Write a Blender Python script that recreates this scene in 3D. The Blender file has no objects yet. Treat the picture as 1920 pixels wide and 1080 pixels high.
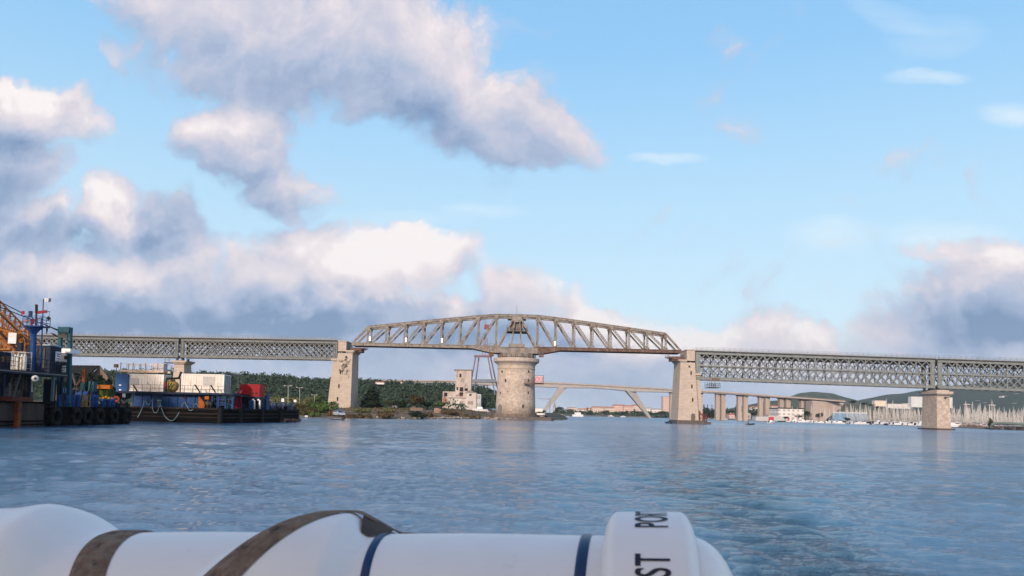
import bpy, bmesh, math, random
from mathutils import Vector, Matrix, noise
random.seed(7)
R = math.radians
# ------------------------------------------------------------------ camera
F = 1500.0; CX = 960.0; HC = 2.5
PITCH = R(3.5); ROLL = R(1.35)
HORIZ = 773.3                                  # height of the horizon at the middle column, in photo pixels
CY = HORIZ - F*math.tan(PITCH)/math.cos(ROLL)
_R0 = Vector((1,0,0)); _F0 = Vector((0,math.cos(PITCH),math.sin(PITCH))); _U0 = Vector((0,-math.sin(PITCH),math.cos(PITCH)))
CR = _R0*math.cos(ROLL)+_U0*math.sin(ROLL); CU = _U0*math.cos(ROLL)-_R0*math.sin(ROLL)
CAM = Vector((0,0,HC))
sc = bpy.context.scene
col = sc.collection
cd = bpy.data.cameras.new('camera'); cam = bpy.data.objects.new('camera', cd); col.objects.link(cam)
m = Matrix((( CR.x,CU.x,-_F0.x,0),(CR.y,CU.y,-_F0.y,0),(CR.z,CU.z,-_F0.z,0),(0,0,0,1)))
cam.matrix_world = Matrix.Translation(CAM) @ m
cd.sensor_width = 36; cd.lens = 36*F/1920; cd.shift_y = (CY-540)/1920
cd.clip_start = 0.05; cd.clip_end = 40000
cd.dof.use_dof = True; cd.dof.focus_distance = 250; cd.dof.aperture_fstop = 10
sc.camera = cam
def ray(px, py):
    d = CR*((px-CX)/F) + CU*(-(py-CY)/F) + _F0
    return d
def at(px, py, D):
    d = ray(px, py); return CAM + d*(D/d.y)
def sea(px, py):
    d = ray(px, py); return CAM + d*(-HC/d.z)
def mpp(D): return D/F
# ------------------------------------------------------------------ light
sc.view_settings.view_transform = 'Standard'; sc.view_settings.look = 'None'; sc.view_settings.gamma = 1
sc.view_settings.exposure = 0.70
SUN_EL = R(17); SUN_AZ = R(200)
sl = bpy.data.lights.new('sun', 'SUN'); sl.energy = 2.5; sl.angle = R(4); sl.color = (1.0,0.84,0.72)
so = bpy.data.objects.new('sun', sl); col.objects.link(so)
sd = Vector((math.sin(SUN_AZ)*math.cos(SUN_EL), math.cos(SUN_AZ)*math.cos(SUN_EL), math.sin(SUN_EL)))
so.rotation_euler = sd.to_track_quat('Z','Y').to_euler()

world = bpy.data.worlds.new('World'); sc.world = world; world.use_nodes = True; world.cycles.sampling_method='NONE'
wt = world.node_tree; wt.nodes.clear()
class NT:
    """tiny node-building helper"""
    def __init__(s, tree): s.t = tree
    def n(s, typ, **kw):
        x = s.t.nodes.new(typ)
        for k, v in kw.items(): setattr(x, k, v)
        return x
    def link(s, a, b): s.t.links.new(a, b)
    def put(s, sock, v):
        if hasattr(v, 'is_linked') or isinstance(v, bpy.types.NodeSocket): s.link(v, sock)
        else: sock.default_value = v
    def math(s, op, a, b=0.0, c=0.0, clamp=False):
        x = s.n('ShaderNodeMath', operation=op); x.use_clamp = clamp
        s.put(x.inputs[0], a); s.put(x.inputs[1], b)
        if op in ('MULTIPLY_ADD','SMOOTH_MIN'): s.put(x.inputs[2], c)
        return x.outputs[0]
    def vmath(s, op, a, b=None, scale=None):
        x = s.n('ShaderNodeVectorMath', operation=op); s.put(x.inputs[0], a)
        if b is not None: s.put(x.inputs[1], b)
        if scale is not None: s.put(x.inputs['Scale'], scale)
        return x.outputs['Value'] if op in ('LENGTH','DOT_PRODUCT','DISTANCE') else x.outputs[0]
    def noise(s, vec, scale, detail=4, rough=.5, color=False, dist=0.0, dim='3D'):
        x = s.n('ShaderNodeTexNoise'); x.noise_dimensions = dim
        if vec is not None: s.link(vec, x.inputs['Vector'])
        x.inputs['Scale'].default_value = scale; x.inputs['Detail'].default_value = detail
        x.inputs['Roughness'].default_value = rough; x.inputs['Distortion'].default_value = dist
        return x.outputs['Color'] if color else x.outputs[0]
    def mapr(s, v, a, b, c=0.0, d=1.0, smooth=False):
        x = s.n('ShaderNodeMapRange'); x.clamp = True
        if smooth: x.interpolation_type = 'SMOOTHSTEP'
        s.put(x.inputs[0], v)
        for i, q in enumerate((a,b,c,d)): s.put(x.inputs[i+1], q)
        return x.outputs[0]
    def mix(s, f, a, b, mode='MIX'):
        x = s.n('ShaderNodeMix', data_type='RGBA', blend_type=mode)
        s.put(x.inputs[0], f); s.put(x.inputs[6], a if not isinstance(a, tuple) else (*a,1)); s.put(x.inputs[7], b if not isinstance(b, tuple) else (*b,1))
        return x.outputs[2]
    def ramp(s, v, stops):
        x = s.n('ShaderNodeValToRGB'); s.put(x.inputs[0], v); e = x.color_ramp.elements
        while len(e) < len(stops): e.new(0.5)
        for i, (p, c) in enumerate(stops): e[i].position = p; e[i].color = (*c, 1)
        return x.outputs[0]
def uvpix(px, py):
    d = ray(px, py); return d.x/d.y, d.z/d.y
W_STR = 0.10
TILTS = (0, 20, -12)
def chain(q, vec, items, op, kx, ky):
    """sum or max of soft ellipses; the running value rides in the vector's z so that the nodes run one after another"""
    acc = 0.0
    for T in TILTS:
        sel = [i for i in items if min(TILTS, key=lambda k: abs(k-i[4])) == T]
        if not sel: continue
        th = R(T+1.3); ct, st = math.cos(th), -math.sin(th)      # image-down tilt is negative in u,v
        if T == 0: ct, st = 1.0, 0.0
        A = q.vmath('DOT_PRODUCT', vec, (ct, st, 0)); B = q.vmath('DOT_PRODUCT', vec, (-st, ct, 0))
        for (x,y,rx,ry,t,a) in sel:
            u0,v0 = uvpix(x,y)
            cb = q.n('ShaderNodeCombineXYZ'); q.link(A, cb.inputs[0]); q.link(B, cb.inputs[1]); q.put(cb.inputs[2], acc)
            d = q.vmath('SUBTRACT', cb.outputs[0], (u0*ct+v0*st, -u0*st+v0*ct, 0))
            d = q.vmath('MULTIPLY', d, (F/rx/kx, F/ry/ky, 0))
            s_ = q.mapr(q.vmath('DOT_PRODUCT', d, d), 0.0, 1.0, a, 0.0)
            acc = q.math(op, s_, acc)
    return acc
w = NT(wt)
tc = w.n('ShaderNodeTexCoord').outputs['Generated']
sep = w.n('ShaderNodeSeparateXYZ'); w.link(tc, sep.inputs[0])
yy = w.math('MAXIMUM', w.math('ABSOLUTE', sep.outputs[1]), 0.18)
cu = w.math('DIVIDE', sep.outputs[0], yy); cv = w.math('DIVIDE', sep.outputs[2], yy)
comb = w.n('ShaderNodeCombineXYZ'); w.link(cu, comb.inputs[0]); w.link(cv, comb.inputs[1])
P = comb.outputs[0]
# cloud body: cx, cy, rx, ry (photo pixels), tilt (deg, + = down to the right), amount
BODY = [
 (330,55,130,105,20,.95),(450,80,190,130,10,1.15),(620,60,220,140,5,1.1),(760,100,230,150,25,1.2),(880,180,190,110,30,1.1),(985,245,140,80,20,1.0),(1075,275,75,45,15,.75),(940,60,110,60,35,.4),
 (240,90,60,50,0,.55),
 (440,235,110,70,-10,1.1),(465,295,110,80,30,1.15),(530,365,95,65,30,.9),(590,395,55,40,25,.6),
 (20,215,160,60,5,1.1),(130,225,90,50,0,.7),(-10,320,95,78,10,1.2),
 (30,440,190,70,8,1.15),(190,405,85,75,0,1.1),(310,455,100,80,15,1.2),(150,500,300,90,5,1.05),(350,520,200,90,0,.95),
 (480,530,180,80,0,1.0),(640,510,160,70,-4,1.05),(780,500,130,75,-8,1.2),(835,475,60,50,0,.9),(560,590,420,70,2,1.1),(150,590,330,70,0,1.15),(880,600,200,50,0,.95),
 (1010,560,110,75,5,.95),(1100,600,130,60,5,.9),(1180,620,130,50,0,.85),(1320,660,150,50,0,.85),(1450,642,125,48,0,.9),(1560,652,130,48,0,.9),(1840,665,180,55,0,1.15),(1680,620,120,60,0,.9),(1800,600,130,70,-5,1.1),(1890,560,130,90,-5,1.25),(1850,500,120,32,-3,.7),
 (330,630,300,60,0,1.2),(600,640,300,60,0,1.2),(1000,640,160,60,0,1.1),(1150,660,300,50,0,1.1),(200,690,500,95,0,1.2),(700,700,400,90,0,1.1),(1150,710,400,80,0,1.05),(1600,700,420,75,0,1.05),(2000,700,300,110,0,1.1),
 (1340,80,75,35,15,.34),(1330,150,60,60,0,.2),(1430,238,60,26,-5,.28),(1725,315,66,40,5,.42),(1620,395,45,25,5,.26),(1355,380,30,18,0,.24),(1570,560,50,20,10,.3),
]
def build_density(name, full=True):
    g = bpy.data.node_groups.new(name, 'ShaderNodeTree')
    g.interface.new_socket('Vector', in_out='INPUT', socket_type='NodeSocketVector')
    g.interface.new_socket('Value', in_out='OUTPUT', socket_type='NodeSocketFloat')
    q = NT(g); gi = q.n('NodeGroupInput'); go = q.n('NodeGroupOutput')
    v = gi.outputs[0]
    wa = q.vmath('SUBTRACT', q.noise(v, 5.0, 5, .6, color=True, dim='2D'), (0.5,0.5,0.5))
    vw = q.vmath('ADD', v, q.vmath('SCALE', wa, scale=0.13))
    acc = chain(q, vw, BODY, 'MAXIMUM', 1.28, 1.28)
    f1 = q.noise(vw, 8.0, 5, .6, dim='2D'); 
    f2 = q.noise(vw, 30.0, 4, .65, dim='2D')
    d = q.math('ADD', acc, q.math('MULTIPLY', q.math('SUBTRACT', f1, 0.5), 1.55))
    d = q.math('ADD', d, q.math('MULTIPLY', q.math('SUBTRACT', f2, 0.5), 0.45))
    q.link(d, go.inputs[0])
    return g
gd = build_density('cloud_density')
def dens(vec):
    x = w.n('ShaderNodeGroup'); x.node_tree = gd; w.link(vec, x.inputs[0]); return x.outputs[0]
d0 = dens(P)
d1 = dens(w.vmath('ADD', P, (0.012, 0.030, 0.0)))
alpha = w.mapr(d0, 0.18, 0.78, 0, 1, smooth=True)
# shade: thick cloud with nothing thinner above it is dark, edges towards the light are bright
lit = w.math('MULTIPLY', w.math('SUBTRACT', d0, d1), 1.1)
SH = [(330,430,85,55,1.2),(80,450,150,38,1.0),(0,310,110,70,1.15),(900,250,260,60,.25),(560,360,100,70,.5),(460,150,230,60,.2),
      (250,585,420,55,.85),(600,625,430,48,1.15),(870,500,40,50,.7),(60,600,260,60,.75),(1840,590,170,55,.9),(1900,640,200,60,.7),(760,190,250,60,.15),(200,700,600,60,.2),(780,690,130,30,.5),(1150,700,300,25,.45),(1150,760,500,45,.45),(960,635,150,30,.9),(1500,760,500,40,.2),
      (190,400,75,50,-.95),(640,520,130,60,-.75),(780,490,130,80,-1.25),(230,490,130,40,-.6),(420,230,80,45,-.6),(430,540,130,50,-.45),(620,60,140,80,-.3),(880,90,140,60,-.3),(1040,560,120,50,-.5),(1450,650,220,40,-.6),(1190,620,110,40,-.55),(1330,640,110,40,-.5),(40,210,150,40,-.5),(150,520,190,35,-.5),(1730,640,120,35,-.3),(850,720,110,22,-.7),(150,640,500,24,-.5),(1870,500,140,30,-.35)]
ws = w.vmath('ADD', P, w.vmath('SCALE', w.vmath('SUBTRACT', w.noise(P, 7.0, 5, .6, color=True, dim='2D'), (.5,.5,.5)), scale=0.10))
shade = chain(w, ws, [(x,y,rx,ry,0,a) for (x,y,rx,ry,a) in SH], 'ADD', 1.3, 1.3)
sn = w.noise(ws, 6.0, 6, .55, dim='2D')
tone = w.math('ADD', w.math('SUBTRACT', w.math('SUBTRACT', 0.50, w.math('MULTIPLY', shade, 0.34)), w.math('MULTIPLY', w.math('SUBTRACT', sn, .5), -0.36)), w.math('MULTIPLY', lit, 0.40))
SG = 2**0.66
def lin(r,g,b):
    f = lambda c: ((c/255+0.055)/1.055)**2.4 if c > 10 else c/255/12.92
    return (f(r), f(g), f(b))
def skyc(r,g,b): return tuple(c/SG/W_STR for c in lin(r,g,b))
ccol = w.ramp(tone, [(0.0,(0,0,0)),(0.15,(0,0,0)),(0.4,(0,0,0)),(0.6,(0,0,0)),(0.85,(0,0,0)),(1.0,(0,0,0))])
rampn = [n for n in wt.nodes if n.bl_idname=='ShaderNodeValToRGB'][-1]
cs = [lin(112,141,180), lin(140,162,196), lin(176,188,214), lin(206,205,220), lin(238,227,230), lin(255,246,244)]
for i,e in enumerate(rampn.color_ramp.elements): e.color=(*cs[i],1)
ccol = w.vmath('SCALE', ccol, scale=1/SG/W_STR)
skyt = w.n('ShaderNodeTexSky', sky_type='NISHITA'); skyt.sun_disc=False; skyt.sun_elevation=SUN_EL; skyt.sun_rotation=SUN_AZ
skyt.air_density=1.0; skyt.dust_density=0.6; skyt.ozone_density=1.0
# measured colour of the clear sky by height, laid over the physical one
el = w.math('MAXIMUM', sep.outputs[2], 0.0)
clear = w.ramp(el, [(0.0, lin(196,222,240)),(0.12,lin(208,238,255)),(0.26,lin(186,228,255)),(0.42,lin(148,207,253)),(1.0,lin(80,140,215))])
clear = w.vmath('SCALE', clear, scale=1/SG/W_STR)
base = w.mix(0.85, skyt.outputs[0], clear)
# high thin wisps on the right
CI = [(1735,142,80,14,8,.8),(1690,40,110,26,22,.30),(1760,70,90,36,-30,.25),(1255,296,70,11,3,.6),(1900,215,60,22,5,.6),(1780,448,120,30,0,.5),(1560,440,90,34,0,.4),(900,395,90,12,0,.35),(760,410,150,14,0,.3)]
wc = w.vmath('ADD', P, w.vmath('SCALE', w.vmath('SUBTRACT', w.noise(P, 14.0, 4, .6, color=True, dim='2D'), (.5,.5,.5)), scale=0.022))
cir = chain(w, wc, CI, 'MAXIMUM', 1.2, 1.3)
stre = w.n('ShaderNodeMapping'); w.link(P, stre.inputs[0]); stre.inputs[3].default_value=(3,22,1); stre.inputs[2].default_value=(0,0,R(4))
cir = w.math('MULTIPLY', cir, w.mapr(w.noise(stre.outputs[0], 2.0, 5, .6, dim='2D'), .25,.7,.25,1.0))
base = w.mix(cir, base, skyc(244,252,255))
final = w.mix(w.math('MULTIPLY', alpha, 0.96), base, ccol)
hz = w.mapr(sep.outputs[2], 0.0, 0.085, 0.62, 0.0, smooth=True)
final = w.mix(hz, final, skyc(200,210,228))
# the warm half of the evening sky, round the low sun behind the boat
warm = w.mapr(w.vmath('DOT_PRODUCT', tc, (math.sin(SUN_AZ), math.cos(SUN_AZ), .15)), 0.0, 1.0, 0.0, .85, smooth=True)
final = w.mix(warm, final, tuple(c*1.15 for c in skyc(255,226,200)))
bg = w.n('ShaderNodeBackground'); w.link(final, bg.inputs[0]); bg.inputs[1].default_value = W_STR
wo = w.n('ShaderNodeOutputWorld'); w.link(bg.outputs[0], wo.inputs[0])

# ------------------------------------------------------------------ materials
MATS = {}
def mat(name, c1, c2=None, scale=1.0, rough=.7, metal=0.0, kind='noise', bump=0.0, c3=None, amt3=0.0, spec=.4, bs=None, coat=0.0):
    """procedural surface: c1/c2 mottled by noise, c3 = stains or rust with their own outline"""
    if name in MATS: return MATS[name]
    mm = bpy.data.materials.new(name); mm.use_nodes = True
    t = mm.node_tree; t.nodes.clear(); q = NT(t)
    ob = q.n('ShaderNodeTexCoord').outputs['Object']
    c2 = c2 or tuple(v*.8 for v in c1)
    bsock = None
    if kind == 'brick':
        s = q.n('ShaderNodeSeparateXYZ'); q.link(ob, s.inputs[0])
        cb = q.n('ShaderNodeCombineXYZ'); q.link(q.math('ADD', s.outputs[0], s.outputs[1]), cb.inputs[0]); q.link(s.outputs[2], cb.inputs[1])
        b = q.n('ShaderNodeTexBrick'); q.link(cb.outputs[0], b.inputs[0])
        b.inputs['Color1'].default_value = (*c1,1); b.inputs['Color2'].default_value = (*c2,1); b.inputs['Mortar'].default_value = (*[v*.66 for v in c1],1)
        b.inputs['Scale'].default_value = scale; b.inputs['Mortar Size'].default_value = .03; b.inputs['Brick Width'].default_value = .9; b.inputs['Row Height'].default_value=.42; b.inputs['Bias'].default_value = -.2
        colr = q.mix(q.mapr(q.noise(ob, .35, 5, .65), .3, .7, 0, .45), b.outputs[0], tuple(v*.72 for v in c2))
        bsock = b.outputs[1]
    elif kind == 'rubble':
        v = q.n('ShaderNodeTexVoronoi'); q.link(ob, v.inputs[0]); v.inputs['Scale'].default_value = scale
        colr = q.mix(q.mapr(v.outputs['Color'], .1, .9), c1, c2)
        colr = q.mix(q.mapr(v.outputs['Distance'], .35, .75, 0, .45), colr, tuple(x*.5 for x in c2))
        colr = q.mix(q.mapr(q.noise(ob, .4, 4, .6), .35, .7, 0, .5), colr, tuple(x*.8 for x in c2))
        bsock = v.outputs['Distance']
    elif kind == 'streak':
        mp = q.n('ShaderNodeMapping'); q.link(ob, mp.inputs[0]); mp.inputs[3].default_value = (1,1,.12)
        n1 = q.noise(mp.outputs[0], scale, 5, .65)
        colr = q.mix(q.mapr(n1, .38, .62), c1, c2); bsock = n1
    elif kind == 'corrugated':
        s = q.n('ShaderNodeSeparateXYZ'); q.link(ob, s.inputs[0])
        wv = q.math('SINE', q.math('MULTIPLY', q.math('ADD', s.outputs[0], s.outputs[1]), scale))
        colr = q.mix(q.mapr(q.noise(ob, 1.3, 5, .6), .4, .65, 0, 1), c1, c2); bsock = wv
    else:
        n1 = q.noise(ob, scale, 5, .6)
        colr = q.mix(q.mapr(n1, .35, .65), c1, c2); bsock = n1
    if c3:
        mp = q.n('ShaderNodeMapping'); q.link(ob, mp.inputs[0]); mp.inputs[3].default_value = (1,1,.3)
        n2 = q.noise(mp.outputs[0], (bs or scale*1.7), 6, .7)
        colr = q.mix(q.mapr(n2, .62-amt3*.3, .68-amt3*.3+.05), colr, c3)
    p = q.n('ShaderNodeBsdfPrincipled'); q.put(p.inputs['Base Color'], colr)
    p.inputs['Roughness'].default_value = rough; p.inputs['Metallic'].default_value = metal
    p.inputs['Specular IOR Level'].default_value = spec; p.inputs['Coat Weight'].default_value = coat
    if bump:
        bn = q.n('ShaderNodeBump'); bn.inputs['Strength'].default_value = bump; bn.inputs['Distance'].default_value = .05
        q.link(bsock, bn.inputs['Height']); q.link(bn.outputs[0], p.inputs['Normal'])
    o = q.n('ShaderNodeOutputMaterial'); q.link(p.outputs[0], o.inputs[0])
    MATS[name] = mm; return mm

# ------------------------------------------------------------------ mesh builder (everything in world metres)
class MB:
    def __init__(s): s.v = []; s.f = []; s.sm = []
    def add(s, vs, fs, smooth=False):
        b = len(s.v); s.v += [tuple(x) for x in vs]; s.f += [tuple(i+b for i in f) for f in fs]; s.sm += [smooth]*len(fs); return s
    def box(s, c, size, yaw=0.0, M=None, taper=1.0):
        hx, hy, hz = size[0]/2, size[1]/2, size[2]/2
        pts = []
        for z, k in ((-hz,1.0),(hz,taper)):
            for x, y in ((-hx,-hy),(hx,-hy),(hx,hy),(-hx,hy)): pts.append(Vector((x*k,y*k,z)))
        M = M or Matrix.Rotation(yaw, 3, 'Z')
        c = Vector(c)
        return s.add([M@p+c for p in pts], [(3,2,1,0),(4,5,6,7),(0,1,5,4),(1,2,6,5),(2,3,7,6),(3,0,4,7)])
    def bar(s, a, b, w, h=None, up=(0,0,1)):
        a = Vector(a); b = Vector(b); h = h or w; d = b-a; L = d.length
        if L < 1e-6: return s
        d.normalize(); up = Vector(up)
        if abs(d.dot(up)) > .98: up = Vector((0,1,0))
        x = d.cross(up).normalized(); z = x.cross(d).normalized()
        pts = []
        for e in (a, b):
            for i, j in ((-1,-1),(1,-1),(1,1),(-1,1)): pts.append(e + x*(i*w/2) + z*(j*h/2))
        return s.add(pts, [(3,2,1,0),(4,5,6,7),(0,1,5,4),(1,2,6,5),(2,3,7,6),(3,0,4,7)])
    def tube(s, pts, r, n=8, r2=None, cap=True):
        pts = [Vector(p) for p in pts]; rings = []; m_ = len(pts)
        for i, p in enumerate(pts):
            d = (pts[min(i+1,m_-1)]-pts[max(i-1,0)]).normalized()
            up = Vector((0,0,1)) if abs(d.z) < .9 else Vector((0,1,0))
            x = d.cross(up).normalized(); y = x.cross(d)
            rr = r if r2 is None else r+(r2-r)*i/(m_-1)
            rings.append([p + (x*math.cos(2*math.pi*k/n)+y*math.sin(2*math.pi*k/n))*rr for k in range(n)])
        vs = [v for rg in rings for v in rg]; fs = []
        for i in range(m_-1):
            for k in range(n): fs.append((i*n+k, i*n+(k+1)%n, (i+1)*n+(k+1)%n, (i+1)*n+k))
        if cap: fs += [tuple(range(n-1,-1,-1)), tuple((m_-1)*n+k for k in range(n))]
        return s.add(vs, fs, True)
    def lathe(s, c, prof, n=32, smooth=True):
        c = Vector(c); vs = []; fs = []
        for r, z in prof:
            for k in range(n): a = 2*math.pi*k/n; vs.append(c+Vector((r*math.cos(a), r*math.sin(a), z)))
        for i in range(len(prof)-1):
            for k in range(n): fs.append((i*n+k, i*n+(k+1)%n, (i+1)*n+(k+1)%n, (i+1)*n+k))
        fs += [tuple(range(n-1,-1,-1)), tuple((len(prof)-1)*n+k for k in range(n))]
        return s.add(vs, fs, smooth)
    def prism(s, poly, z0, z1, top=None):
        n = len(poly); top = top or poly
        vs = [(x,y,z0) for x,y in poly]+[(x,y,z1) for x,y in top]
        fs = [tuple(range(n-1,-1,-1)), tuple(range(n,2*n))]+[(k,(k+1)%n,n+(k+1)%n,n+k) for k in range(n)]
        return s.add(vs, fs)
    def slab(s, pts, y0, y1):
        """polygon given in x,z, extruded along y"""
        n = len(pts)
        vs = [(x,y0,z) for x,z in pts]+[(x,y1,z) for x,z in pts]
        fs = [tuple(range(n)), tuple(range(2*n-1,n-1,-1))]+[(k,n+k,n+(k+1)%n,(k+1)%n) for k in range(n)]
        return s.add(vs, fs)
    def quadpanel(s, c, w, h, t=.05): return s.box(c, (w,t,h))
    def build(s, name, m_, parent=None, recalc=True):
        off = Vector((0,0,0)); p = parent
        while p is not None: off += p.location; p = p.parent
        me = bpy.data.meshes.new(name); me.from_pydata([tuple(Vector(v)-off) for v in s.v], [], s.f)
        if recalc and len(s.f) < 60000:
            bm = bmesh.new(); bm.from_mesh(me); bmesh.ops.recalc_face_normals(bm, faces=bm.faces); bm.to_mesh(me); bm.free()
        me.polygons.foreach_set('use_smooth', s.sm)
        me.materials.append(m_); me.update()
        o = bpy.data.objects.new(name, me); col.objects.link(o)
        if parent: o.parent = parent
        return o
def thing(name, label, cat, loc=(0,0,0), group=None):
    o = bpy.data.objects.new(name, None); col.objects.link(o); o.location = loc; o.empty_display_size = .2
    o['label'] = label; o['category'] = cat
    if group: o['group'] = group
    return o
def tag(o, label, cat, group=None, kind=None):
    if kind == 'structure': o['kind'] = kind; return o
    o['label'] = label; o['category'] = cat
    if group: o['group'] = group
    if kind: o['kind'] = kind
    return o
def center(o):
    """move a single-mesh thing's origin to the foot of its mesh"""
    me = o.data; n = len(me.vertices)
    if not n: return o
    mn = Vector((min(v.co.x for v in me.vertices)+max(v.co.x for v in me.vertices), min(v.co.y for v in me.vertices)+max(v.co.y for v in me.vertices), 2*min(v.co.z for v in me.vertices)))/2
    me.transform(Matrix.Translation(-mn)); o.location = mn; return o
def dup(src, loc, label=None, rz=0.0, sc_=1.0, group=None):
    r = src.copy(); col.objects.link(r); r.location = loc; r.rotation_euler = (0,0,rz); r.scale = (sc_,)*3
    if label: r['label'] = label
    if group: r['group'] = group
    for ch in list(src.children):
        c = ch.copy(); col.objects.link(c); c.parent = r
        for g in list(ch.children):
            d = g.copy(); col.objects.link(d); d.parent = c
    return r
def pbox(mb, x0, x1, y0, y1, D, depth=2.0, dz0=None):
    """box whose front face fills the given patch of the photo when it stands D metres away"""
    a = at((x0+x1)/2, y1, D); b = at((x0+x1)/2, y0, D)
    wd = (x1-x0)*mpp(D); z0 = a.z if dz0 is None else dz0
    mb.box((a.x, D+depth/2, (z0+b.z)/2), (wd, depth, b.z-z0)); return mb
def zpix(px, py, D): return at(px, py, D).z
def xpix(px, py, D): return at(px, py, D).x

# shared paints and stones
STONE  = mat('pier_stone', (.52,.44,.37), (.43,.36,.30), .8, .85, kind='brick', bump=.5, c3=(.22,.18,.15), amt3=.12, bs=.5)
RUBBLE = mat('pier_rubble', (.55,.47,.40), (.42,.34,.28), 1.15, .85, kind='rubble', bump=.5)
STONEP = mat('dressed_stone', (.47,.40,.34), (.38,.31,.26), .8, .8, bump=.2, c3=(.20,.16,.13), amt3=.1)
WETST  = mat('wet_stone', (.10,.08,.07), (.05,.045,.04), 1.5, .5, bump=.3)
DARK   = mat('opening_dark', (.012,.011,.010), (.02,.018,.015), 2, .9)
GREYDK = mat('span_shade_steel', (.045,.048,.05), (.03,.032,.035), .9, .7)  # steel darkened to carry the shade inside the lattice spans
GREYST = mat('grey_green_steel', (.135,.147,.15), (.085,.095,.10), .9, .55, .2, c3=(.15,.11,.09), amt3=.05, bs=2.5)
GREYS2 = mat('pale_grey_steel', (.235,.255,.25), (.165,.18,.185), .9, .55, .2, c3=(.17,.13,.1), amt3=.05, bs=2.5)
DECKD  = mat('deck_dark', (.05,.048,.045), (.03,.03,.03), 1.0, .8)
RAILM  = mat('rail_grey', (.22,.23,.24), (.16,.17,.18), 1.0, .6)
SWST   = mat('weathered_truss_steel', (.27,.245,.22), (.14,.125,.11), .9, .65, .1, kind='noise', c3=(.11,.055,.038), amt3=.28, bs=1.3, bump=.1)
SWRUST = mat('rusty_truss_steel', (.16,.095,.07), (.075,.045,.037), 1.0, .75, .1, c3=(.26,.21,.18), amt3=.10, bs=1.1, bump=.1)
WHITEP = mat('white_paint', (.75,.73,.72), (.66,.64,.62), .8, .5, c3=(.35,.25,.18), amt3=.02)
CONC   = mat('highway_concrete', (.42,.35,.30), (.33,.27,.235), .12, .85, kind='streak', bump=.1)
CONCG  = mat('grey_concrete', (.38,.36,.35), (.30,.29,.285), .3, .85)
ASPH   = mat('asphalt', (.05,.05,.05), (.04,.04,.04), 1, .9)

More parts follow.
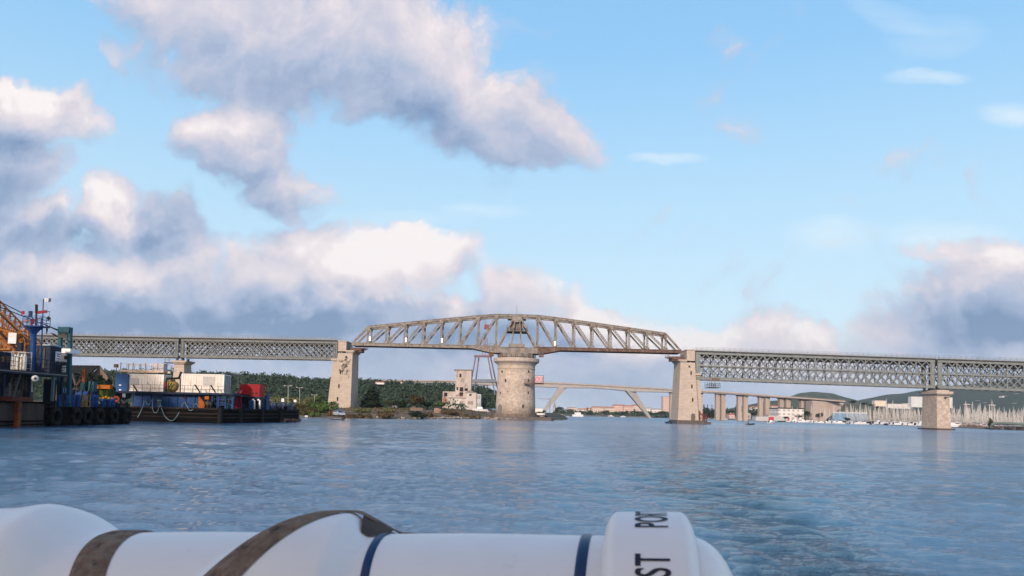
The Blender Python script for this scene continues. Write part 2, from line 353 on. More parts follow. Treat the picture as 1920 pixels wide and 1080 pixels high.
# ------------------------------------------------------------------ water
import numpy as np
def make_water():
    rng = np.random.RandomState(4)
    nr, na = 620, 820
    rr = np.concatenate([[0.3, 3.0, 6.0], np.geomspace(8.0, 260, nr-63), np.geomspace(280, 9000, 60)])
    tt = np.linspace(-1, 1, na); aa = R(40)*tt + R(24)*tt**7
    RR, AA = np.meshgrid(rr, aa, indexing='ij')
    X = RR*np.sin(AA); Y = RR*np.cos(AA)
    Z = np.zeros_like(X)
    dr = np.gradient(rr)[:,None]; cell = np.maximum(dr, RR*np.abs(np.gradient(aa))[None,:])
    for i in range(60):
        L = 0.22*(3.2/0.22)**rng.rand()
        th = rng.normal(R(70), .75)
        k = 2*np.pi/L; a = 0.0036*L**0.75*(.5+rng.rand())
        ph = rng.rand()*6.28
        wgt = np.clip(1.6-3.2*cell/L, 0, 1)
        warp = .35*np.sin(X*.21+i)+.35*np.sin(Y*.13+i*2.1)
        Z += a*wgt*np.sin(k*(X*np.cos(th)+Y*np.sin(th))+ph+warp*3)
    # calmer and rougher reaches
    patch = .65+.35*np.sin(X*.045+1.0+np.sin(Y*.05))*np.sin(Y*.06+.7*np.sin(X*.07))
    wl = np.abs(X-.125*Y-3.6+1.2*np.sin(Y*.22)+.6*np.sin(Y*.61))/(.7+.055*Y)
    Z *= patch*(1+.7*np.clip(1.5-wl,0,1))
    vs = np.stack([X,Y,Z],-1).reshape(-1,3)
    n = na; i, j = np.meshgrid(np.arange(len(rr)-1), np.arange(na-1), indexing='ij')
    b = (i*n+j).ravel()
    fs = np.stack([b, b+n, b+n+1, b+1], -1)
    me = bpy.data.meshes.new('sea')
    me.vertices.add(len(vs)); me.vertices.foreach_set('co', vs.ravel())
    me.loops.add(fs.size); me.loops.foreach_set('vertex_index', fs.ravel())
    me.polygons.add(len(fs)); me.polygons.foreach_set('loop_start', np.arange(0, fs.size, 4)); me.polygons.foreach_set('loop_total', np.full(len(fs),4))
    me.polygons.foreach_set('use_smooth', np.ones(len(fs), bool)); me.update(calc_edges=True)
    if me.polygons[0].normal.z < 0: me.flip_normals()
    mm = bpy.data.materials.new('sea_water'); mm.use_nodes = True; t = mm.node_tree; t.nodes.clear(); q = NT(t)
    ob = q.n('ShaderNodeTexCoord').outputs['Object']
    st = q.n('ShaderNodeMapping'); q.link(ob, st.inputs[0]); st.inputs[3].default_value = (.42,1.15,1.0); st.inputs[2].default_value = (0,0,R(14))
    n1 = q.math('POWER', q.noise(st.outputs[0], 4.5, 6, .68, dist=.25), 1.6)
    n2 = q.noise(st.outputs[0], .9, 3, .5, dist=.2)
    sp = q.n('ShaderNodeSeparateXYZ'); q.link(ob, sp.inputs[0])
    # wake left behind by the boat: rougher water along a line going off to the right of the bridge
    wx = q.math('SUBTRACT', q.math('ADD', sp.outputs[0], q.math('MULTIPLY', sp.outputs[1], -.125)), 3.6)
    wn = q.math('ADD', wx, q.math('MULTIPLY', q.math('SUBTRACT', q.noise(ob, .16, 4, .6), .5), 5.0))
    wakew = q.math('ADD', .8, q.math('MULTIPLY', sp.outputs[1], .06))
    wk = q.math('DIVIDE', q.math('ABSOLUTE', wn), wakew)
    wake = q.mapr(wk, .4, 1.5, 1.0, 0.0, smooth=True)
    lp = q.n('ShaderNodeMapping'); q.link(ob, lp.inputs[0]); lp.inputs[3].default_value=(.28,1,1)
    calm = q.mapr(q.noise(lp.outputs[0], .045, 4, .6, dist=.8), .38, .62, .25, 1.0, smooth=True)
    dist = q.vmath('LENGTH', ob)
    fade = q.mapr(dist, 20, 700, 1.0, 1.15)
    amp = q.math('MULTIPLY', q.math('ADD', q.math('MULTIPLY', calm, .55), q.math('MULTIPLY', wake, .8)), fade)
    b1 = q.n('ShaderNodeBump'); b1.inputs['Distance'].default_value = .26; q.link(n1, b1.inputs['Height']); q.link(amp, b1.inputs['Strength'])
    b2 = q.n('ShaderNodeBump'); b2.inputs['Distance'].default_value = .10; q.link(n2, b2.inputs['Height']); q.link(q.math('MULTIPLY', amp, .9), b2.inputs['Strength']); q.link(b1.outputs[0], b2.inputs['Normal'])
    p = q.n('ShaderNodeBsdfPrincipled')
    p.inputs['Base Color'].default_value = (.066,.158,.26,1); p.inputs['Roughness'].default_value = .06; p.inputs['IOR'].default_value = 1.34
    q.link(q.mapr(dist, 10, 400, .035, .25), p.inputs['Roughness'])
    n3 = q.noise(st.outputs[0], 11.0, 3, .6, dist=.5)
    b3 = q.n('ShaderNodeBump'); b3.inputs['Distance'].default_value = .05; q.link(n3, b3.inputs['Height']); q.link(q.math('MULTIPLY', amp, q.mapr(dist, 8, 60, 1.0, 0.0)), b3.inputs['Strength']); q.link(b2.outputs[0], b3.inputs['Normal'])
    q.link(b3.outputs[0], p.inputs['Normal'])
    o = q.n('ShaderNodeOutputMaterial'); q.link(p.outputs[0], o.inputs[0])
    me.materials.append(mm); ob_ = bpy.data.objects.new('sea', me); col.objects.link(ob_); ob_['kind'] = 'structure'
make_water()

# ------------------------------------------------------------------ land
def interp(pts, x):
    if x <= pts[0][0]: return pts[0][1]
    for (a,b),(c,d) in zip(pts, pts[1:]):
        if x <= c: return b+(d-b)*(x-a)/(c-a)
    return pts[-1][1]
def fb(x, y, s, o=4): return noise.fractal(Vector((x*s, y*s, 3.7)), 1.0, 2.0, o)
def land_mat(name, a, b, c, sc1=.08, sc2=.9, rough=.95):
    mm = bpy.data.materials.new(name); mm.use_nodes = True; t = mm.node_tree; t.nodes.clear(); q = NT(t)
    ob = q.n('ShaderNodeTexCoord').outputs['Object']
    n1 = q.noise(ob, sc1, 5, .65); n2 = q.noise(ob, sc2, 5, .7)
    cc = q.mix(q.mapr(n1, .40, .60), a, b); cc = q.mix(q.mapr(n2, .48, .62), cc, c)
    p = q.n('ShaderNodeBsdfPrincipled'); q.link(cc, p.inputs['Base Color']); p.inputs['Roughness'].default_value = rough; p.inputs['Specular IOR Level'].default_value = .15
    bn = q.n('ShaderNodeBump'); bn.inputs['Strength'].default_value = .6; bn.inputs['Distance'].default_value = .3; q.link(n2, bn.inputs['Height']); q.link(bn.outputs[0], p.inputs['Normal'])
    o = q.n('ShaderNodeOutputMaterial'); q.link(p.outputs[0], o.inputs[0]); return mm
def grid_mesh(name, rows, m_, smooth=True):
    """rows of equal length of world points"""
    mb = MB(); n = len(rows[0]); vs = [p for r in rows for p in r]; fs = []
    for i in range(len(rows)-1):
        for j in range(n-1): fs.append((i*n+j, i*n+j+1, (i+1)*n+j+1, (i+1)*n+j))
    mb.add(vs, fs, smooth); o = mb.build(name, m_, recalc=False); return o
def X_of(px, D): return (px-CX)*mpp(D)
# near bank on the left (world x -> y of the waterline)
BANK = [(-500,150),(-95,160),(-75,185),(-55,208),(-38,214),(-30,218),(-24,232),(-18,250),(-14,275),(-10,300),(-8,262),(-2,266),(6,274),(12,284),(19,300),(26,360),(30,440)]
GM = land_mat('bank_soil', (.17,.135,.095), (.085,.08,.045), (.24,.19,.145))
rows = []
xs = [-420+8*i for i in range(41)] + [-92+1.5*i for i in range(82)]
ts = [-3,-1,0,1,2,4,7,12,20,35,60,100,160,250,380,600]
def bank_z(x, y):
    d = y - interp(BANK, x)
    if d < 0: return -1.2
    z = min(.95, .12+d*.055) + min(1.7, max(0,d-10)*.04)
    return z + .22*fb(x, y, .12)*min(1, d/8)
for t in ts:
    r = []
    for x in xs:
        y0 = interp(BANK, x); y = y0 + t + (.9*fb(x,y0,.4) if 0<=t<60 else 0)
        r.append((x, y, -1.5 if t < -1 else (-.25 if t < 0 else (.12 if t == 0 else bank_z(x,y0+t)))))
    rows.append(r)
o = grid_mesh('ground', rows, GM); o['kind'] = 'structure'
# far bank across the middle and right
FBANK = [(20,900),(60,900),(160,1000),(230,1050),(262,1000),(275,860),(292,800),(300,740),(320,660),(345,700),(520,760),(1200,900)]
rows = []
xs = [10+6*i for i in range(190)]
for t in (-4,-1,0,2,6,14,30,80,200,500,1100,2200,4200):
    r = []
    for x in xs:
        y0 = interp(FBANK, x); k = (1+t/1200.0)
        z = -2 if t < -1 else (-.2 if t < 0 else (.4 if t == 0 else 1.4+min(t,400)*.006+.4*fb(x*k,y0+t,.02)))
        r.append((x*k-(t*.35 if t>400 else 0), y0+t, z))
    rows.append(r)
o = grid_mesh('far_shore', rows, land_mat('shore_soil', (.16,.14,.11), (.09,.10,.06), (.24,.21,.18), .03, .3)); o['kind'] = 'structure'

HILLM = land_mat('hill_scrub', (.045,.065,.035), (.075,.085,.045), (.12,.11,.075), .012, .06)
HILLD = land_mat('hill_woods', (.022,.040,.026), (.035,.055,.030), (.05,.065,.035), .01, .05)
HILLR = land_mat('bare_rocky_hill', (.12,.105,.07), (.075,.085,.045), (.19,.16,.12), .02, .10)
def hill(name, ridge, D, base_px_y, front, back, m_, rough=.06, nx=90, zb=0.0, seed=0):
    """land rising to a ridge whose skyline is given in photo pixels at distance D"""
    x0, x1 = ridge[0][0], ridge[-1][0]
    rows = []
    for t in [0,.12,.25,.4,.55,.7,.85,1.0,1.15,1.4,1.8]:
        r = []
        for i in range(nx+1):
            px = x0+(x1-x0)*i/nx; py = interp(ridge, px); p = at(px, py, D)
            H = max(.5, p.z - zb); Y = D - front*(1-t) if t <= 1 else D+back*(t-1)
            X = p.x*(Y/D)**.5 if t < 1 else p.x
            s = (3*t*t-2*t**3) if t <= 1 else max(0, 1-(t-1)*1.3)
            z = zb + H*s*(1+ (rough*fb(X+seed, Y, 6.0/front, 5) if .05 < t < .98 or t > 1 else 0)) + (rough*.25*H*fb(X*1.0+seed,7.0,18.0/front,4) if t==1.0 else 0)
            r.append((X, Y, z))
        rows.append(r)
    o = grid_mesh(name, rows, m_); o['kind'] = 'structure'; return o
hill('hills', [(1180,790),(1290,779),(1340,772),(1390,762),(1440,752),(1480,750),(1520,756),(1560,764),(1600,770),(1700,780)], 1900, 0, 500, 900, HILLM, .10)
hill('hills', [(1400,785),(1450,764),(1480,745),(1500,737),(1520,734.5),(1545,737),(1575,746),(1620,758),(1680,768),(1740,785)], 2500, 0, 700, 900, HILLM, .08, seed=40)
hill('hills', [(1560,780),(1590,756),(1620,748),(1665,740),(1700,737),(1740,729),(1800,722),(1860,716),(1930,708),(2020,702),(2200,720),(2400,770)], 3300, 0, 1700, 1200, HILLD, .10, seed=90)
hill('hills', [(1530,800),(1558,771),(1580,757),(1600,757),(1640,762),(1690,768),(1740,776),(1800,790)], 900, 0, 170, 200, HILLR, .10, zb=1.5, seed=10)
hill('hills', [(840,782),(960,779),(1040,777),(1100,773.5),(1180,775),(1260,775),(1340,781),(1400,784)], 4800, 0, 600, 1200, HILLD, .10, seed=70)
# wooded rise behind the left bank
WOODR = [(-200,690),(100,700),(200,700),(300,697),(360,700),(420,703),(470,704),(520,706),(560,709),(600,714),(660,713),(700,716),(760,718),(830,722),(900,728),(960,745),(1000,766),(1030,774)]
hill('wooded_hill', [(p[0],p[1]+9) for p in WOODR], 520, 0, 180, 250, HILLD, .06, zb=2.0, seed=5)

# ------------------------------------------------------------------ the railway viaduct
DB = 276.0; PX = mpp(DB)
def bz(px, py): return zpix(px, py, DB)
def bx(px): return (px-CX)*PX
def pier_shape(mb, cx, y0, w_t, w_b, d_t, d_b, z0, z1):
    a = [(-w_b/2,0),(w_b/2,0),(w_b/2,d_b),(-w_b/2,d_b)]; o_ = (d_b-d_t)/2
    b = [(-w_t/2,o_),(w_t/2,o_),(w_t/2,o_+d_t),(-w_t/2,o_+d_t)]
    mb.prism([(cx+x, y0+y) for x,y in a], z0, z1, [(cx+x, y0+y) for x,y in b])
# -- lattice spans -------------------------------------------------
def lattice(mb, x0, x1, zt0, zt1, zb0, zb1, y, step, wd, both=(1,-1)):
    """crossing flat bars between a top line (zt0..zt1) and a bottom line (zb0..zb1)"""
    L = x1-x0; h = (zt0+zt1)/2-(zb0+zb1)/2
    zt = lambda x: zt0+(zt1-zt0)*(x-x0)/L; zb = lambda x: zb0+(zb1-zb0)*(x-x0)/L
    for sgn in both:
        n = int((L+h)/step)+2
        for i in range(-1, n+1):
            xa = x0 + i*step - (h if sgn > 0 else 0)      # foot for rising bars, head for falling bars
            a, b = xa, xa+h                                 # 45 degrees
            lo, hi = max(a, x0), min(b, x1)
            if hi-lo < .15: continue
            if sgn > 0:
                pa = (lo, zb(lo)+(lo-a)); pb = (hi, zb(hi)+(hi-a))
            else:
                pa = (lo, zt(lo)-(lo-a)); pb = (hi, zt(hi)-(hi-a))
            mb.bar((pa[0], y+sgn*.04, pa[1]), (pb[0], y+sgn*.04, pb[1]), .10, wd, up=(0,1,0)) if False else mb.bar((pa[0], y+sgn*.06, pa[1]), (pb[0], y+sgn*.06, pb[1]), wd, .10, up=(0,1,0))
def span(px0, px1, yt0, yt1, yb0, yb1, tiers, step, panel, m_, label, group, bw=.30, endw=1.15, wdeep=5.0):
    x0, x1 = bx(px0), bx(px1)
    zt0, zt1, zb0, zb1 = bz(px0,yt0), bz(px1,yt1), bz(px0,yb0), bz(px1,yb1)
    T = thing('lattice_span', label, 'bridge span', (x0, DB, zb0), group)
    L = x1-x0
    for yi, nm in ((0,'lattice_girder'),(wdeep,'lattice_girder')):
        y = DB + yi; mb = MB()
        ch = .75
        def hline(f, hgt, wy, dz=0):   # f = 0 bottom .. 1 top
            za = zb0+(zt0-zb0)*f+dz; zc = zb1+(zt1-zb1)*f+dz
            mb.bar((x0,y,za),(x1,y,zc), wy, hgt, up=(0,0,1))
        hline(1, ch, .55, -ch/2); hline(0, ch, .55, ch/2)
        hline(1, .12, .95, .03); hline(0, .12, .95, -.03); hline(0,.12,.8,ch+.04); hline(1,.12,.8,-ch-.04)
        H = zt0-zb0
        lines = [1.0] if tiers == 1 else [1.0, .505]
        bottoms = [0.0] if tiers == 1 else [.505, 0.0]
        if tiers == 2: hline(.505, .42, .7)
        for ft, fbm in zip(lines, bottoms):
            dt = ch if ft == 1 else .2; db_ = ch if fbm == 0 else .2
            lattice(mb, x0+endw*.5, x1-endw*.5, zb0+(zt0-zb0)*ft-dt, zb1+(zt1-zb1)*ft-dt, zb0+(zt0-zb0)*fbm+db_, zb1+(zt1-zb1)*fbm+db_, y, step, bw)
        if panel:
            n = int(round((L-endw)/panel))
            for i in range(1, n):
                x = x0+endw*.5+(L-endw)*i/n; k=(x-x0)/L
                mb.bar((x,y-.12,zb0+(zb1-zb0)*k+.1),(x,y-.12,zt0+(zt1-zt0)*k-.1), .36, .22, up=(0,1,0))
        for xx, s in ((x0,1),(x1,-1)):
            k=(xx-x0)/L; za = zb0+(zb1-zb0)*k; zc = zt0+(zt1-zt0)*k
            mb.box((xx+s*endw/2, y, (za+zc)/2), (endw-.02, .30, zc-za-.3))
            for q_ in (.15,.75): mb.box((xx+s*endw*q_, y-.22, (za+zc)/2), (.14,.22,zc-za-.4))
        mb.build(nm, m_, T)
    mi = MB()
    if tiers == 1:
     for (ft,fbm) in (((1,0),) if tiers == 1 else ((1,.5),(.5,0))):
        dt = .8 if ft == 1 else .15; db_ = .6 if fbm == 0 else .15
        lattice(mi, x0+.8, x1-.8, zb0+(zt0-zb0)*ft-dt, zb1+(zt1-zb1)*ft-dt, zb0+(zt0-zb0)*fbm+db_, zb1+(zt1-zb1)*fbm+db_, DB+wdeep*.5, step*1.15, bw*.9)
    if tiers == 1: mi.build('shade_lattice', GREYDK, T)  # extra dark lattice, added to darken the inside of the shallow spans
    # cross frames between the two girders, with the arched brackets that carry the track
    mb = MB(); n = max(6, int(L/(panel/2 if panel else 2.6)))
    for i in range(n+1):
        x = x0+.6+(L-1.2)*i/n; k=(x-x0)/L; za = zb0+(zb1-zb0)*k; zc = zt0+(zt1-zt0)*k
        mb.bar((x,DB+.3,zc-.7),(x,DB+wdeep-.3,zc-.7), .3, .9)
        mb.bar((x,DB+.3,za+.4),(x,DB+wdeep-.3,za+.4), .25, .5)
        mb.bar((x,DB+.3,za+.6),(x,DB+wdeep-.3,zc-1.0), .16, .16); mb.bar((x,DB+.3,zc-1.0),(x,DB+wdeep-.3,za+.6), .16, .16)
        mb.bar((x,DB+.3,zc-2.3),(x,DB+1.5,zc-1.0),.16,.22)
    for y_ in (1.6, wdeep-1.6): mb.bar((x0+.3,DB+y_,zt0-.95),(x1-.3,DB+y_,zt1-.95), .4, 1.75)
    for i in range(n):
        xa = x0+.6+(L-1.2)*i/n; xb = x0+.6+(L-1.2)*(i+1)/n
        mb.bar((xa,DB+.3,zb0+(zb1-zb0)*(xa-x0)/L+.3),(xb,DB+wdeep-.3,zb0+(zb1-zb0)*(xb-x0)/L+.3), .15,.15)
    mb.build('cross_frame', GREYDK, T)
    mb = MB(); mb.bar((x0,DB+wdeep/2,zt0+.19),(x1,DB+wdeep/2,zt1+.19), wdeep+1.7, .22); mb.build('deck', DECKD, T)
    mb = MB(); n = int(L/1.9)
    for y in (DB-.75, DB+wdeep+.75):
        for i in range(n+1):
            x = x0+L*i/n; zc = zt0+(zt1-zt0)*i/n
            mb.bar((x,y,zc+.3),(x,y,zc+1.5), .075)
        for hh in (.75,1.12,1.5): mb.bar((x0,y,zt0+hh),(x1,y,zt1+hh), .05, .06)
        mb.bar((x0,y,zt0+.42),(x1,y,zt1+.42), .08, .26)
    mb.build('railing', RAILM, T)
    return T
G1 = 'shallow lattice girder spans of the railway viaduct'
G2 = 'deep two tier lattice girder spans of the railway viaduct'
span(30,333, 629.5,635, 664.5,669.8, 1, 1.72, None, GREYST, 'shallow lattice girder span passing behind the teal gantry and over the containers', G1)
span(337,632, 635,640, 669.8,674.6, 1, 1.72, None, GREYST, 'shallow lattice girder span ending at the left tower pier', G1)
span(-275,27, 624,629.4, 659,664.4, 1, 1.72, None, GREYST, 'shallow lattice girder span disappearing behind the orange crane boom', G1)
span(1304.5,1754.5, 659.5,674.6, 711,727.5, 2, 2.82, 5.62, GREYS2, 'deep lattice span from the right tower pier to the lone pier in the water', G2, bw=.30, endw=1.6, wdeep=6)
span(1759.5,2210, 674.8,690, 727.7,744, 2, 2.84, 5.62, GREYS2, 'deep two tier lattice span running out of the photo beyond the lone pier', G2, bw=.32, endw=1.6, wdeep=6)

# -- piers -----------------------------------------------------------
def bearings(T, cx, y0, z, wdeep=6):
    for y in (y0+.4, y0+wdeep+.2):
        for s in (-.9,.9):
            mb = MB(); mb.box((cx+s,y+.3,z+.12),(1.1,1.0,.24)); mb.box((cx+s,y+.3,z+.45),(.7,.8,.42), taper=.6); mb.box((cx+s,y+.3,z+.80),(.8,.9,.24))
            mb.build('bearing', DECKD, T)
# slender pier behind the containers
cx = bx(335); T = thing('viaduct_pier', 'slender pale stone pier rising behind the white containers', 'bridge pier', (cx, DB, 0))
zt = bz(335,677)
mb = MB(); pier_shape(mb, cx-.1, DB-.2, 3.3, 5.4, 6.2, 7.6, 0, zt-1.0); mb.build('shaft', STONE, T)
mb = MB(); mb.prism([(cx-1.8,DB+.1),(cx+1.7,DB+.1),(cx+1.7,DB+6.6),(cx-1.8,DB+6.6)], zt-1.0, zt-.3, [(cx-2.7,DB-.5),(cx+2.6,DB-.5),(cx+2.6,DB+7.3),(cx-2.7,DB+7.3)]); mb.box((cx-.05,DB+3.4,zt-.05),(5.4,7.9,.5)); mb.build('cap', STONEP, T)
bearings(T, cx, DB, zt+.15, 5)
mb = MB()
for x_ in (-4.6,-3.2): mb.bar((cx+x_,DB-.6,zt-.6),(cx+x_,DB-.6,zt+1.2),.09)
mb.bar((cx-5,DB-.6,zt-.7),(cx-2.4,DB-.6,zt-.7),.12,.3); mb.bar((cx-5,DB+1,zt-.7),(cx-2.4,DB+1,zt-.7),.12,.3); mb.box((cx-3.7,DB+.2,zt-.65),(2.6,1.7,.08))
for h in (.3,1.1): mb.bar((cx-5,DB-.6,zt+h),(cx-2.4,DB-.6,zt+h),.07)
mb.bar((cx-4.6,DB-.6,zt-.7),(cx-2.3,DB,zt-1.9),.1)
mb.build('inspection_platform', DECKD, T)
# outer pier of the far left, for the sake of the span that leaves the picture
cx = bx(28); T = thing('viaduct_pier', 'stone pier of the viaduct hidden behind the blue dredger cabins', 'bridge pier', (cx, DB, 0))
mb = MB(); pier_shape(mb, cx, DB-.2, 3.3, 5.4, 6.2, 7.6, 0, bz(30,673)-1.0); mb.build('shaft', STONE, T)
mb = MB(); mb.box((cx,DB+3.4,bz(30,673)-.6),(5.2,7.8,.8)); mb.build('cap', STONEP, T)
# lone pier in the water on the right
cx = bx(1757.5); T = thing('viaduct_pier', 'lone pale stone pier standing in the water before the marina masts', 'bridge pier', (cx, DB, 0))
zt = bz(1757,735)
mb = MB(); pier_shape(mb, cx, DB-4.6, 4.3, 4.9, 9.4, 10.4, -1.0, zt-1.2); mb.build('shaft', RUBBLE, T)
mb = MB(); mb.prism([(cx-2.3,DB-4.8),(cx+2.3,DB-4.8),(cx+2.3,DB+6.0),(cx-2.3,DB+6.0)], zt-1.2, zt-.75, [(cx-2.75,DB-5.3),(cx+2.75,DB-5.3),(cx+2.75,DB+6.4),(cx-2.75,DB+6.4)])
mb.box((cx,DB+.55,zt-.35),(5.6,11.9,.8)); mb.box((cx,DB+.6,zt+.3),(4.2,9.4,.5)); mb.build('cap', STONEP, T)
bearings(T, cx, DB, zt+.5, 6)
mb = MB(); mb.prism([(cx-3.1,DB-5.9),(cx+3.1,DB-5.9),(cx+3.1,DB+7.2),(cx-3.1,DB+7.2)], -1.2, .55); mb.build('footing', WETST, T)
mb = MB(); mb.box((cx+.6,DB-4.38,zt-2.1),(.5,.2,.6)); mb.box((cx+1.3,DB-4.38,zt-1.9),(.7,.2,.12)); mb.build('opening', DARK, T)
# tower piers either side of the swing span
def tower(sgn, pxi, pxo, label):
    """pxi = edge towards the swing span, pxo = edge towards the lattice span (photo pixels, at cap height)"""
    xi, xo = bx(pxi), bx(pxo); T = thing('tower_pier', label, 'bridge pier', ((xi+xo)/2, DB, 0))
    ytop = bz(pxo, 641 if sgn < 0 else 657.5); ycap = bz(pxi, 659.5 if sgn < 0 else 676.5)
    zb = 1.6 if sgn < 0 else .9
    dep = 11.0; ym = DB-1.4
    mb = MB()
    # body with a battered outline
    xo_b = xo + sgn*(-1)*(-1)*(1.3 if sgn < 0 else 1.4); xi_b = xi - sgn*(.1 if sgn < 0 else .9)
    def pr(a0,a1,b0,b1,z0,z1,d0,d1):
        mb.prism([(min(a0,a1),ym-d0),(max(a0,a1),ym-d0),(max(a0,a1),ym+dep+d0),(min(a0,a1),ym+dep+d0)], z0, z1, [(min(b0,b1),ym-d1),(max(b0,b1),ym-d1),(max(b0,b1),ym+dep+d1),(min(b0,b1),ym+dep+d1)])
    xo_b2 = xo + sgn*1.3
    pr(xi_b, xo_b2, xi, xo, zb, ycap-.6, .9, 0)
    mb.build('shaft', STONE, T)
    mb = MB(); xs_ = xo - sgn*2.8                     # slimmer head beside the lattice girder
    mb.box(((xs_+xo)/2, ym+dep/2, (ycap+ytop)/2), (abs(xs_-xo), dep-.1, ytop-ycap+.02)); mb.box(((xs_+xo)/2, ym+dep/2, ytop+.16), (abs(xs_-xo)+.4, dep+.4, .3)); mb.build('head', STONE, T)
    mb = MB(); mb.prism([(min(xi,xs_)-.02,ym-.05),(max(xi,xs_)+.02,ym-.05),(max(xi,xs_)+.02,ym+dep+.05),(min(xi,xs_)-.02,ym+dep+.05)], ycap-.6, ycap-.1, [(min(xi+(-sgn)*.6,xs_),ym-.5),(max(xi+(-sgn)*.6,xs_),ym-.5),(max(xi+(-sgn)*.6,xs_),ym+dep+.5),(min(xi+(-sgn)*.6,xs_),ym+dep+.5)])
    mb.box(((xi-sgn*.6+xs_)/2, ym+dep/2, ycap+.12), (abs(xi-sgn*.6-xs_), dep+1.1, .45)); mb.build('cap', STONEP, T)
    # lower wing carrying the lattice girder
    zw = bz(pxo, 672 if sgn < 0 else 699)
    mb = MB(); xw = xo + sgn*1.9; xwb = xo + sgn*3.2
    mb.prism([(min(xo+sgn*.6,xwb),ym+.7),(max(xo+sgn*.6,xwb),ym+.7),(max(xo+sgn*.6,xwb),ym+dep-.7),(min(xo+sgn*.6,xwb),ym+dep-.7)], zb, zw-.8, [(min(xo-sgn*.4,xw),ym+1.2),(max(xo-sgn*.4,xw),ym+1.2),(max(xo-sgn*.4,xw),ym+dep-1.2),(min(xo-sgn*.4,xw),ym+dep-1.2)])
    mb.box((xo+sgn*1.15, ym+dep/2, zw-.45),(2.5,dep-1.2,.7)); mb.build('wing', STONE, T)
    if sgn > 0:
        mb = MB(); x_a, x_b = xi_b-.5, xwb+.5
        mb.prism([(x_a,ym-1.7),(x_b,ym-1.7),(x_b,ym+dep+1.7),(x_a,ym+dep+1.7)], -1.2, 1.25, [(x_a+.15,ym-1.5),(x_b-.15,ym-1.5),(x_b-.15,ym+dep+1.5),(x_a+.15,ym+dep+1.5)]); mb.build('footing', WETST, T)
    xm = xo - sgn*1.6
    zz = [bz(pxo,y) for y in ((698,724,748) if sgn < 0 else (700,725,750))]
    for z in zz:
        k = (ycap-z)/(ycap-zb)
        MB().box((xm+sgn*1.2*k, ym-.9*k, z),(.42,.3,1.25)).build('window_slit', DARK, T)
    MB().box((xi-sgn*(-1)*2.1*(1 if sgn>0 else 1) if sgn<0 else xi+3.0, ym-.08, ycap-2.0),(.5,.3,.7)).build('window_slit', DARK, T)
    if sgn > 0:
        mb = MB(); pts = [(-.65,0),(.65,0)]+[(.65*math.cos(a),1.7+.65*math.sin(a)) for a in [R(18*i) for i in range(11)]]
        xc = xm+.9; mb.slab([(xc+x, zb+.35+z) for x,z in pts], ym-.97, ym-.5); mb.build('doorway', mat('old_door', (.12,.10,.085), None, 2), T)
    # machinery ledge under the end of the swing span
    mb = MB(); xe = xi - sgn*2.6
    mb.box(((xe+xi+sgn*1)/2, ym+4.6, ycap+.95),(abs(xe-xi)+1,6.2,1.1)); mb.box(((xe+xi)/2-sgn*.4, ym+4.6, ycap+.2),(abs(xe-xi)-.6,5,.5))
    for s in (0.0, 3.0, 6.2):
        mb.bar((xi+sgn*.2,ym+1.5+s,ycap+.2),(xe-sgn*1.2,ym+1.5+s,ycap+1.5),.22,.3)
        mb.bar((xe-sgn*1.2,ym+1.5+s,ycap+1.5),(xe-sgn*1.2,ym+1.5+s,ycap+2.2),.15,.2)
    mb.build('landing_frame', SWRUST, T)
    return T
tower(-1, 665-3.5, 634, 'pale stone tower pier left of the swing span with scrawled graffiti')
TR = tower(1, 1275, 1302, 'pale stone tower pier right of the swing span standing in the water')
# scrawled graffiti on the left tower: dark strokes on the stone
mb = MB(); random.seed(21)
for k in range(34):
    px = random.uniform(641,657); py = random.uniform(676,702); x, z = bx(px), bz(px,py)
    yy_ = DB-1.4-.9*(26-z)/24-.03
    for j in range(3):
        x2 = x+random.uniform(-.55,.55); z2 = z+random.uniform(-.8,.8); y2 = DB-1.4-.9*(26-z2)/24-.03
        mb.bar((x,yy_,z),(x2,y2,z2),.10,.05,up=(0,1,0)); x,z,yy_ = x2,z2,y2
gr = mb.build('graffiti', mat('black_spray', (.07,.055,.05)), None)
tl = [o_ for o_ in col.objects if o_.name.startswith('tower_pier') and o_.location.x < 0][0]
gr.data.transform(Matrix.Translation(-Vector(tl.location))); gr.parent = tl
# round pivot pier
cx = bx(968.5); yc = DB+3.0
T = thing('pivot_pier', 'round rubble stone pivot pier under the middle of the swing span', 'bridge pier', (cx, yc, 0))
zc = bz(968, 671.5)
z_r = bz(968, 692); z_b = 1.9
mb = MB(); mb.lathe((cx,yc,0), [(7.0,z_b-.2),(6.85,z_b+4),(6.55,z_r-5),(6.45,z_r)], 48); mb.build('shaft', RUBBLE, T)
mb = MB(); mb.lathe((cx,yc,0), [(6.5,z_r),(6.62,z_r+.05),(6.62,z_r+.35),(6.5,z_r+.4),(6.5,z_r+1.2),(7.0,z_r+1.9),(7.75,z_r+2.4),(7.95,z_r+2.6),(7.95,zc-.15),(7.7,zc)], 48, False); mb.build('cap', STONEP, T)
mb = MB(); mb.lathe((cx,yc,0), [(8.0,-1.5),(7.9,1.0),(7.8,z_b),(7.1,z_b+.02)], 48, False); mb.build('footing', mat('stained_footing', (.24,.19,.155), (.13,.10,.08), 1.1, .8, kind='rubble', bump=.4), T)
mb = MB(); x0 = bx(968); 
mb.prism([(cx-6,yc-8.6),(cx+12.2,yc-8.6),(cx+13.3,yc-7.6),(cx+13.3,yc+7),(cx-6,yc+7)], -1.5, 1.05, [(cx-5.8,yc-8.5),(cx+12.1,yc-8.5),(cx+13.1,yc-7.5),(cx+13.1,yc+7),(cx-5.8,yc+7)]); mb.build('jetty', WETST, T)
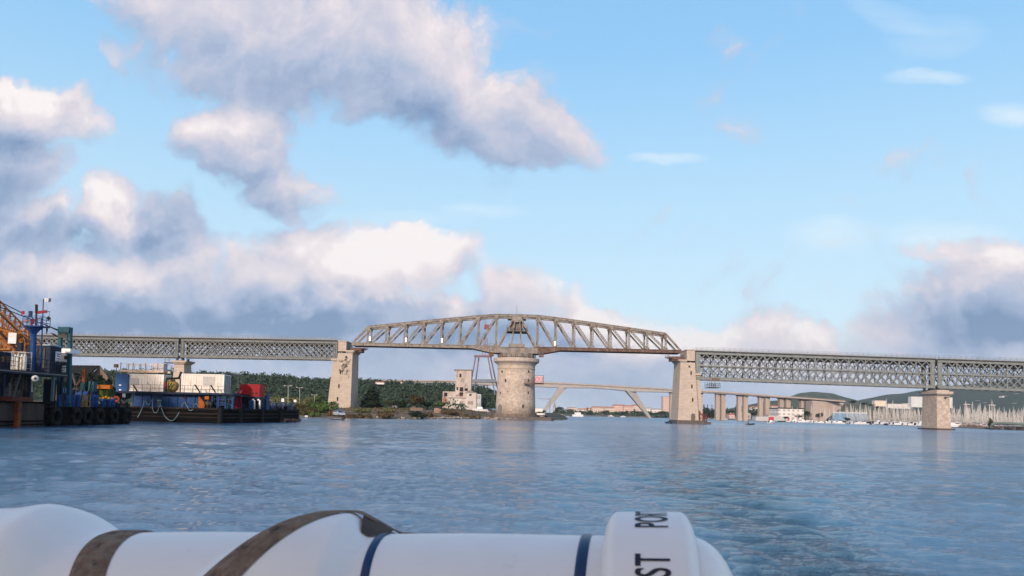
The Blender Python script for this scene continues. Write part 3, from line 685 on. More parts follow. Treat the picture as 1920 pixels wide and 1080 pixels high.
def onshaft(px, py, w_, h):
    x = bx(px)-cx; z = bz(px,py); rr = 6.6+(.3 if z < 8 else 0); a = math.asin(max(-1,min(1,x/rr)))
    MB().box((cx+rr*math.sin(a), yc-rr*math.cos(a), z), (w_,.35,h), yaw=a).build('window_slit', DARK, T)
for q_ in ((949,714,.45,1.0),(991,714,.4,.9),(940,737,.35,1.0),(991,737,.35,1.0),(982,762,.4,1.2),(942,697,.3,.7),(991,697,.3,.7),(953,735,.3,.4)): onshaft(*q_)
mb = MB(); x = bx(939.5)-cx; a = math.asin(x/7.0); d = Vector((math.sin(a),-math.cos(a),0)); tx = Vector((math.cos(a),math.sin(a),0))
pts = [(-.85,0),(.85,0)]+[(.85*math.cos(R(18*i)),2.2+.85*math.sin(R(18*i))) for i in range(11)]
c0 = Vector((cx,yc,z_b+.1))+d*6.65
vs = [c0+tx*p[0]+Vector((0,0,p[1])) for p in pts]+[c0+d*.55+tx*p[0]+Vector((0,0,p[1])) for p in pts]; n = len(pts)
mb.add(vs, [tuple(range(n)), tuple(range(2*n-1,n-1,-1))]+[(k,n+k,n+(k+1)%n,(k+1)%n) for k in range(n)]); mb.build('doorway', mat('grey_door', (.19,.18,.175), None, 2), T)
# balcony and sprayed cage on the side of the pivot pier
z1, z0 = bz(990,713), bz(990,720); mb = MB(); xa, xb = bx(983), bx(1003)
ys = yc-6.9
mb.box(((xa+xb)/2, ys+.3, z0),(xb-xa,1.5,.14))
for i in range(9): x = xa+(xb-xa)*i/8; mb.bar((x,ys-.4,z0),(x,ys-.4,z1),.07); mb.bar((x,ys+.9,z0-.7),(x,ys-.3,z0),.09)
for z in (z1,(z0+z1)/2): mb.bar((xa,ys-.4,z),(xb,ys-.4,z),.08); mb.bar((xa,ys-.4,z),(xa,ys+.9,z),.08)
mb.bar((xa,ys-.4,z0-.1),(xb+3,ys-.4,z0-.1),.14,.2); mb.build('balcony', SWRUST, T)
zp0, zp1 = bz(1011,718), bz(1011,704.5); xa, xb = bx(1003), bx(1019); mb = MB()
mb.box(((xa+xb)/2, yc-4, zp0-.1),(xb-xa+.4,2.4,.18))
for x in (xa,xb): mb.bar((x,yc-5,zp0),(x,yc-5,zp1),.12); mb.bar((x,yc-3,zp0),(x,yc-3,zp1),.12)
mb.bar((xa,yc-5,zp1),(xb,yc-5,zp1),.12); mb.bar((xb,yc-5,zp1),(xb,yc-3,zp1),.12)
mb.bar((xa-3,yc-4,zp0-.2),(xb,yc-4,zp0-.2),.3)
fr = mb.build('side_cage', SWRUST, T)
mb = MB(); mb.box(((xa+xb)/2, yc-4.9, (zp0+zp1)/2),(xb-xa-.3,.08,zp1-zp0-.3)); mb.build('sheet', mat('pale_sheet', (.55,.44,.45)), fr)
mb = MB(); random.seed(5)
for cxx in (-.65,.65):
    pts = [((xa+xb)/2+cxx+(.62*math.cos(t)), yc-4.98, (zp0+zp1)/2+.72*math.sin(t)) for t in [R(30*i) for i in range(12)]]
    mb.tube(pts, .17, 5); mb.bar(((xa+xb)/2+cxx-.6,yc-4.98,(zp0+zp1)/2),((xa+xb)/2+cxx+.6,yc-4.98,(zp0+zp1)/2+.1),.25,.1,up=(0,1,0))
mb.build('graffiti', mat('pink_spray', (.72,.33,.38)), fr)
# rocks and rubble dumped at the foot of the pivot pier
random.seed(8)

# -- the swing span ----------------------------------------------------
S = thing('swing_span', 'arched steel swing truss with a lookout cabin at its peak over the channel', 'swing bridge', (cx, yc, bz(968,662)))
X0 = bx(968); Yf, Yb = DB-.2, DB+6.2
zbot = 25.05; zpk = 36.35; zcor = 31.15; half = 51.5; hend = 57.0
xk = [7.2 + 6.33*k for k in range(8)]
def ztop(x):
    x = abs(x); return zpk if x <= 7.2 else zpk-.2*(x-7.2)/6.3 - (zpk-zcor-.2*7)*((x-7.2)/(half-7.2)) if False else zpk-(zpk-zcor)*((x-7.2)/(half-7.2))**1.08
def boxbar(mb, a, b, w_, h):
    """built-up member: two channels joined by lacing"""
    a = Vector(a); b = Vector(b); d = (b-a); L = d.length; d.normalize(); side = Vector((0,1,0))
    n_ = d.cross(side).normalized()
    for s in (-1,1): mb.bar(a+n_*(s*w_*.36), b+n_*(s*w_*.36), w_*.34, h, up=(0,1,0))
    k = max(2, int(L/.9))
    for i in range(k):
        p = a+d*(L*i/k); q_ = a+d*(L*(i+1)/k); s = 1 if i%2 else -1
        mb.bar(p+n_*(s*w_*.3), q_-n_*(s*w_*.3), .10, h*.55, up=(0,1,0))
for sx in (-1,1):
    M1 = SWST
    for Y in (Yf, Yb):
        mb = MB()
        xs_ = [0]+xk
        for a, b in zip(xs_, xs_[1:]):
            mb.bar((X0+sx*a,Y,ztop(a)-.35),(X0+sx*b,Y,ztop(b)-.35), .65,.72); mb.bar((X0+sx*a,Y,ztop(a)+.05),(X0+sx*b,Y,ztop(b)+.05), .95,.12)
        mb.build('top_chord', M1, S)
        mb = MB(); mb.bar((X0+sx*half,Y,zcor-.3),(X0+sx*(hend-.3),Y,zbot+.2), .6,.75,up=(0,1,0)); mb.build('end_post', M1, S)
        for x in xk:
            mb = MB()
            if Y == Yf: boxbar(mb,(X0+sx*x,Y,zbot),(X0+sx*x,Y,ztop(x)-.5),.62,.45)
            else: mb.bar((X0+sx*x,Y,zbot),(X0+sx*x,Y,ztop(x)-.5),.6,.45,up=(0,1,0))
            mb.box((X0+sx*x,Y-.30,ztop(x)-.95),(1.3,.06,1.1)); mb.box((X0+sx*x,Y-.30,zbot+.55),(1.3,.06,.9))
            mb.build('vertical', M1, S)
        for a, b in zip(xk, xk[1:]):
            mb = MB()
            boxbar(mb,(X0+sx*b,Y,zbot+.3),(X0+sx*a,Y,ztop(a)-.6),.66,.40) if Y==Yf else mb.bar((X0+sx*b,Y,zbot+.3),(X0+sx*a,Y,ztop(a)-.6),.55,.35,up=(0,1,0))
            mb.build('diagonal', M1, S)
        mb = MB()
        xh = 15.5
        mb.bar((X0+sx*6.5,Y,zbot+.28),(X0+sx*hend,Y,zbot+.28),.85,.16)
        mb.slab([(X0+sx*6.5,zbot+.2),(X0+sx*hend,zbot+.2),(X0+sx*hend,zbot-.75),(X0+sx*xh,zbot-.75),(X0+sx*9.2,zbot-2.0),(X0+sx*6.5,zbot-2.2)], Y-.25, Y+.25)
        for i in range(24): x = 8+i*2.1; mb.box((X0+sx*x, Y-.29, zbot-.25),(.14,.1,.85))
        mb.build('bottom_chord', SWST if sx < 0 else SWRUST, S)
    # top and portal bracing between the two trusses
    mb = MB()
    for a, b in zip([0]+xk, xk):
        mb.bar((X0+sx*b,Yf,ztop(b)-.3),(X0+sx*b,Yb,ztop(b)-.3),.3,.4)
        mb.bar((X0+sx*a,Yf,ztop(a)-.3),(X0+sx*b,Yb,ztop(b)-.3),.16,.16); mb.bar((X0+sx*b,Yf,ztop(b)-.3),(X0+sx*a,Yb,ztop(a)-.3),.16,.16)
        mb.bar((X0+sx*b,Yf,ztop(b)-1.6),(X0+sx*b,Yf+1.4,ztop(b)-.5),.14,.2); mb.bar((X0+sx*b,Yb,ztop(b)-1.6),(X0+sx*b,Yb-1.4,ztop(b)-.5),.14,.2)
    mb.build('sway_bracing', SWST, S)
mb = MB()
for i in range(-27,28):
    x = i*2.1; mb.bar((X0+x,Yf,zbot-.45),(X0+x,Yb,zbot-.45),.25,.6)
mb.box((X0,(Yf+Yb)/2,zbot-.02),(2*hend-.6,5.6,.12))
for y in (Yf+1.2,Yb-1.2): mb.bar((X0-hend+.4,y,zbot-.5),(X0+hend-.4,y,zbot-.5),.25,.75)
mb.build('track_floor', DECKD, S)
mb = MB()
for y in (Yf-.1,):
    for sx in (-1,1):
        n=24
        for i in range(n+1):
            x = X0+sx*(9+(47)*i/n); mb.bar((x,y+.45,zbot+.3),(x,y+.45,zbot+1.3),.045)
        mb.bar((X0+sx*9,y+.45,zbot+1.3),(X0+sx*56,y+.45,zbot+1.3),.045)
mb.build('walkway_rail', RAILM, S)
# heavy box girder over the ring
mb = MB(); zg1 = bz(968,652); 
mb.slab([(X0-7.3,zbot-.1),(X0-7.3,zbot-2.1),(X0+7.3,zbot-2.1),(X0+7.3,zbot-.1)], Yf-.45, Yb+.45)
for i in range(-7,8): mb.box((X0+i*1.0,Yf-.5,zbot-1.1),(.14,.14,1.9))
mb.box((X0,Yf-.4,zbot+.55),(5.6,.9,1.2)); 
mb.build('ring_girder', SWST, S)
mb = MB(); zr = zbot-2.1
mb.lathe((cx,yc,0), [(6.0,zc+.05),(6.0,zc+.35),(6.35,zc+.4),(6.35,zr-.35),(6.0,zr-.3),(6.0,zr)], 40, False)
for k in range(20):
    a = 2*math.pi*k/20; mb.box((cx+6.5*math.cos(a),yc+6.5*math.sin(a),(zc+zr)/2),(.3,.3,zr-zc-.2),yaw=a)
mb.build('turntable_drum', SWST, S)
mb = MB()
for sx in (-1,1):
    x = X0+sx*8.6; 
    mb.box((x,Yf+1,zr-.55),(1.6,2.2,1.0)); mb.bar((x-.8,Yf-.3,zr-.1),(x-.8,Yf-.3,zbot+.9),.12); mb.bar((x+.8,Yf-.3,zr-.1),(x+.8,Yf-.3,zbot+.9),.12)
    for z in (zr-.1,zr+.8,zbot+.2,zbot+.9): mb.bar((x-.8,Yf-.3,z),(x+.8,Yf-.3,z),.1)
mb.build('side_ladder', SWRUST, S)
# central fan of struts and lookout
for xb_, xt_, w_ in ((-6.4,-1.5,.55),(-1.9,-.75,.42),(1.9,.75,.42),(6.6,1.5,.6)):
    for Y in (Yf,Yb):
        mb = MB(); mb.bar((X0+xb_,Y,zbot+.2),(X0+xt_,Y,zpk-1.6),w_,w_,up=(0,1,0)); mb.build('tower_strut', SWST, S)
mb = MB()
for Y in (Yf,Yb):
    mb.slab([(X0-1.6,zpk-.2),(X0+1.6,zpk-.2),(X0+1.8,zpk-2.0),(X0+.9,zpk-2.6),(X0-.9,zpk-2.6),(X0-1.8,zpk-2.0)], Y-.38, Y+.38)
mb.box((X0,(Yf+Yb)/2,zpk-.15),(3.2,Yb-Yf,.3)); mb.build('peak_plate', SWST, S)
zl = bz(968,620.5)
mb = MB(); mb.box((X0-.1,(Yf+Yb)/2,zl+.9),(4.6,4.6,1.8)); mb.box((X0-.1,(Yf+Yb)/2,zl+3.0),(5.2,4.4,2.4),taper=.75); mb.box((X0-.1,(Yf+Yb)/2,zl+4.35),(6.4,5.0,.3))
mb.build('lookout_cabin', mat('cabin_grey', (.20,.17,.15), (.13,.11,.10), 1, .7), S)
mb = MB(); mb.box((X0,(Yf+Yb)/2,zl-.18),(7.2,6.9,.34)); 
for x in (-3.5,3.5):
    for Y in (Yf-.4,Yb+.4): mb.bar((X0+x,Y,zl-.1),(X0+x,Y,zl+1.9),.11)
    for h in (.7,1.3): mb.bar((X0+x,Yf-.4,zl+h),(X0+x,Yb+.4,zl+h),.08)
for h in (.5,.95): mb.bar((X0-3.5,Yf-.4,zl+h),(X0+3.5,Yf-.4,zl+h),.10)
mb.build('lookout_platform', DECKD, S)
mb = MB(); zz = zpk+.1
mb.bar((X0-.2,Yf+3,zz),(X0-.2,Yf+3,zz+3.4),.2); mb.bar((X0+.6,Yf+3,zz),(X0+.6,Yf+3,zz+1.6),.09); mb.bar((X0+1.7,Yf+3,zz),(X0+1.7,Yf+3,zz+.8),.08)
mb.build('antenna', RAILM, S)
for px_, py_ in ((692,635.5),(760,637.5),(827.5,638.5),(1039.5,644)):
    x, z = bx(px_), bz(px_,py_)
    mb = MB(); mb.box((x,Yf-.42,z),(.38,.18,1.35)); mb.box((x,Yf-.36,z),(.5,.1,1.5)); 
    mm = MATS.get('strip_glow_white')
    if not mm:
        mm = bpy.data.materials.new('strip_glow_white'); mm.use_nodes = True; b_ = mm.node_tree.nodes['Principled BSDF']; b_.inputs['Base Color'].default_value=(.8,.78,.74,1); b_.inputs['Emission Color'].default_value=(1,.93,.85,1); b_.inputs['Emission Strength'].default_value=.55; MATS['strip_glow_white']=mm
    mb.build('lamp', mm, S)  # white strip on a truss vertical, brightened by an added glow
# hanging inspection cradle under the right span
T = thing('inspection_cradle', 'steel inspection cradle hanging under the lattice span beside the right tower pier', 'cradle', at(1340,727,DB))
xa,xb = bx(1330),bx(1350.5); z0 = bz(1340,726.5); zt = bz(1340,715); mb = MB()
for Y in (DB-.8,DB+5.5):
    for k in range(3): mb.bar((xa,Y,z0+k*.65),(xb,Y,z0+k*.65),.1,.14)
    for i in range(6): x = xa+(xb-xa)*i/5; mb.bar((x,Y,z0),(x,Y,z0+1.3),.09)
    for x in (xa,xa+.9,xb-1.5,xb-.4): mb.bar((x,Y,z0+.8),(x,Y,zt+.2),.08)
mb.box(((xa+xb)/2,DB+2.3,z0-.05),(xb-xa,6.4,.2)); mb.build('cradle', DECKD, T)
mb = MB(); mb.box(((xa+xb)/2+.3,DB-.9,zt+.5),(2.4,.5,1.0)); mb.bar((xa-.4,DB-1,zt+.2),(xb+.4,DB-1,zt+.2),.2,.25); mb.bar((xa-.2,DB-1,zt+1.1),(xb,DB-1,zt+1.2),.1,.1); mb.build('trolley', mat('brown_trolley', (.14,.10,.085)), T)
# fender frame of red steel at the right tower's foot
T = thing('mooring_dolphin', 'dark red steel fender frame against the right tower pier', 'dolphin', (bx(1317), DB+3, 0))
xa, xb = bx(1312), bx(1325); mb = MB()
for x in (xa,(xa+xb)/2,xb):
    for Y in (DB-1,DB+2,DB+6): mb.tube([(x,Y,-1),(x,Y,4.6 if x<xb else 3.0)],.2,8)
for z in (.9,2.2,3.4):
    for Y in (DB-1,DB+6): mb.bar((xa,Y,z),(xb,Y,z-.2),.16,.2)
    mb.bar((xb,DB-1,z-.2),(xb,DB+6,z-.2),.16,.2)
mb.bar((xa,DB-1,4.4),(xb,DB-1,.4),.14); mb.bar((xa,DB-1,.4),(xb,DB-1,3.0),.14)
mb.build('frame', mat('dark_red_steel', (.16,.03,.03), (.08,.03,.025), 2, .7, c3=(.2,.08,.04), amt3=.2), T)
mb = MB(); mb.box((xb+.4,DB+2,.35),(2.0,8,.9)); mb.build('pontoon', WETST, T)

# ------------------------------------------------------------------ trees and plants
def leaf_mat(name, a, b, c=None):
    mm = bpy.data.materials.new(name); mm.use_nodes = True; t = mm.node_tree; t.nodes.clear(); q = NT(t)
    g = q.n('ShaderNodeNewGeometry')
    ob = q.n('ShaderNodeTexCoord').outputs['Object']
    cc = q.mix(q.mapr(q.noise(ob, .8, 3, .6), .4, .6), a, b)
    cc = q.mix(q.math('MULTIPLY', g.outputs['Random Per Island'], .6), cc, c or tuple(v*1.5 for v in b))
    p = q.n('ShaderNodeBsdfPrincipled'); q.link(cc, p.inputs['Base Color']); p.inputs['Roughness'].default_value=.8; p.inputs['Specular IOR Level'].default_value=.1
    o = q.n('ShaderNodeOutputMaterial'); q.link(p.outputs[0], o.inputs[0]); return mm
LF_DARK = leaf_mat('dark_pine_foliage', (.009,.018,.011), (.015,.027,.015), (.022,.036,.018))
LF_MID  = leaf_mat('green_foliage', (.055,.10,.028), (.085,.135,.038), (.11,.16,.05))
LF_OLIVE= leaf_mat('olive_foliage', (.055,.052,.02), (.075,.062,.025), (.09,.075,.03))
LF_DRY  = leaf_mat('dry_scrub_foliage', (.085,.062,.035), (.115,.078,.043), (.15,.11,.06))
LF_YEL  = leaf_mat('reed_foliage', (.10,.12,.045), (.14,.145,.06), (.17,.17,.08))
LF_WOOD = leaf_mat('wood_foliage', (.032,.058,.044), (.046,.076,.052), (.066,.092,.056))
BARK = mat('bark', (.09,.065,.045), (.06,.045,.035), 2, .9)
def leaves(mb, blobs, n, size, rng):
    """leaf clumps scattered through the outer part of several lobes"""
    tot = sum(b[3]*b[4] for b in blobs)
    for (cx_,cy_,cz_,rx,rz) in blobs:
        k = max(4,int(n*rx*rz/tot))
        for _ in range(k):
            while True:
                d = Vector((rng.gauss(0,1),rng.gauss(0,1),rng.gauss(0,1)))
                if d.length > .01: break
            d.normalize(); f = rng.uniform(.45,1.08)**.6
            p = Vector((cx_+d.x*rx*f, cy_+d.y*rx*f, cz_+d.z*rz*f))
            a = Vector((rng.gauss(0,1),rng.gauss(0,1),rng.gauss(0,.7))).normalized(); b = a.cross(d+Vector((.1,.2,.3))).normalized()
            s = size*rng.uniform(.6,1.5)
            mb.add([p-a*s-b*s*.5, p+a*s*.2-b*s*.9, p+a*s+b*s*.2, p-a*s*.1+b*s*.9], [(0,1,2,3)])
TREE_ID = [0]
def make_tree(kind, h, wd, loc, label, cat='tree', group=None, n=520, seed=0, leaf=None, name=None):
    rng = random.Random(seed*31+7); x,y,z = loc
    T = thing(name or kind, label, cat, loc, group)
    mb = MB()
    if kind == 'bush':
        bl = []
        for i in range(9): a = rng.uniform(0,6.28); r = rng.uniform(0,.34)*wd; bl.append((x+r*math.cos(a)*1.2,y+r*math.sin(a),z+h*rng.uniform(.25,.6),wd*rng.uniform(.14,.24),h*rng.uniform(.25,.42)))
        leaves(mb, bl, n, max(.16,h*.06), rng); mb.build('crown', leaf or LF_MID, T)
        mb = MB(); 
        for i in range(4): a = rng.uniform(0,6.28); mb.bar((x,y,z-.3),(x+wd*.2*math.cos(a),y+wd*.2*math.sin(a),z+h*.5),.09)
        mb.build('stem', BARK, T); return T
    tr = MB()
    if kind == 'conifer_tree':
        tr.tube([(x,y,z-.4),(x,y,z+h*.5),(x+.1,y,z+h*.93)], h*.028, 7, r2=.04)
        bl = []
        for i in range(11):
            f = i/10.0; r = wd*.5*(1-f)**.75*(.92+.16*rng.random())+.25
            for k in range(4 if f<.8 else 1):
                a = rng.uniform(0,6.28); bl.append((x+r*.5*math.cos(a),y+r*.5*math.sin(a),z+h*(.13+.82*f),r*.58,h*.075))
        leaves(mb, bl, n, max(.2,h*.032), rng)
    elif kind == 'cypress_tree':
        tr.tube([(x,y,z-.4),(x,y,z+h*.8)], h*.02, 6, r2=.04)
        bl = [(x,y,z+h*(.1+.09*i),wd*.5*math.sin(math.pi*(.12+.085*i)**.7)+.2,h*.08) for i in range(10)]
        leaves(mb, bl, n, max(.15,h*.03), rng)
    else:   # pine with a spreading crown, or broadleaf
        base = .34 if kind == 'umbrella_pine' else .2
        tr.tube([(x,y,z-.4),(x+.1*h*.1,y,z+h*.3),(x,y,z+h*.62)], h*.032, 7, r2=h*.014)
        for i in range(6):
            a = rng.uniform(0,6.28); r = wd*.32; tr.tube([(x,y,z+h*rng.uniform(.3,.5)),(x+r*math.cos(a)*.6,y+r*math.sin(a)*.6,z+h*.6),(x+r*math.cos(a),y+r*math.sin(a),z+h*.72)], h*.013, 5, r2=.03)
        bl = []
        for i in range(13):
            a = rng.uniform(0,6.28); r = wd*.36*math.sqrt(rng.random()); f = rng.random()
            bl.append((x+r*math.cos(a),y+r*math.sin(a),z+h*(base+.18+(.80-base-.2)*f*(1-.5*(r/wd))),wd*rng.uniform(.13,.22),h*rng.uniform(.09,.16)))
        leaves(mb, bl, n, max(.2,h*.038), rng)
    tr.build('trunk', BARK, T); mb.build('crown', leaf or LF_MID, T)
    return T
def gz(x, y): return bank_z(x, y)
def ptree(kind, px0, px1, ytop, D, label, leaf=None, zb=None, n=520, seed=1, cat='tree', group=None, name=None):
    pm = (px0+px1)/2; x = X_of(pm, D); z = (gz(x,D) if zb is None else zb)-.1
    if D < 440: n = int(n*2.2)
    return make_tree(kind, at(pm,ytop,D).z - z, (px1-px0)*mpp(D), (x, D, z), label, cat, group, n, seed, leaf, name)
GT = 'trees on the left bank'; GB = 'bushes on the left bank'
ptree('conifer_tree', 679, 720, 721, 285, 'dark cone shaped conifer right of the left tower pier', LF_DARK, seed=2, group=GT, n=1500)
ptree('broadleaf_tree', 740, 766, 744, 250, 'round dark green bush tree left of the autumn coloured tree', LF_DARK, seed=3, group=GT, n=800)
ptree('broadleaf_tree', 765, 799, 735, 300, 'olive brown tree of autumn colour on the bank', LF_OLIVE, seed=4, group=GT, n=900)
ptree('broadleaf_tree', 795, 815, 750, 310, 'dark green tree between the olive brown tree and the ruin', LF_DARK, seed=5, group=GT, n=600)
ptree('umbrella_pine', 812, 840, 751, 290, 'low rounded bright green tree in front of the ruined factory', LF_MID, seed=6, group=GT, n=800)
ptree('broadleaf_tree', 718, 752, 746, 340, 'pale green tree cluster behind the conifer', LF_YEL, seed=7, group=GT, n=600)
ptree('broadleaf_tree', 815, 835, 738, 420, 'green tree top against the left flank of the ruin', LF_MID, seed=8, group=GT, n=500)
ptree('broadleaf_tree', 572, 618, 736, 300, 'wide green tree left of the left tower pier', LF_MID, seed=9, group=GT, n=900)
ptree('bush', 582, 632, 749, 225, 'large bright green bush at the foot of the left tower pier', LF_MID, seed=10, group=GB, n=900)
ptree('bush', 505, 560, 739, 260, 'yellow green reeds above the end of the barge', LF_YEL, seed=11, group=GB, n=900)
ptree('bush', 556, 592, 744, 255, 'pale reed clump left of the bright green bush', LF_YEL, seed=12, group=GB, n=600)
ptree('bush', 560, 600, 762, 215, 'dry brownish bush beside the dirt slope', LF_OLIVE, seed=13, group=GB, n=600)
ptree('bush', 575, 604, 771, 210, 'low green bush right above the sandy beach', LF_MID, seed=14, group=GB, n=400)
ptree('bush', 535, 575, 756, 230, 'scrubby bush behind the barge bow', LF_OLIVE, seed=15, group=GB, n=500)
ptree('bush', 655, 700, 770, 212, 'reddish dry scrub right of the parked silver car', LF_DRY, seed=16, group=GB, n=700)
ptree('bush', 700, 752, 769, 217, 'dense reddish scrub along the water under the conifer', LF_DRY, seed=17, group=GB, n=800)
ptree('bush', 664, 700, 764, 235, 'yellow grass tuft behind the dry scrub', LF_YEL, seed=18, group=GB, n=500)
ptree('bush', 716, 752, 763, 240, 'green and yellow scrub before the round dark tree', LF_YEL, seed=19, group=GB, n=500)
ptree('bush', 766, 802, 769, 228, 'dark low bush beside the brick stump', LF_DARK, seed=20, group=GB, n=500)
ptree('bush', 828, 870, 768, 262, 'rusty brown grass on the bank below the ruin', LF_DRY, seed=21, group=GB, n=600)
ptree('bush', 866, 905, 770, 275, 'rusty low scrub below the grey end of the ruin', LF_DRY, seed=22, group=GB, n=400)
ptree('bush', 897, 930, 757, 420, 'yellow green thicket behind the parked boat', LF_YEL, seed=23, group=GB, n=400)
ptree('bush', 612, 640, 766, 218, 'dry grass tuft between the bush and the car', LF_DRY, seed=24, group=GB, n=300)
ptree('bush', 790, 815, 772, 240, 'straw coloured grass tuft next to the brick stump', LF_DRY, seed=25, group=GB, n=250)
# the wood on the rise: one mass
rng = random.Random(3); mb = MB(); P_ = WOODR
for i in range(1500):
    px = rng.uniform(-120, 960); t = rng.random()**.55
    D = 520-180*(1-t); ridge = at(px, interp(P_, px)+9, 520)
    if ridge.z < 4: continue
    s = 3*t*t-2*t**3; zg = 2+(ridge.z-2)*s; x = ridge.x*(D/520)**.5
    r = rng.uniform(2.2,4.6); hh = rng.uniform(2.6,5.5)
    leaves(mb, [(x+rng.uniform(-1,1), D, zg+hh*.35, r, hh*.55),(x+rng.uniform(-2,2), D+1, zg+hh*.75, r*.65, hh*.35)], 60, .50, rng)
o = mb.build('woodland', LF_WOOD, None, recalc=False); tag(o, 'dark green pine wood covering the rise behind the left bank', 'wood', kind='stuff')
# scattered grass and weeds on the bank
mb = MB()
for i in range(5200):
    x = rng.uniform(-95, 14); y0 = interp(BANK,x); y = y0 + 3.5 + rng.random()**2*70
    if fb(x,y,.10) < -.12+.2*rng.random(): continue
    z = bank_z(x,y); s = rng.uniform(.10,.30)*(1+ (y-y0)/60)
    for k in range(3):
        a = rng.uniform(0,6.28); c_,s_ = math.cos(a)*s*.45, math.sin(a)*s*.45
        mb.add([(x-c_,y-s_,z-.05),(x+c_,y+s_,z-.05),(x+c_*1.3+rng.uniform(-.1,.1),y+s_*1.3,z+s),(x-c_*.6,y-s_*.6,z+s*.8)],[(0,1,2,3)])
o = mb.build('rough_grass', LF_DRY, None, recalc=False); tag(o, 'dry rough grass and weeds over the left bank', 'grass', kind='stuff')
ROCKM = mat('shore_rock', (.36,.30,.25), (.19,.16,.135), .5, .9, bump=.3)
def rock(mb, x, y, z, s, rng):
    bm = bmesh.new(); bmesh.ops.create_icosphere(bm, subdivisions=1, radius=1)
    k = Vector((rng.uniform(.7,1.3),rng.uniform(.7,1.2),rng.uniform(.45,.8)))*s; M_ = Matrix.Rotation(rng.uniform(0,6.28),3,'Z')
    vs = [M_@Vector((v.co.x*k.x*rng.uniform(.8,1.2),v.co.y*k.y*rng.uniform(.8,1.2),v.co.z*k.z*rng.uniform(.8,1.2)))+Vector((x,y,z)) for v in bm.verts]
    fs = [tuple(v.index for v in f.verts) for f in bm.faces]; bm.free(); mb.add(vs, fs)
mb = MB()
for i in range(900):
    x = rng.uniform(-36, 13); y0 = interp(BANK,x)
    if x < -18 and rng.random() < .75: continue
    rock(mb, x, y0+rng.uniform(-.5,2.2), rng.uniform(-.05,.5), rng.uniform(.18,.6), rng)
o = mb.build('shore_rocks', ROCKM, None, recalc=False); tag(o, 'pale and dark rocks lining the waterline of the left bank', 'rocks', kind='stuff')

# ------------------------------------------------------------------ ruined factory
DR = 380.0
RUIN = mat('peeling_plaster', (.53,.47,.43), (.36,.30,.26), .30, .9, kind='streak', c3=(.20,.14,.11), amt3=.30, bs=.35, bump=.1)
RUIN2 = mat('pale_plaster', (.64,.59,.55), (.47,.41,.38), .3, .9, kind='streak', c3=(.27,.2,.17), amt3=.18, bs=.4)
RUIN3 = mat('grey_blue_plaster', (.50,.52,.55), (.42,.44,.47), .3, .9)
BRICKR = mat('orange_brick', (.42,.17,.09), (.34,.13,.08), .5, .9)
T = thing('ruined_factory', 'derelict pale factory with a square tower and boarded openings on the bank', 'ruin', (X_of(866,DR), DR, 2.0))
def rb(nm, m_, x0,x1,y0,y1,dep,off=0.0, par=None):
    mb = MB(); pbox(mb, x0,x1,y0,y1, DR+off, dep); return mb.build(nm, m_, par or T)
tw = rb('tower', RUIN, 852.5,882,694,768,8.5)
MB().box((X_of(868,DR), DR+4.4, zpix(868,693.5,DR)), (8.4,9.6,.5)).build('roof_slab', mat('slab_grey',(.25,.22,.2)), tw)
lw = rb('left_wing', RUIN, 829,853,734,771,7, -.2)
fw = rb('front_wing', RUIN2, 845,874,747,772,5, -4.5); MB().box((X_of(860,DR), DR-1.9, zpix(860,746.3,DR)), (7.9,5.7,.3)).build('roof_slab', MATS['slab_grey'], fw)
gw = rb('gable_wing', RUIN2, 874,892,736,772,8, -5.0)
x0,x1 = X_of(873.3,DR-5), X_of(892.3,DR-5); z0_ = zpix(880,736.5,DR-5)
MB().slab([(x0,z0_),(x1,z0_),((x0+x1)/2,z0_+1.3)], DR-5.2, DR+3).build('gable_roof', MATS['slab_grey'], gw)
ew = rb('end_wing', RUIN3, 892.2,901,739,771,9, -4.2)
pt = rb('brick_patch', BRICKR, 831,837,747,756.5,.3,-.35, lw)
for (a,b,c,d,off,par) in ((833,838.5,736,743,-.3,lw),(861.5,865,700.5,707.5,-.1,tw),(856,859,725.5,731.5,-.1,tw),(862,868.5,726,734,-.1,tw),(871,877,728,733,-.1,tw),(861.5,868,735.5,743,-.1,tw),(880,884,738.5,742,-5.1,gw)):
    MB_ = MB(); pbox(MB_, a,b,c,d, DR+off, .25); MB_.build('window_hole', DARK, par)
SHUT = mat('boarded_opening', (.33,.29,.26), (.27,.24,.22), 1, .9)
for (a,b,c,d,off,par) in ((848,855,751.5,759,-4.6,fw),(861.5,868,752,759,-4.6,fw),(876.5,887.5,752,758.5,-5.1,gw),(894.5,896.5,741,748,-4.3,ew),(898,900,741,748,-4.3,ew),(894.5,896.5,755,763,-4.3,ew),(898,900,755,763,-4.3,ew),(838,843,751,757,-.4,lw),(864,870.5,709,717,-.1,tw),(871.5,874.5,719,725,-.1,tw)):
    MB_ = MB(); pbox(MB_, a,b,c,d, DR+off, .25); MB_.build('boarded_window', SHUT, par)
MB_ = MB()
for z in (700,712): MB_.box((X_of(882,DR)+.02, DR+2.5, zpix(882,z,DR)),(.2,1.6,1.4))
MB_.build('side_opening', DARK, tw)
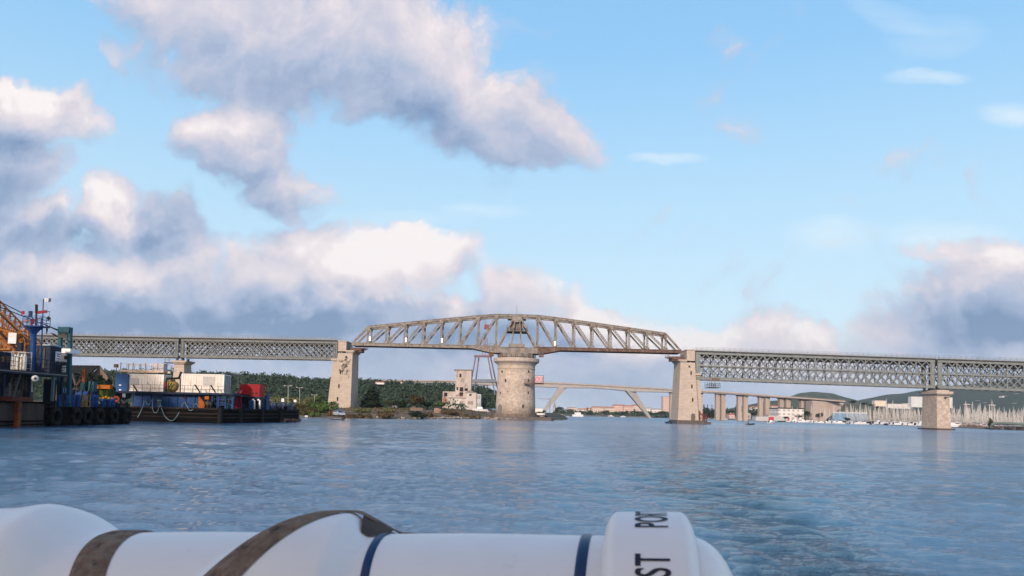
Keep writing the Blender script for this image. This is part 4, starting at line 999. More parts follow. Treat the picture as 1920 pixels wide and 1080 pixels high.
# sprayed lettering shapes along the foot of the ruin (too small to read)
rg = random.Random(11)
for par, xa, xb, off in ((fw,846,873.5,-4.75),(gw,875,891,-5.25)):
    mb = MB(); x = X_of(xa,DR); xe = X_of(xb,DR); zb_ = zpix(860,770.5,DR)
    while x < xe-.5:
        w_ = rg.uniform(.5,1.1); h = rg.uniform(1.0,1.6); y = DR+off
        pts = [(x,y,zb_+rg.uniform(0,.2)),(x+w_*.3,y,zb_+h),(x+w_*.6,y,zb_+h*.4),(x+w_,y,zb_+h*rg.uniform(.6,1))]
        for a,b in zip(pts,pts[1:]): mb.bar(a,b,.24,.06,up=(0,1,0))
        x += w_+.15
    mb.build('graffiti', WHITEP, par)
mb = MB()
for (px,py) in ((865,742),(858,741)):
    c = at(px,py,DR-.2)
    for k in range(5): mb.bar(c, c+Vector((rg.uniform(-.8,.8),0,rg.uniform(-.7,.7))), .22,.06,up=(0,1,0))
mb.build('graffiti', mat('magenta_spray',(.35,.07,.14)), tw)
# brick stump by the water and broken walls
T = thing('brick_stump', 'squat leaning brick block standing at the water before the ruin', 'ruin', (X_of(820,262),262,.6))
mb = MB(); a = at(820,783,262); mb.box((a.x,262,a.z+1.3),(1.9,1.8,3.0),yaw=.5,taper=.93); mb.box((a.x-.3,262,a.z+2.9),(1.4,1.2,.4),yaw=.4); mb.build('block', mat('pinkish_brick',(.42,.28,.24),(.32,.2,.17),1.2,.9,kind='brick',bump=.4), T)
mb = MB(); mb.prism([(a.x-7,260),(a.x+4,260.5),(a.x+4,263),(a.x-7,263)],.2,.75); mb.build('slab', mat('broken_slab',(.36,.29,.25)), T)
T = thing('low_wall', 'broken low stone wall in the scrub below the olive brown tree', 'wall', (X_of(780,250),250,2))
mb = MB(); pbox(mb,769,793,764.5,770,250,.6); pbox(mb,772,779,762.5,764.6,250,.6); mb.build('wall', mat('old_wall',(.19,.14,.11),(.14,.11,.09),.8,.9), T)
T = thing('white_shed', 'tiny white hut in the scrub between the trees', 'hut', at(739,766,300)); mb=MB(); pbox(mb,735,743,760.5,766,300,2.5); h_=mb.build('wall',WHITEP,T); mb=MB(); pbox(mb,738,740.5,762.5,766,299.9,.2); mb.build('door',DARK,T)
for k,(a,b,c,d,D,lb) in enumerate([(729,739,742,748,600,'white villa half hidden in the wood above the pale trees'),(704,720,717,720.5,500,'long white villa roof just under the highway deck'),(751,754,716.5,719,500,'small white house front under the highway deck at left')]):
    T = thing('villa', lb, 'house', at((a+b)/2,d,D)); mb = MB(); pbox(mb,a,b,c,d,D-60 if D==600 else D-30,6); w_=mb.build('wall',WHITEP,T); mb=MB(); p=at((a+b)/2,c,D-60 if D==600 else D-30); mb.box((p.x,p.y+3,p.z+.25),((b-a)*mpp(D)*1.05,6.6,.5),taper=.8); mb.build('roof',BRICKR,T)

# ------------------------------------------------------------------ shipyard pylon
DPY = 460.0
T = thing('pylon', 'tall purple and grey pylon with splayed legs behind the pivot pier', 'pylon', (X_of(905,DPY), DPY, 1.5))
PUR = mat('purple_steel', (.22,.14,.19), (.17,.115,.155), .3, .6); BLG = mat('blue_grey_steel', (.17,.20,.25), (.13,.155,.20), .3, .6)
P3 = lambda px,py,dy=0: at(px,py,DPY)+Vector((0,dy,0))
for (xa,ya,xb,yb,dy) in ((892.5,665,872,776,0),(897.5,665,882,776,7),(914,665,936,776,0),(918.5,665,944,776,7)):
    l_ = MB(); a,b = P3(xa,ya,dy),P3(xb,yb,dy); b.z = 0; mid = a.lerp(b,.45)
    l_.tube([a,mid],.38,8); 
    up_ = l_.build('leg', PUR, T); MB().tube([mid,b],.38,8).build('lower_leg', BLG, up_)
mb = MB(); a,b = P3(890,667),P3(921,667); mb.bar(a,b,.8,.9); mb.bar(a+Vector((0,7,0)),b+Vector((0,7,0)),.8,.9); mb.bar(a,a+Vector((0,7,0)),.9); mb.bar(b,b+Vector((0,7,0)),.9); mb.build('crossbeam', PUR, T)
mb = MB(); a,b = P3(884,713.5),P3(930,713.5); mb.bar(a,b,.9,1.6); mb.bar(a+Vector((0,7,0)),b+Vector((0,7,0)),.9,1.6); mb.build('crossbeam', BLG, T)
mb = MB()
for (xa,xb) in ((904,908.5),(916.5,912.5),(909,910.5)): mb.bar(P3(xa,667,3),P3(xb,632,3),.5)
for y in (655,645): mb.bar(P3(905,y,3),P3(915,y,3),.35)
mb.build('mast', PUR, T)
mb = MB(); mb.bar(P3(910.5,632,3),P3(911.5,618,3),.9); mb.build('upper_mast', mat('grey_mast',(.35,.35,.40)), T)
mb = MB(); p = P3(912,612,3); mb.box(p,(2.6,2.2,2.6)); mb.bar(p,p+Vector((-.9,0,3.2)),.3); mb.build('head_box', mat('dark_red_paint',(.25,.06,.08)), T)

# ------------------------------------------------------------------ highway bridge
def hD(px): return 820 - max(0,(px-1000))*.33 if px > 1000 else 820
T = thing('highway_bridge', 'low concrete highway bridge on slanted legs and paired piers far behind the viaduct', 'bridge', (X_of(1100,800), 800, 0))
dk = [(560,712,716,.0),(682,711.8,716.2,0),(830,712.5,718.5,0),(900,714,721,0),(1010,716,725,0),(1050,717,726.8,0),(1110,720,727.2,0),(1150,721.8,730,0),(1185,724,734,0),(1230,726.5,734.8,0),(1262,728.5,735.5,0),(1310,731,736,0),(1343,732.5,737.3,0),(1393,736,740.7,0),(1432,739,743.5,0),(1470,742,746.3,0),(1513,745,749,0),(1560,748.6,752,0),(1585,750.5,753.5,0)]
mb = MB(); pr = MB(); road = MB(); dw = 16
tops = []
for (px,yt,yb,_) in dk:
    D = hD(px); a, b = at(px,yt,D), at(px,yb,D); tops.append((a,b))
for (a0,b0),(a1,b1) in zip(tops,tops[1:]):
    t = Vector((0,0,-1.3))
    def quadbox(m_, p0,p1,q0,q1,y0,y1):
        vs = [p0+Vector((0,y0,0)),p1+Vector((0,y0,0)),q1+Vector((0,y0,0)),q0+Vector((0,y0,0)),p0+Vector((0,y1,0)),p1+Vector((0,y1,0)),q1+Vector((0,y1,0)),q0+Vector((0,y1,0))]
        m_.add(vs,[(0,1,2,3),(7,6,5,4),(0,4,5,1),(1,5,6,2),(2,6,7,3),(3,7,4,0)])
    quadbox(mb, a0+t*.8, a1+t*.8, b0, b1, 1.2, dw-1.2)
    quadbox(pr, a0+t*.25, a1+t*.25, a0+t*1.05, a1+t*1.05, -.3, .3); quadbox(pr, a0+t*.25, a1+t*.25, a0+t*1.05, a1+t*1.05, dw-.3, dw+.3)
    quadbox(road, a0+t*.78, a1+t*.78, a0+t*.95, a1+t*.95, .3, dw-.3)
mb.build('box_girder', CONCG, T); pr.build('parapet', CONC, T); road.build('roadway', ASPH, T)
mb = MB()
for (a0,b0),(a1,b1) in zip(tops,tops[1:]):
    for y in (0,dw): mb.bar(a0+Vector((0,y,.2)),a1+Vector((0,y,.2)),.12)
mb.build('guard_rail', RAILM, T)
for (xt,yt,xb_,yb_) in ((1056,727,1013,777),(1182,732,1223,780)):
    D = hD(xt); a = at(xt,yt,D); b = at(xb_,yb_,D); b.z = -1; a = a+Vector((0,dw/2,.5)); b = b+Vector((0,dw/2,0))
    mb = MB(); d = (b-a); 
    wv = [(-4.2,-6),(4.2,-6),(4.2,6),(-4.2,6)]; wb = [(-1.2,-2.5),(1.2,-2.5),(1.2,2.5),(-1.2,2.5)]
    vs = [b+Vector((x,y,0)) for x,y in wb]+[a+Vector((x,y,0)) for x,y in wv]
    mb.add(vs,[(3,2,1,0),(4,5,6,7),(0,1,5,4),(1,2,6,5),(2,3,7,6),(3,0,4,7)]); mb.build('slanted_leg', CONCG, T)
for (xa,xb_,yt,yb_) in ((1257,1265,736,790),(1310,1318,737,790),(1343,1350.5,737,778),(1353,1361,738,778),(1384,1391,741,778),(1395,1403,741.5,778),(1424,1431.5,743.5,778),(1435.5,1444,744,782),(1462.5,1470,746.5,778),(1474.5,1483,747,778),(1502.5,1508,749,775),(1516,1523,750,781)):
    D = hD((xa+xb_)/2)+dw*.3; mb = MB(); a = at((xa+xb_)/2,yt-1,D); w_ = (xb_-xa)*mpp(D)
    mb.box((a.x,D+3,(a.z+0)/2),(w_*.95,5.5,a.z)); s_ = mb.build('pier', CONC, T)
    MB().box((a.x,D+3,a.z-.4),(w_*1.25,7,1.3)).build('bearing_shelf', DECKD, s_)
for px_ in (908,913.5):
    D=hD(px_)+4; a=at(px_,720,D); MB().box((a.x,D+3,a.z/2),(1.8,5,a.z)).build('pier', CONC, T)
mb = MB(); a,b = at(1524,750,hD(1540)),at(1582,754,hD(1580))
ab = [(at(1524,751,640).x,at(1524,751,640).z),(at(1584,756,640).x,at(1584,756,640).z),(at(1578,764,640).x,at(1578,764,640).z),(at(1545,778,640).x,1.0),(at(1524,781,640).x,1.0)]
mb.slab(ab, 641, 655); mb.build('abutment', CONC, T)

# ------------------------------------------------------------------ town and far shore
def bld_mat(name, wall, win, sx, sz, fill=.5):
    """plaster with a grid of small openings (buildings a few pixels high in the photo)"""
    if name in MATS: return MATS[name]
    mm = bpy.data.materials.new(name); mm.use_nodes = True; t = mm.node_tree; t.nodes.clear(); q = NT(t)
    ob = q.n('ShaderNodeTexCoord').outputs['Object']; s = q.n('ShaderNodeSeparateXYZ'); q.link(ob, s.inputs[0])
    fx = q.math('FRACT', q.math('DIVIDE', q.math('ADD', s.outputs[0], s.outputs[1]), sx)); fz = q.math('FRACT', q.math('DIVIDE', s.outputs[2], sz))
    m_ = q.math('MULTIPLY', q.math('COMPARE', fx, .5, .24) if False else q.math('LESS_THAN', q.math('ABSOLUTE', q.math('SUBTRACT', fx, .5)), fill*.5), q.math('LESS_THAN', q.math('ABSOLUTE', q.math('SUBTRACT', fz, .55)), .22))
    cc = q.mix(q.mapr(q.noise(ob,.2,4,.6),.35,.65), wall, tuple(v*.85 for v in wall)); cc = q.mix(m_, cc, win)
    p = q.n('ShaderNodeBsdfPrincipled'); q.link(cc, p.inputs['Base Color']); p.inputs['Roughness'].default_value=.8
    o = q.n('ShaderNodeOutputMaterial'); q.link(p.outputs[0], o.inputs[0]); MATS[name]=mm; return mm
WCR = bld_mat('cream_facade', (.62,.52,.45), (.22,.19,.18), 3.4, 3.0)
WPK = bld_mat('pink_facade', (.62,.45,.40), (.25,.2,.19), 3.2, 3.0)
WWH = bld_mat('white_facade', (.72,.68,.65), (.33,.31,.31), 3.8, 3.1)
ROOFT = mat('red_tiles', (.38,.15,.09), (.30,.12,.08), .5, .9)
def house(px0, px1, y0, y1, D, label, wall=WCR, roof=ROOFT, cat='building', dep=12, hip=.75, name='apartment_block', zb=None, rh=None, group=None):
    a = at((px0+px1)/2, y1, D); T = thing(name, label, cat, (a.x, D, 1.5 if zb is None else zb), group)
    mb = MB(); b = at((px0+px1)/2, y0, D); z0 = (min(a.z,1.5) if zb is None else zb); w_ = (px1-px0)*mpp(D)
    mb.box((b.x,D+dep/2,(z0+b.z)/2),(w_,dep,b.z-z0)); wl = mb.build('wall', wall, T)
    rh = rh if rh is not None else 1.2*D/900
    mb = MB(); mb.box((b.x,D+dep/2,b.z+rh/2),(w_+.8,dep+.8,rh),taper=hip); mb.build('roof', roof, T)
    if D < 1300:
        mb = MB(); mb.box((b.x-w_*.2,D+dep*.4,b.z+rh),(1.2,1.2,1.6)); mb.build('chimney', CONC, T)
    return T
FLAT = mat('flat_roof_grey',(.32,.30,.29))
GA = 'apartment blocks of the town under the highway bridge'
for (a,b,c,d,D,lb,wl,rf) in [
 (1064,1082,765,776,1250,'cream block with dark flat roof left of the apartment rows',WCR,FLAT),
 (1082,1104,768,777,1300,'low pale block behind the shore trees',WWH,ROOFT),
 (1098,1112,766.5,777,1280,'cream block with a tiled roof at the left of the apartment row',WCR,ROOFT),
 (1110,1132,764,776,1230,'long cream apartment block with a red tiled roof above the trees',WCR,ROOFT),
 (1132,1152,764.5,776,1235,'cream apartment block joined to the long one with red roof',WCR,ROOFT),
 (1150,1172,760.5,775,1350,'tall pink apartment block with red roof in the middle of the row',WPK,ROOFT),
 (1170,1188,762,775,1340,'pink apartment block with lower roof beside the tall pink one',WPK,ROOFT),
 (1186,1206,760.5,775,1360,'cream block with red roof just left of the slanted bridge leg',WCR,ROOFT),
 (1206,1222,766,777,1300,'pale low block right of the slanted bridge leg',WWH,FLAT),
 (1222,1240,768,778,1250,'pale low block between the bridge leg and the tower block',WWH,FLAT)]:
    house(a,b,c,d,D,lb,wl,rf,group=GA)
house(1243,1257.5,744.5,779,1150,'tall pink tower block left of the right tower pier',WPK,FLAT,rh=.8,name='tower_block',hip=.95)
GH='small houses of the far hillside'
for (a,b,c,d,D,lb,wl,rf) in [
 (1366,1372,771,777,1100,'small cream house beside the paired highway piers',WCR,ROOFT),
 (1408,1424,764,770,1500,'white hillside house row right of the second pair of piers',WWH,ROOFT),
 (1410,1424,771,777,1200,'pink hillside house under the white row',WPK,ROOFT),
 (1446,1460,762.5,770,1400,'bright white house on the slope left of the white warehouse',WWH,ROOFT),
 (1446,1458,774,780,1000,'cream house at the foot of the slope',WCR,ROOFT)]:
    house(a,b,c,d,D,lb,wl,rf,group=GH,name='house',zb=(None if c>768 else 8))
house(1367,1384,778,784,860,'low shed with pink tiled roof on the quay',WPK,ROOFT,cat='shed',name='shed',rh=1.6)
house(1388,1408,778,784.5,840,'grey boathouse with an open dark front on the quay',bld_mat('grey_shed',(.36,.33,.32),(.1,.1,.1),5,4),CONC,cat='boathouse',name='boathouse',rh=2.2)
house(1459.5,1507,766.5,783,650,'big white warehouse with a dark roof edge behind the marina',WWH,DARK,cat='warehouse',name='warehouse',rh=.8,hip=1.0,dep=22)
T = house(1561,1626,775.5,786,640,'long blue boat hall behind the masts',mat('blue_cladding',(.13,.25,.38),(.16,.29,.42),.4,.6),mat('pale_roof',(.45,.50,.52)),cat='hall',name='boat_hall',rh=1.3,hip=.97,dep=20)
house(1441,1460,778.5,785,640,'small pale annex left of the white warehouse',WCR,FLAT,name='annex',rh=.3)
T = thing('storage_shed','long grey and red metal shed at the water on the far quay','shed',at(1448,787,600))
for (a,b,m_,nm) in ((1417,1441,mat('grey_metal_wall',(.46,.46,.45),(.38,.38,.38),.6,.6,kind='corrugated'),'grey_wall'),(1441,1451,mat('red_metal_wall',(.45,.03,.035),(.38,.03,.03),1,.6),'red_wall'),(1451,1477,MATS['grey_metal_wall'],'grey_wall'),(1477,1480.5,MATS['red_metal_wall'],'red_wall')):
    mb=MB(); pbox(mb,a,b,781.2+(a-1417)*.03,789,600,9); mb.build(nm,m_,T)
mb = MB(); p=at(1448.5,781.3,600); mb.box((p.x,604.5,p.z+.4),(26,9.6,.25)); mb.build('roof',CONCG,T)
# hilltop and hillside blocks on the right
house(1640,1662,751.5,762,1500,'cream round cornered water tank building on the hill above the masts',mat('warm_cream',(.72,.62,.50)),FLAT,name='tank_building',rh=1,zb=30,hip=.9)
house(1665,1708,757.5,763,1700,'row of pale low houses between the two hill buildings',WWH,FLAT,name='terrace',rh=.6,zb=30)
house(1708.5,1786,744.5,757,1500,'long white block on the hillside behind the lone pier',mat('white_panel',(.60,.62,.63),(.5,.52,.55),.15,.7),FLAT,name='long_block',rh=.6,zb=30,hip=1)
for i,(px,py,wd_) in enumerate(((1882,744.5,7),(1847,757,2),(1833,753,3),(1902,758,3),(1906,740,4),(1815,733,5),(1740,741,3))):
    lb=['pale quarry building high on the right hillside','tiny white house low on the dark hillside','pale hut on the dark hillside right of the lone pier','pale farm near the right edge of the hillside','pale terrace high up at the right edge of the hillside','pale rock cutting above the lone pier span','tiny house left of the lone pier high on the slope'][i]
    D=3000-200*(i%2); p=at(px,py,D); T=thing('house',lb,'house',p); mb=MB(); mb.box((p.x,D-450,at(px,py,D-450).z),(wd_*1.7,20,5)); mb.build('wall',WWH,T); mb=MB(); q2=at(px,py,D-450); mb.box((q2.x,D-450,q2.z+3.1),(wd_*1.8,21,1.2),taper=.7); mb.build('roof',CONC,T)

# far trees
GF='trees along the far shore'
fart = [(1000,1011,764,480,'umbrella_pine','dark tree peeping out right behind the pivot pier',LF_DARK),
 (1013,1028,767,700,'umbrella_pine','dark tree right of the pivot pier above the white shed',LF_DARK),
 (1040,1062,759.5,760,'umbrella_pine','large dark green tree on the spit under the slanted leg',LF_DARK),
 (1055,1083,764,755,'umbrella_pine','broad dark tree beside the largest one on the spit',LF_DARK),
 (1083,1098,768,800,'umbrella_pine','small dark tree before the cream block',LF_DARK),
 (1100,1106,764,900,'cypress_tree','pointed cypress left of the apartment row',LF_DARK),
 (1106,1112,765.5,905,'cypress_tree','second pointed cypress beside the apartment row',LF_DARK),
 (1128,1146,767.5,950,'umbrella_pine','rounded green tree before the long cream block',LF_DARK),
 (1142,1168,769,950,'umbrella_pine','low green tree mass under the pink blocks',LF_MID),
 (1164,1190,769,960,'umbrella_pine','dark tree mass left of the slanted leg foot',LF_DARK),
 (1186,1210,768.5,955,'umbrella_pine','dark tree behind the slanted leg foot',LF_DARK),
 (1220,1238,771,950,'umbrella_pine','tree between the slanted leg and the tower block',LF_DARK),
 (1234,1258,768,900,'umbrella_pine','tree at the foot of the pink tower block',LF_DARK),
 (1319,1324,757,720,'cypress_tree','slim dark cypress right of the right tower pier',LF_DARK),
 (1322,1334,758,720,'conifer_tree','tall dark conifer group right of the right tower pier',LF_DARK),
 (1330,1343,759,725,'conifer_tree','second tall conifer left of the paired piers',LF_DARK),
 (1345,1366,775,840,'umbrella_pine','low trees at the foot of the first paired piers',LF_DARK),
 (1365,1378,767,900,'umbrella_pine','round dark tree above the pink tiled shed',LF_DARK),
 (1378,1386,758,800,'cypress_tree','tall dark cypress against the second paired piers',LF_DARK),
 (1408,1424,769,760,'umbrella_pine','dark spreading tree left of the third paired piers',LF_DARK),
 (1422,1436,774,730,'umbrella_pine','dark tree above the long metal shed',LF_DARK),
 (1468,1480,780,590,'umbrella_pine','small tree in front of the white warehouse',LF_DARK),
 (1487,1510,775,600,'umbrella_pine','large dark tree at the right end of the warehouse',LF_DARK),
 (1508,1525,768,620,'umbrella_pine','dark tree below the last highway piers',LF_DARK),
 (1528,1545,770,640,'umbrella_pine','dark tree under the abutment',LF_DARK),
 (1582,1598,781,480,'umbrella_pine','round dark tree in front of the blue boat hall',LF_DARK),
 (1560,1580,748,880,'umbrella_pine','dark pine on the rocky hill by the abutment',LF_DARK),
 (1590,1608,748,900,'umbrella_pine','dark pine on the rocky hill above the blue hall',LF_DARK),
 (1612,1628,752,900,'umbrella_pine','second pine on the rocky hill',LF_DARK),
 (1626,1644,755,900,'umbrella_pine','third pine on the rocky hill beside the cream tank',LF_DARK),
 (1640,1652,759,850,'umbrella_pine','pine in front of the cream tank building',LF_DARK),
 (1850,1866,784,352,'bush','dark bare bush on the stony point left of the green pipe',LF_OLIVE)]
for i,(a,b,yt,D,k,lb,lf) in enumerate(fart):
    zb = 1.2
    if 'rocky hill' in lb or 'tank' in lb: zb = at((a+b)/2, yt, D).z - 8
    ptree(k,a,b,yt,D,lb,lf,zb=zb,n=(380 if k!='cypress_tree' else 220),seed=40+i,group=GF)
# trees filling the foot of the hills: woods too dense to tell apart
rng = random.Random(9); mb = MB()
def scatter(px0,px1,D0,D1,n,zf,rr,sz):
    for i in range(n):
        px=rng.uniform(px0,px1); D=rng.uniform(D0,D1); x=X_of(px,D); z=zf(px,D); r=rng.uniform(.6,1.3)*rr
        leaves(mb,[(x,D,z+r*.6,r,r*.8)],16,sz,rng)
scatter(1640,1925,760,900,420,lambda px,D:1.5+(D-760)*.06,4.2,1.3)
scatter(1320,1560,880,1050,200,lambda px,D:1.5+(D-880)*.05,4.0,1.3)
scatter(1180,1260,1010,1100,70,lambda px,D:1.5,4.0,1.3)
scatter(1040,1180,1010,1150,90,lambda px,D:1.5,3.5,1.3)
o = mb.build('shore_woods', LF_WOOD, None, recalc=False); tag(o,'dark mass of trees filling the foot of the far hills','wood',kind='stuff')

# distant slender pylons, spire and poles
T = thing('white_shed','white flat roofed shed right of the pivot pier by the spit','shed',at(1010,776,470)); mb=MB(); pbox(mb,1001,1017,765.5,774,470,6); w_=mb.build('wall',WHITEP,T); mb=MB(); p=at(1009,765.3,470); mb.box((p.x,473,p.z+.1),(5.4,6.6,.25)); mb.build('roof',CONCG,T)
T = thing('harbour_crane','thin grey harbour crane in front of the slanted bridge leg','crane',at(1031,776,760)); mb=MB(); a=at(1031,776,760); b=at(1031,748,760); mb.bar(a,b,.7); mb.build('tower',RAILM,T); mb=MB(); mb.bar(at(1008,747.5,760),at(1032,748.5,760),.5); mb.bar(b,b+Vector((0,0,1.5)),.4); mb.build('jib',RAILM,T)
T = thing('church_spire','pale pointed spire beyond the spit','spire',at(1039.5,776,1400)); mb=MB(); a=at(1039.5,775,1400); b=at(1040,748,1400); mb.tube([a,a.lerp(b,.45)],2.6,6); mb.tube([a.lerp(b,.45),b],2.0,6,r2=.1); mb.build('spire',CONCG,T)
def lamp_post(px, ytop, ybase, D, label, heads=2, group='floodlight posts on the left bank'):
    a = at(px,ybase,D); b = at(px,ytop,D); T = thing('light_pole', label, 'lamp post', a, group)
    MB().tube([a-Vector((0,0,1)),b],.14,6,r2=.08).build('pole', mat('pole_grey',(.30,.30,.29)), T)
    arm = MB().bar(b+Vector((-.9,0,-.1)),b+Vector((.9,0,-.1)),.1).build('arm', MATS['pole_grey'], T)
    for s in (-.8,.8): MB().box(b+Vector((s,-.2,0)),(.5,.4,.22)).build('lamp_head', mat('lamp_glass',(.26,.26,.25),rough=.4), arm)
    return T
lamp_post(540.5,723,758,212,'thick pole with floodlights behind the barge bow')
lamp_post(562,726.5,752,240,'thin street lamp right of the floodlight pole')
lamp_post(446.5,702,722,300,'street lamp against the wood right of the white container')
lamp_post(590,740,752,260,'small lamp post before the wood left of the tower pier')

# ------------------------------------------------------------------ breakwater, marina
BW = [(165,662),(212,556),(232,500),(262,450),(300,425),(320,420)]
rng = random.Random(17); mb = MB(); mb2 = MB()
path = [(1560,655),(1630,560),(1680,520),(1722,470),(1755,440),(1795,415),(1835,380),(1870,355),(1925,335),(1990,320)]
pts = [(X_of(a,b),b) for a,b in path]
prof = [(-5,-1),(-2.6,0.1),(-1.2,1.1),(1.0,1.7),(4,1.3),(9,.6),(11,-1)]
rows=[]
for o_,z in prof: rows.append([(x,y+o_,z+(.25*fb(x,y+o_,.3) if z>0 else 0)) for x,y in pts])
w_ = grid_mesh('breakwater', rows, land_mat('breakwater_soil',(.20,.16,.13),(.28,.22,.18),(.12,.10,.08),.1,.8)); w_['kind']='structure'
for i in range(2600):
    k = rng.random()*(len(pts)-1); j=int(k); f=k-j; x=pts[j][0]+(pts[j+1][0]-pts[j][0])*f; y=pts[j][1]+(pts[j+1][1]-pts[j][1])*f
    px = CX+x/y*F; o_ = rng.uniform(-3,3.5); z=interp([(-3,.1),(-1.2,1.0),(1,1.6),(4,1.2)],o_)
    if px < 1732: rock(mb, x,y+o_,z,rng.uniform(.35,.9),rng)
    else: rock(mb2, x,y+o_,z,rng.uniform(.2,.5),rng)
tag(mb.build('boulders', mat('dark_boulder',(.055,.055,.055),(.03,.035,.03),.6,.9), None, recalc=False),'dark boulders armouring the marina breakwater','rocks',kind='stuff')
tag(mb2.build('pebble_rocks', mat('pinkish_rock',(.42,.32,.27),(.30,.23,.20),.6,.9), None, recalc=False),'pinkish pale stones of the point behind the lone pier','rocks',kind='stuff')
rockpt = MB()
for i in range(1500):
    px=rng.uniform(1786,1862); D=interp([(1786,418),(1862,357)],px)+rng.uniform(-4,7); x=X_of(px,D); k=1-abs((px-1822)/46); rock(rockpt,x,D,.3+rng.random()*max(.1,k)*2.3,rng.uniform(.2,.5),rng)
tag(rockpt.build('stone_heap', MATS['pinkish_rock'], None, recalc=False),'heap of pinkish stones right of the lone pier','rocks',kind='stuff')
T = thing('pipeline','thick pale green pipe bending down at the stony point at right','pipe',at(1862,802,345))
D=345; a=at(1859,804,D); z1=at(1862,793.5,D).z; mb=MB(); R_=.9
pp=[(a.x,D,0.3),(a.x,D,z1-1.4),(a.x+.35,D,z1-.6),(a.x+1.2,D,z1-.1),(a.x+3,D-.3,z1),(X_of(1940,330),330,z1-.2)]
mb.tube(pp,.62,12); mb.build('pipe',mat('pale_green_paint',(.36,.43,.36),(.30,.36,.31),.5,.5,c3=(.2,.14,.09),amt3=.05),T)
for px in (1880,1902,1925): x=X_of(px,340); MB().box((x,340,.9),(.5,1.6,1.8)).build('support',CONC,T)
HULLW = mat('yacht_white',(.72,.72,.72),(.64,.64,.65),.6,.3,spec=.5); HULLB = mat('yacht_navy',(.05,.07,.14),None,.6,.3); MASTM = mat('mast_cream',(.60,.55,.49),(.50,.46,.42),.3,.4); SAILB=mat('sail_cover_blue',(.06,.10,.22)); SAILW=mat('sail_cover_tan',(.5,.44,.38))
def yacht_proto(L, H, hullm, covm, rigspread, label):
    T = thing('sailing_yacht', label, 'sailboat', (0,-500,-60), 'yachts crowded in the marina')
    o0 = Vector(T.location); B=L*.3; mb=MB(); secs=[]
    for t,wd_,zk in ((0,.55,.25),(.15,.8,.12),(.4,1,0),(.65,.86,.05),(.85,.45,.25),(1,.03,.6)):
        x=-L/2+L*t; w_=B/2*wd_; fr=1.0+.35*t
        secs.append([(x,-w_,fr),(x,-w_*.85,.35+zk*.2),(x,0,-.35+zk),(x,w_*.85,.35+zk*.2),(x,w_,fr)])
    vs=[o0+Vector(p) for s in secs for p in s]; fs=[]
    for i in range(5):
        for k in range(4): fs.append((i*5+k,i*5+k+1,(i+1)*5+k+1,(i+1)*5+k))
        fs.append((i*5+4,i*5,(i+1)*5,(i+1)*5+4))
    fs.append((0,1,2,3,4)); mb.add(vs,fs,False); mb.build('hull',hullm,T)
    mb=MB(); mb.box(o0+Vector((L*.05,0,1.45)),(L*.42,B*.55,.5),taper=.8); cb=mb.build('cabin',HULLW,T)
    mb=MB(); mb.box(o0+Vector((L*.05,-B*.255,1.47)),(L*.3,.06,.18)); mb.build('window',DARK,cb)
    mb=MB(); mx=L*.08; mb.tube([o0+Vector((mx,0,1)),o0+Vector((mx,0,H))],.13,6,r2=.09); 
    for f in rigspread: mb.bar(o0+Vector((mx,-.9,H*f)),o0+Vector((mx,.9,H*f)),.06); mb.bar(o0+Vector((mx-.9,0,H*f)),o0+Vector((mx+.9,0,H*f)),.05)
    mb.build('mast',MASTM,T)
    mb=MB(); mb.tube([o0+Vector((mx,0,2.3)),o0+Vector((mx-L*.38,0,2.2))],.22,6); mb.build('furled_sail',covm,T)
    mb=MB()
    for q_ in ((L/2,0,1.4),(-L/2,0,1.1),(mx,-B/2,1.1),(mx,B/2,1.1)): mb.bar(o0+Vector(q_),o0+Vector((mx,0,H*.97)),.035)
    mb.tube([o0+Vector((L/2-.2,0,1.6)),o0+Vector((mx+.5,0,H*.9))],.10,5,r2=.05); mb.build('rigging',MASTM,T)
    return T
LBY='white sailing yacht with a bare cream mast in the crowded marina'
pr_=[yacht_proto(9,12.5,HULLW,SAILB,(.5,),LBY),yacht_proto(11,15,HULLW,SAILW,(.4,.7),LBY),yacht_proto(10,13.5,HULLB,SAILB,(.55,),'navy hulled sailing yacht with a bare cream mast in the crowded marina'),yacht_proto(8,11,HULLW,SAILW,(.55,),LBY)]
rng=random.Random(23); cnt=0; slots=[]
for row in range(9):
    D=[470,500,535,570,605,640,675,700,450][row]
    px=1700 if D<480 else (1655 if D<520 else (1640 if D<560 else 1590))
    if D==470: px=1760
    if D==450: px=1800
    while px<1935:
        slots.append((px+rng.uniform(-1.5,1.5),D+rng.uniform(-5,5))); px+=rng.uniform(6,11.5)*(560/D)
used=set()
for (px,D) in slots:
    if 1727<px<1778 and D>540: continue
    k=rng.choice([0,0,1,1,2,3,3]); src=pr_[k]; x=X_of(px,D); s=rng.uniform(.8,1.22)*(.82 if D<520 else .95)
    if rng.random() < .06: s *= 1.3
    rz=R(90)+rng.uniform(-.3,.3)+(math.pi if rng.random()<.5 else 0)
    if k not in used:
        src.location=(x,D,0); src.rotation_euler=(0,0,rz); src.scale=(s,)*3; used.add(k)
    else: dup(src,(x,D,0),rz=rz,sc_=s)
# lone masts before the blue hall
for px,D in ((1523,600),(1540,590),(1548,600),(1557,600),(1565,585),(1577,580),(1600,585),(1609,600),(1614,560),(1618,575),(1627,570),(1497,590),(1487,600)):
    if 0 in used: dup(pr_[0 if px%2 else 3],(X_of(px,D),D,0),rz=R(80),sc_=rng.uniform(.75,1.15))
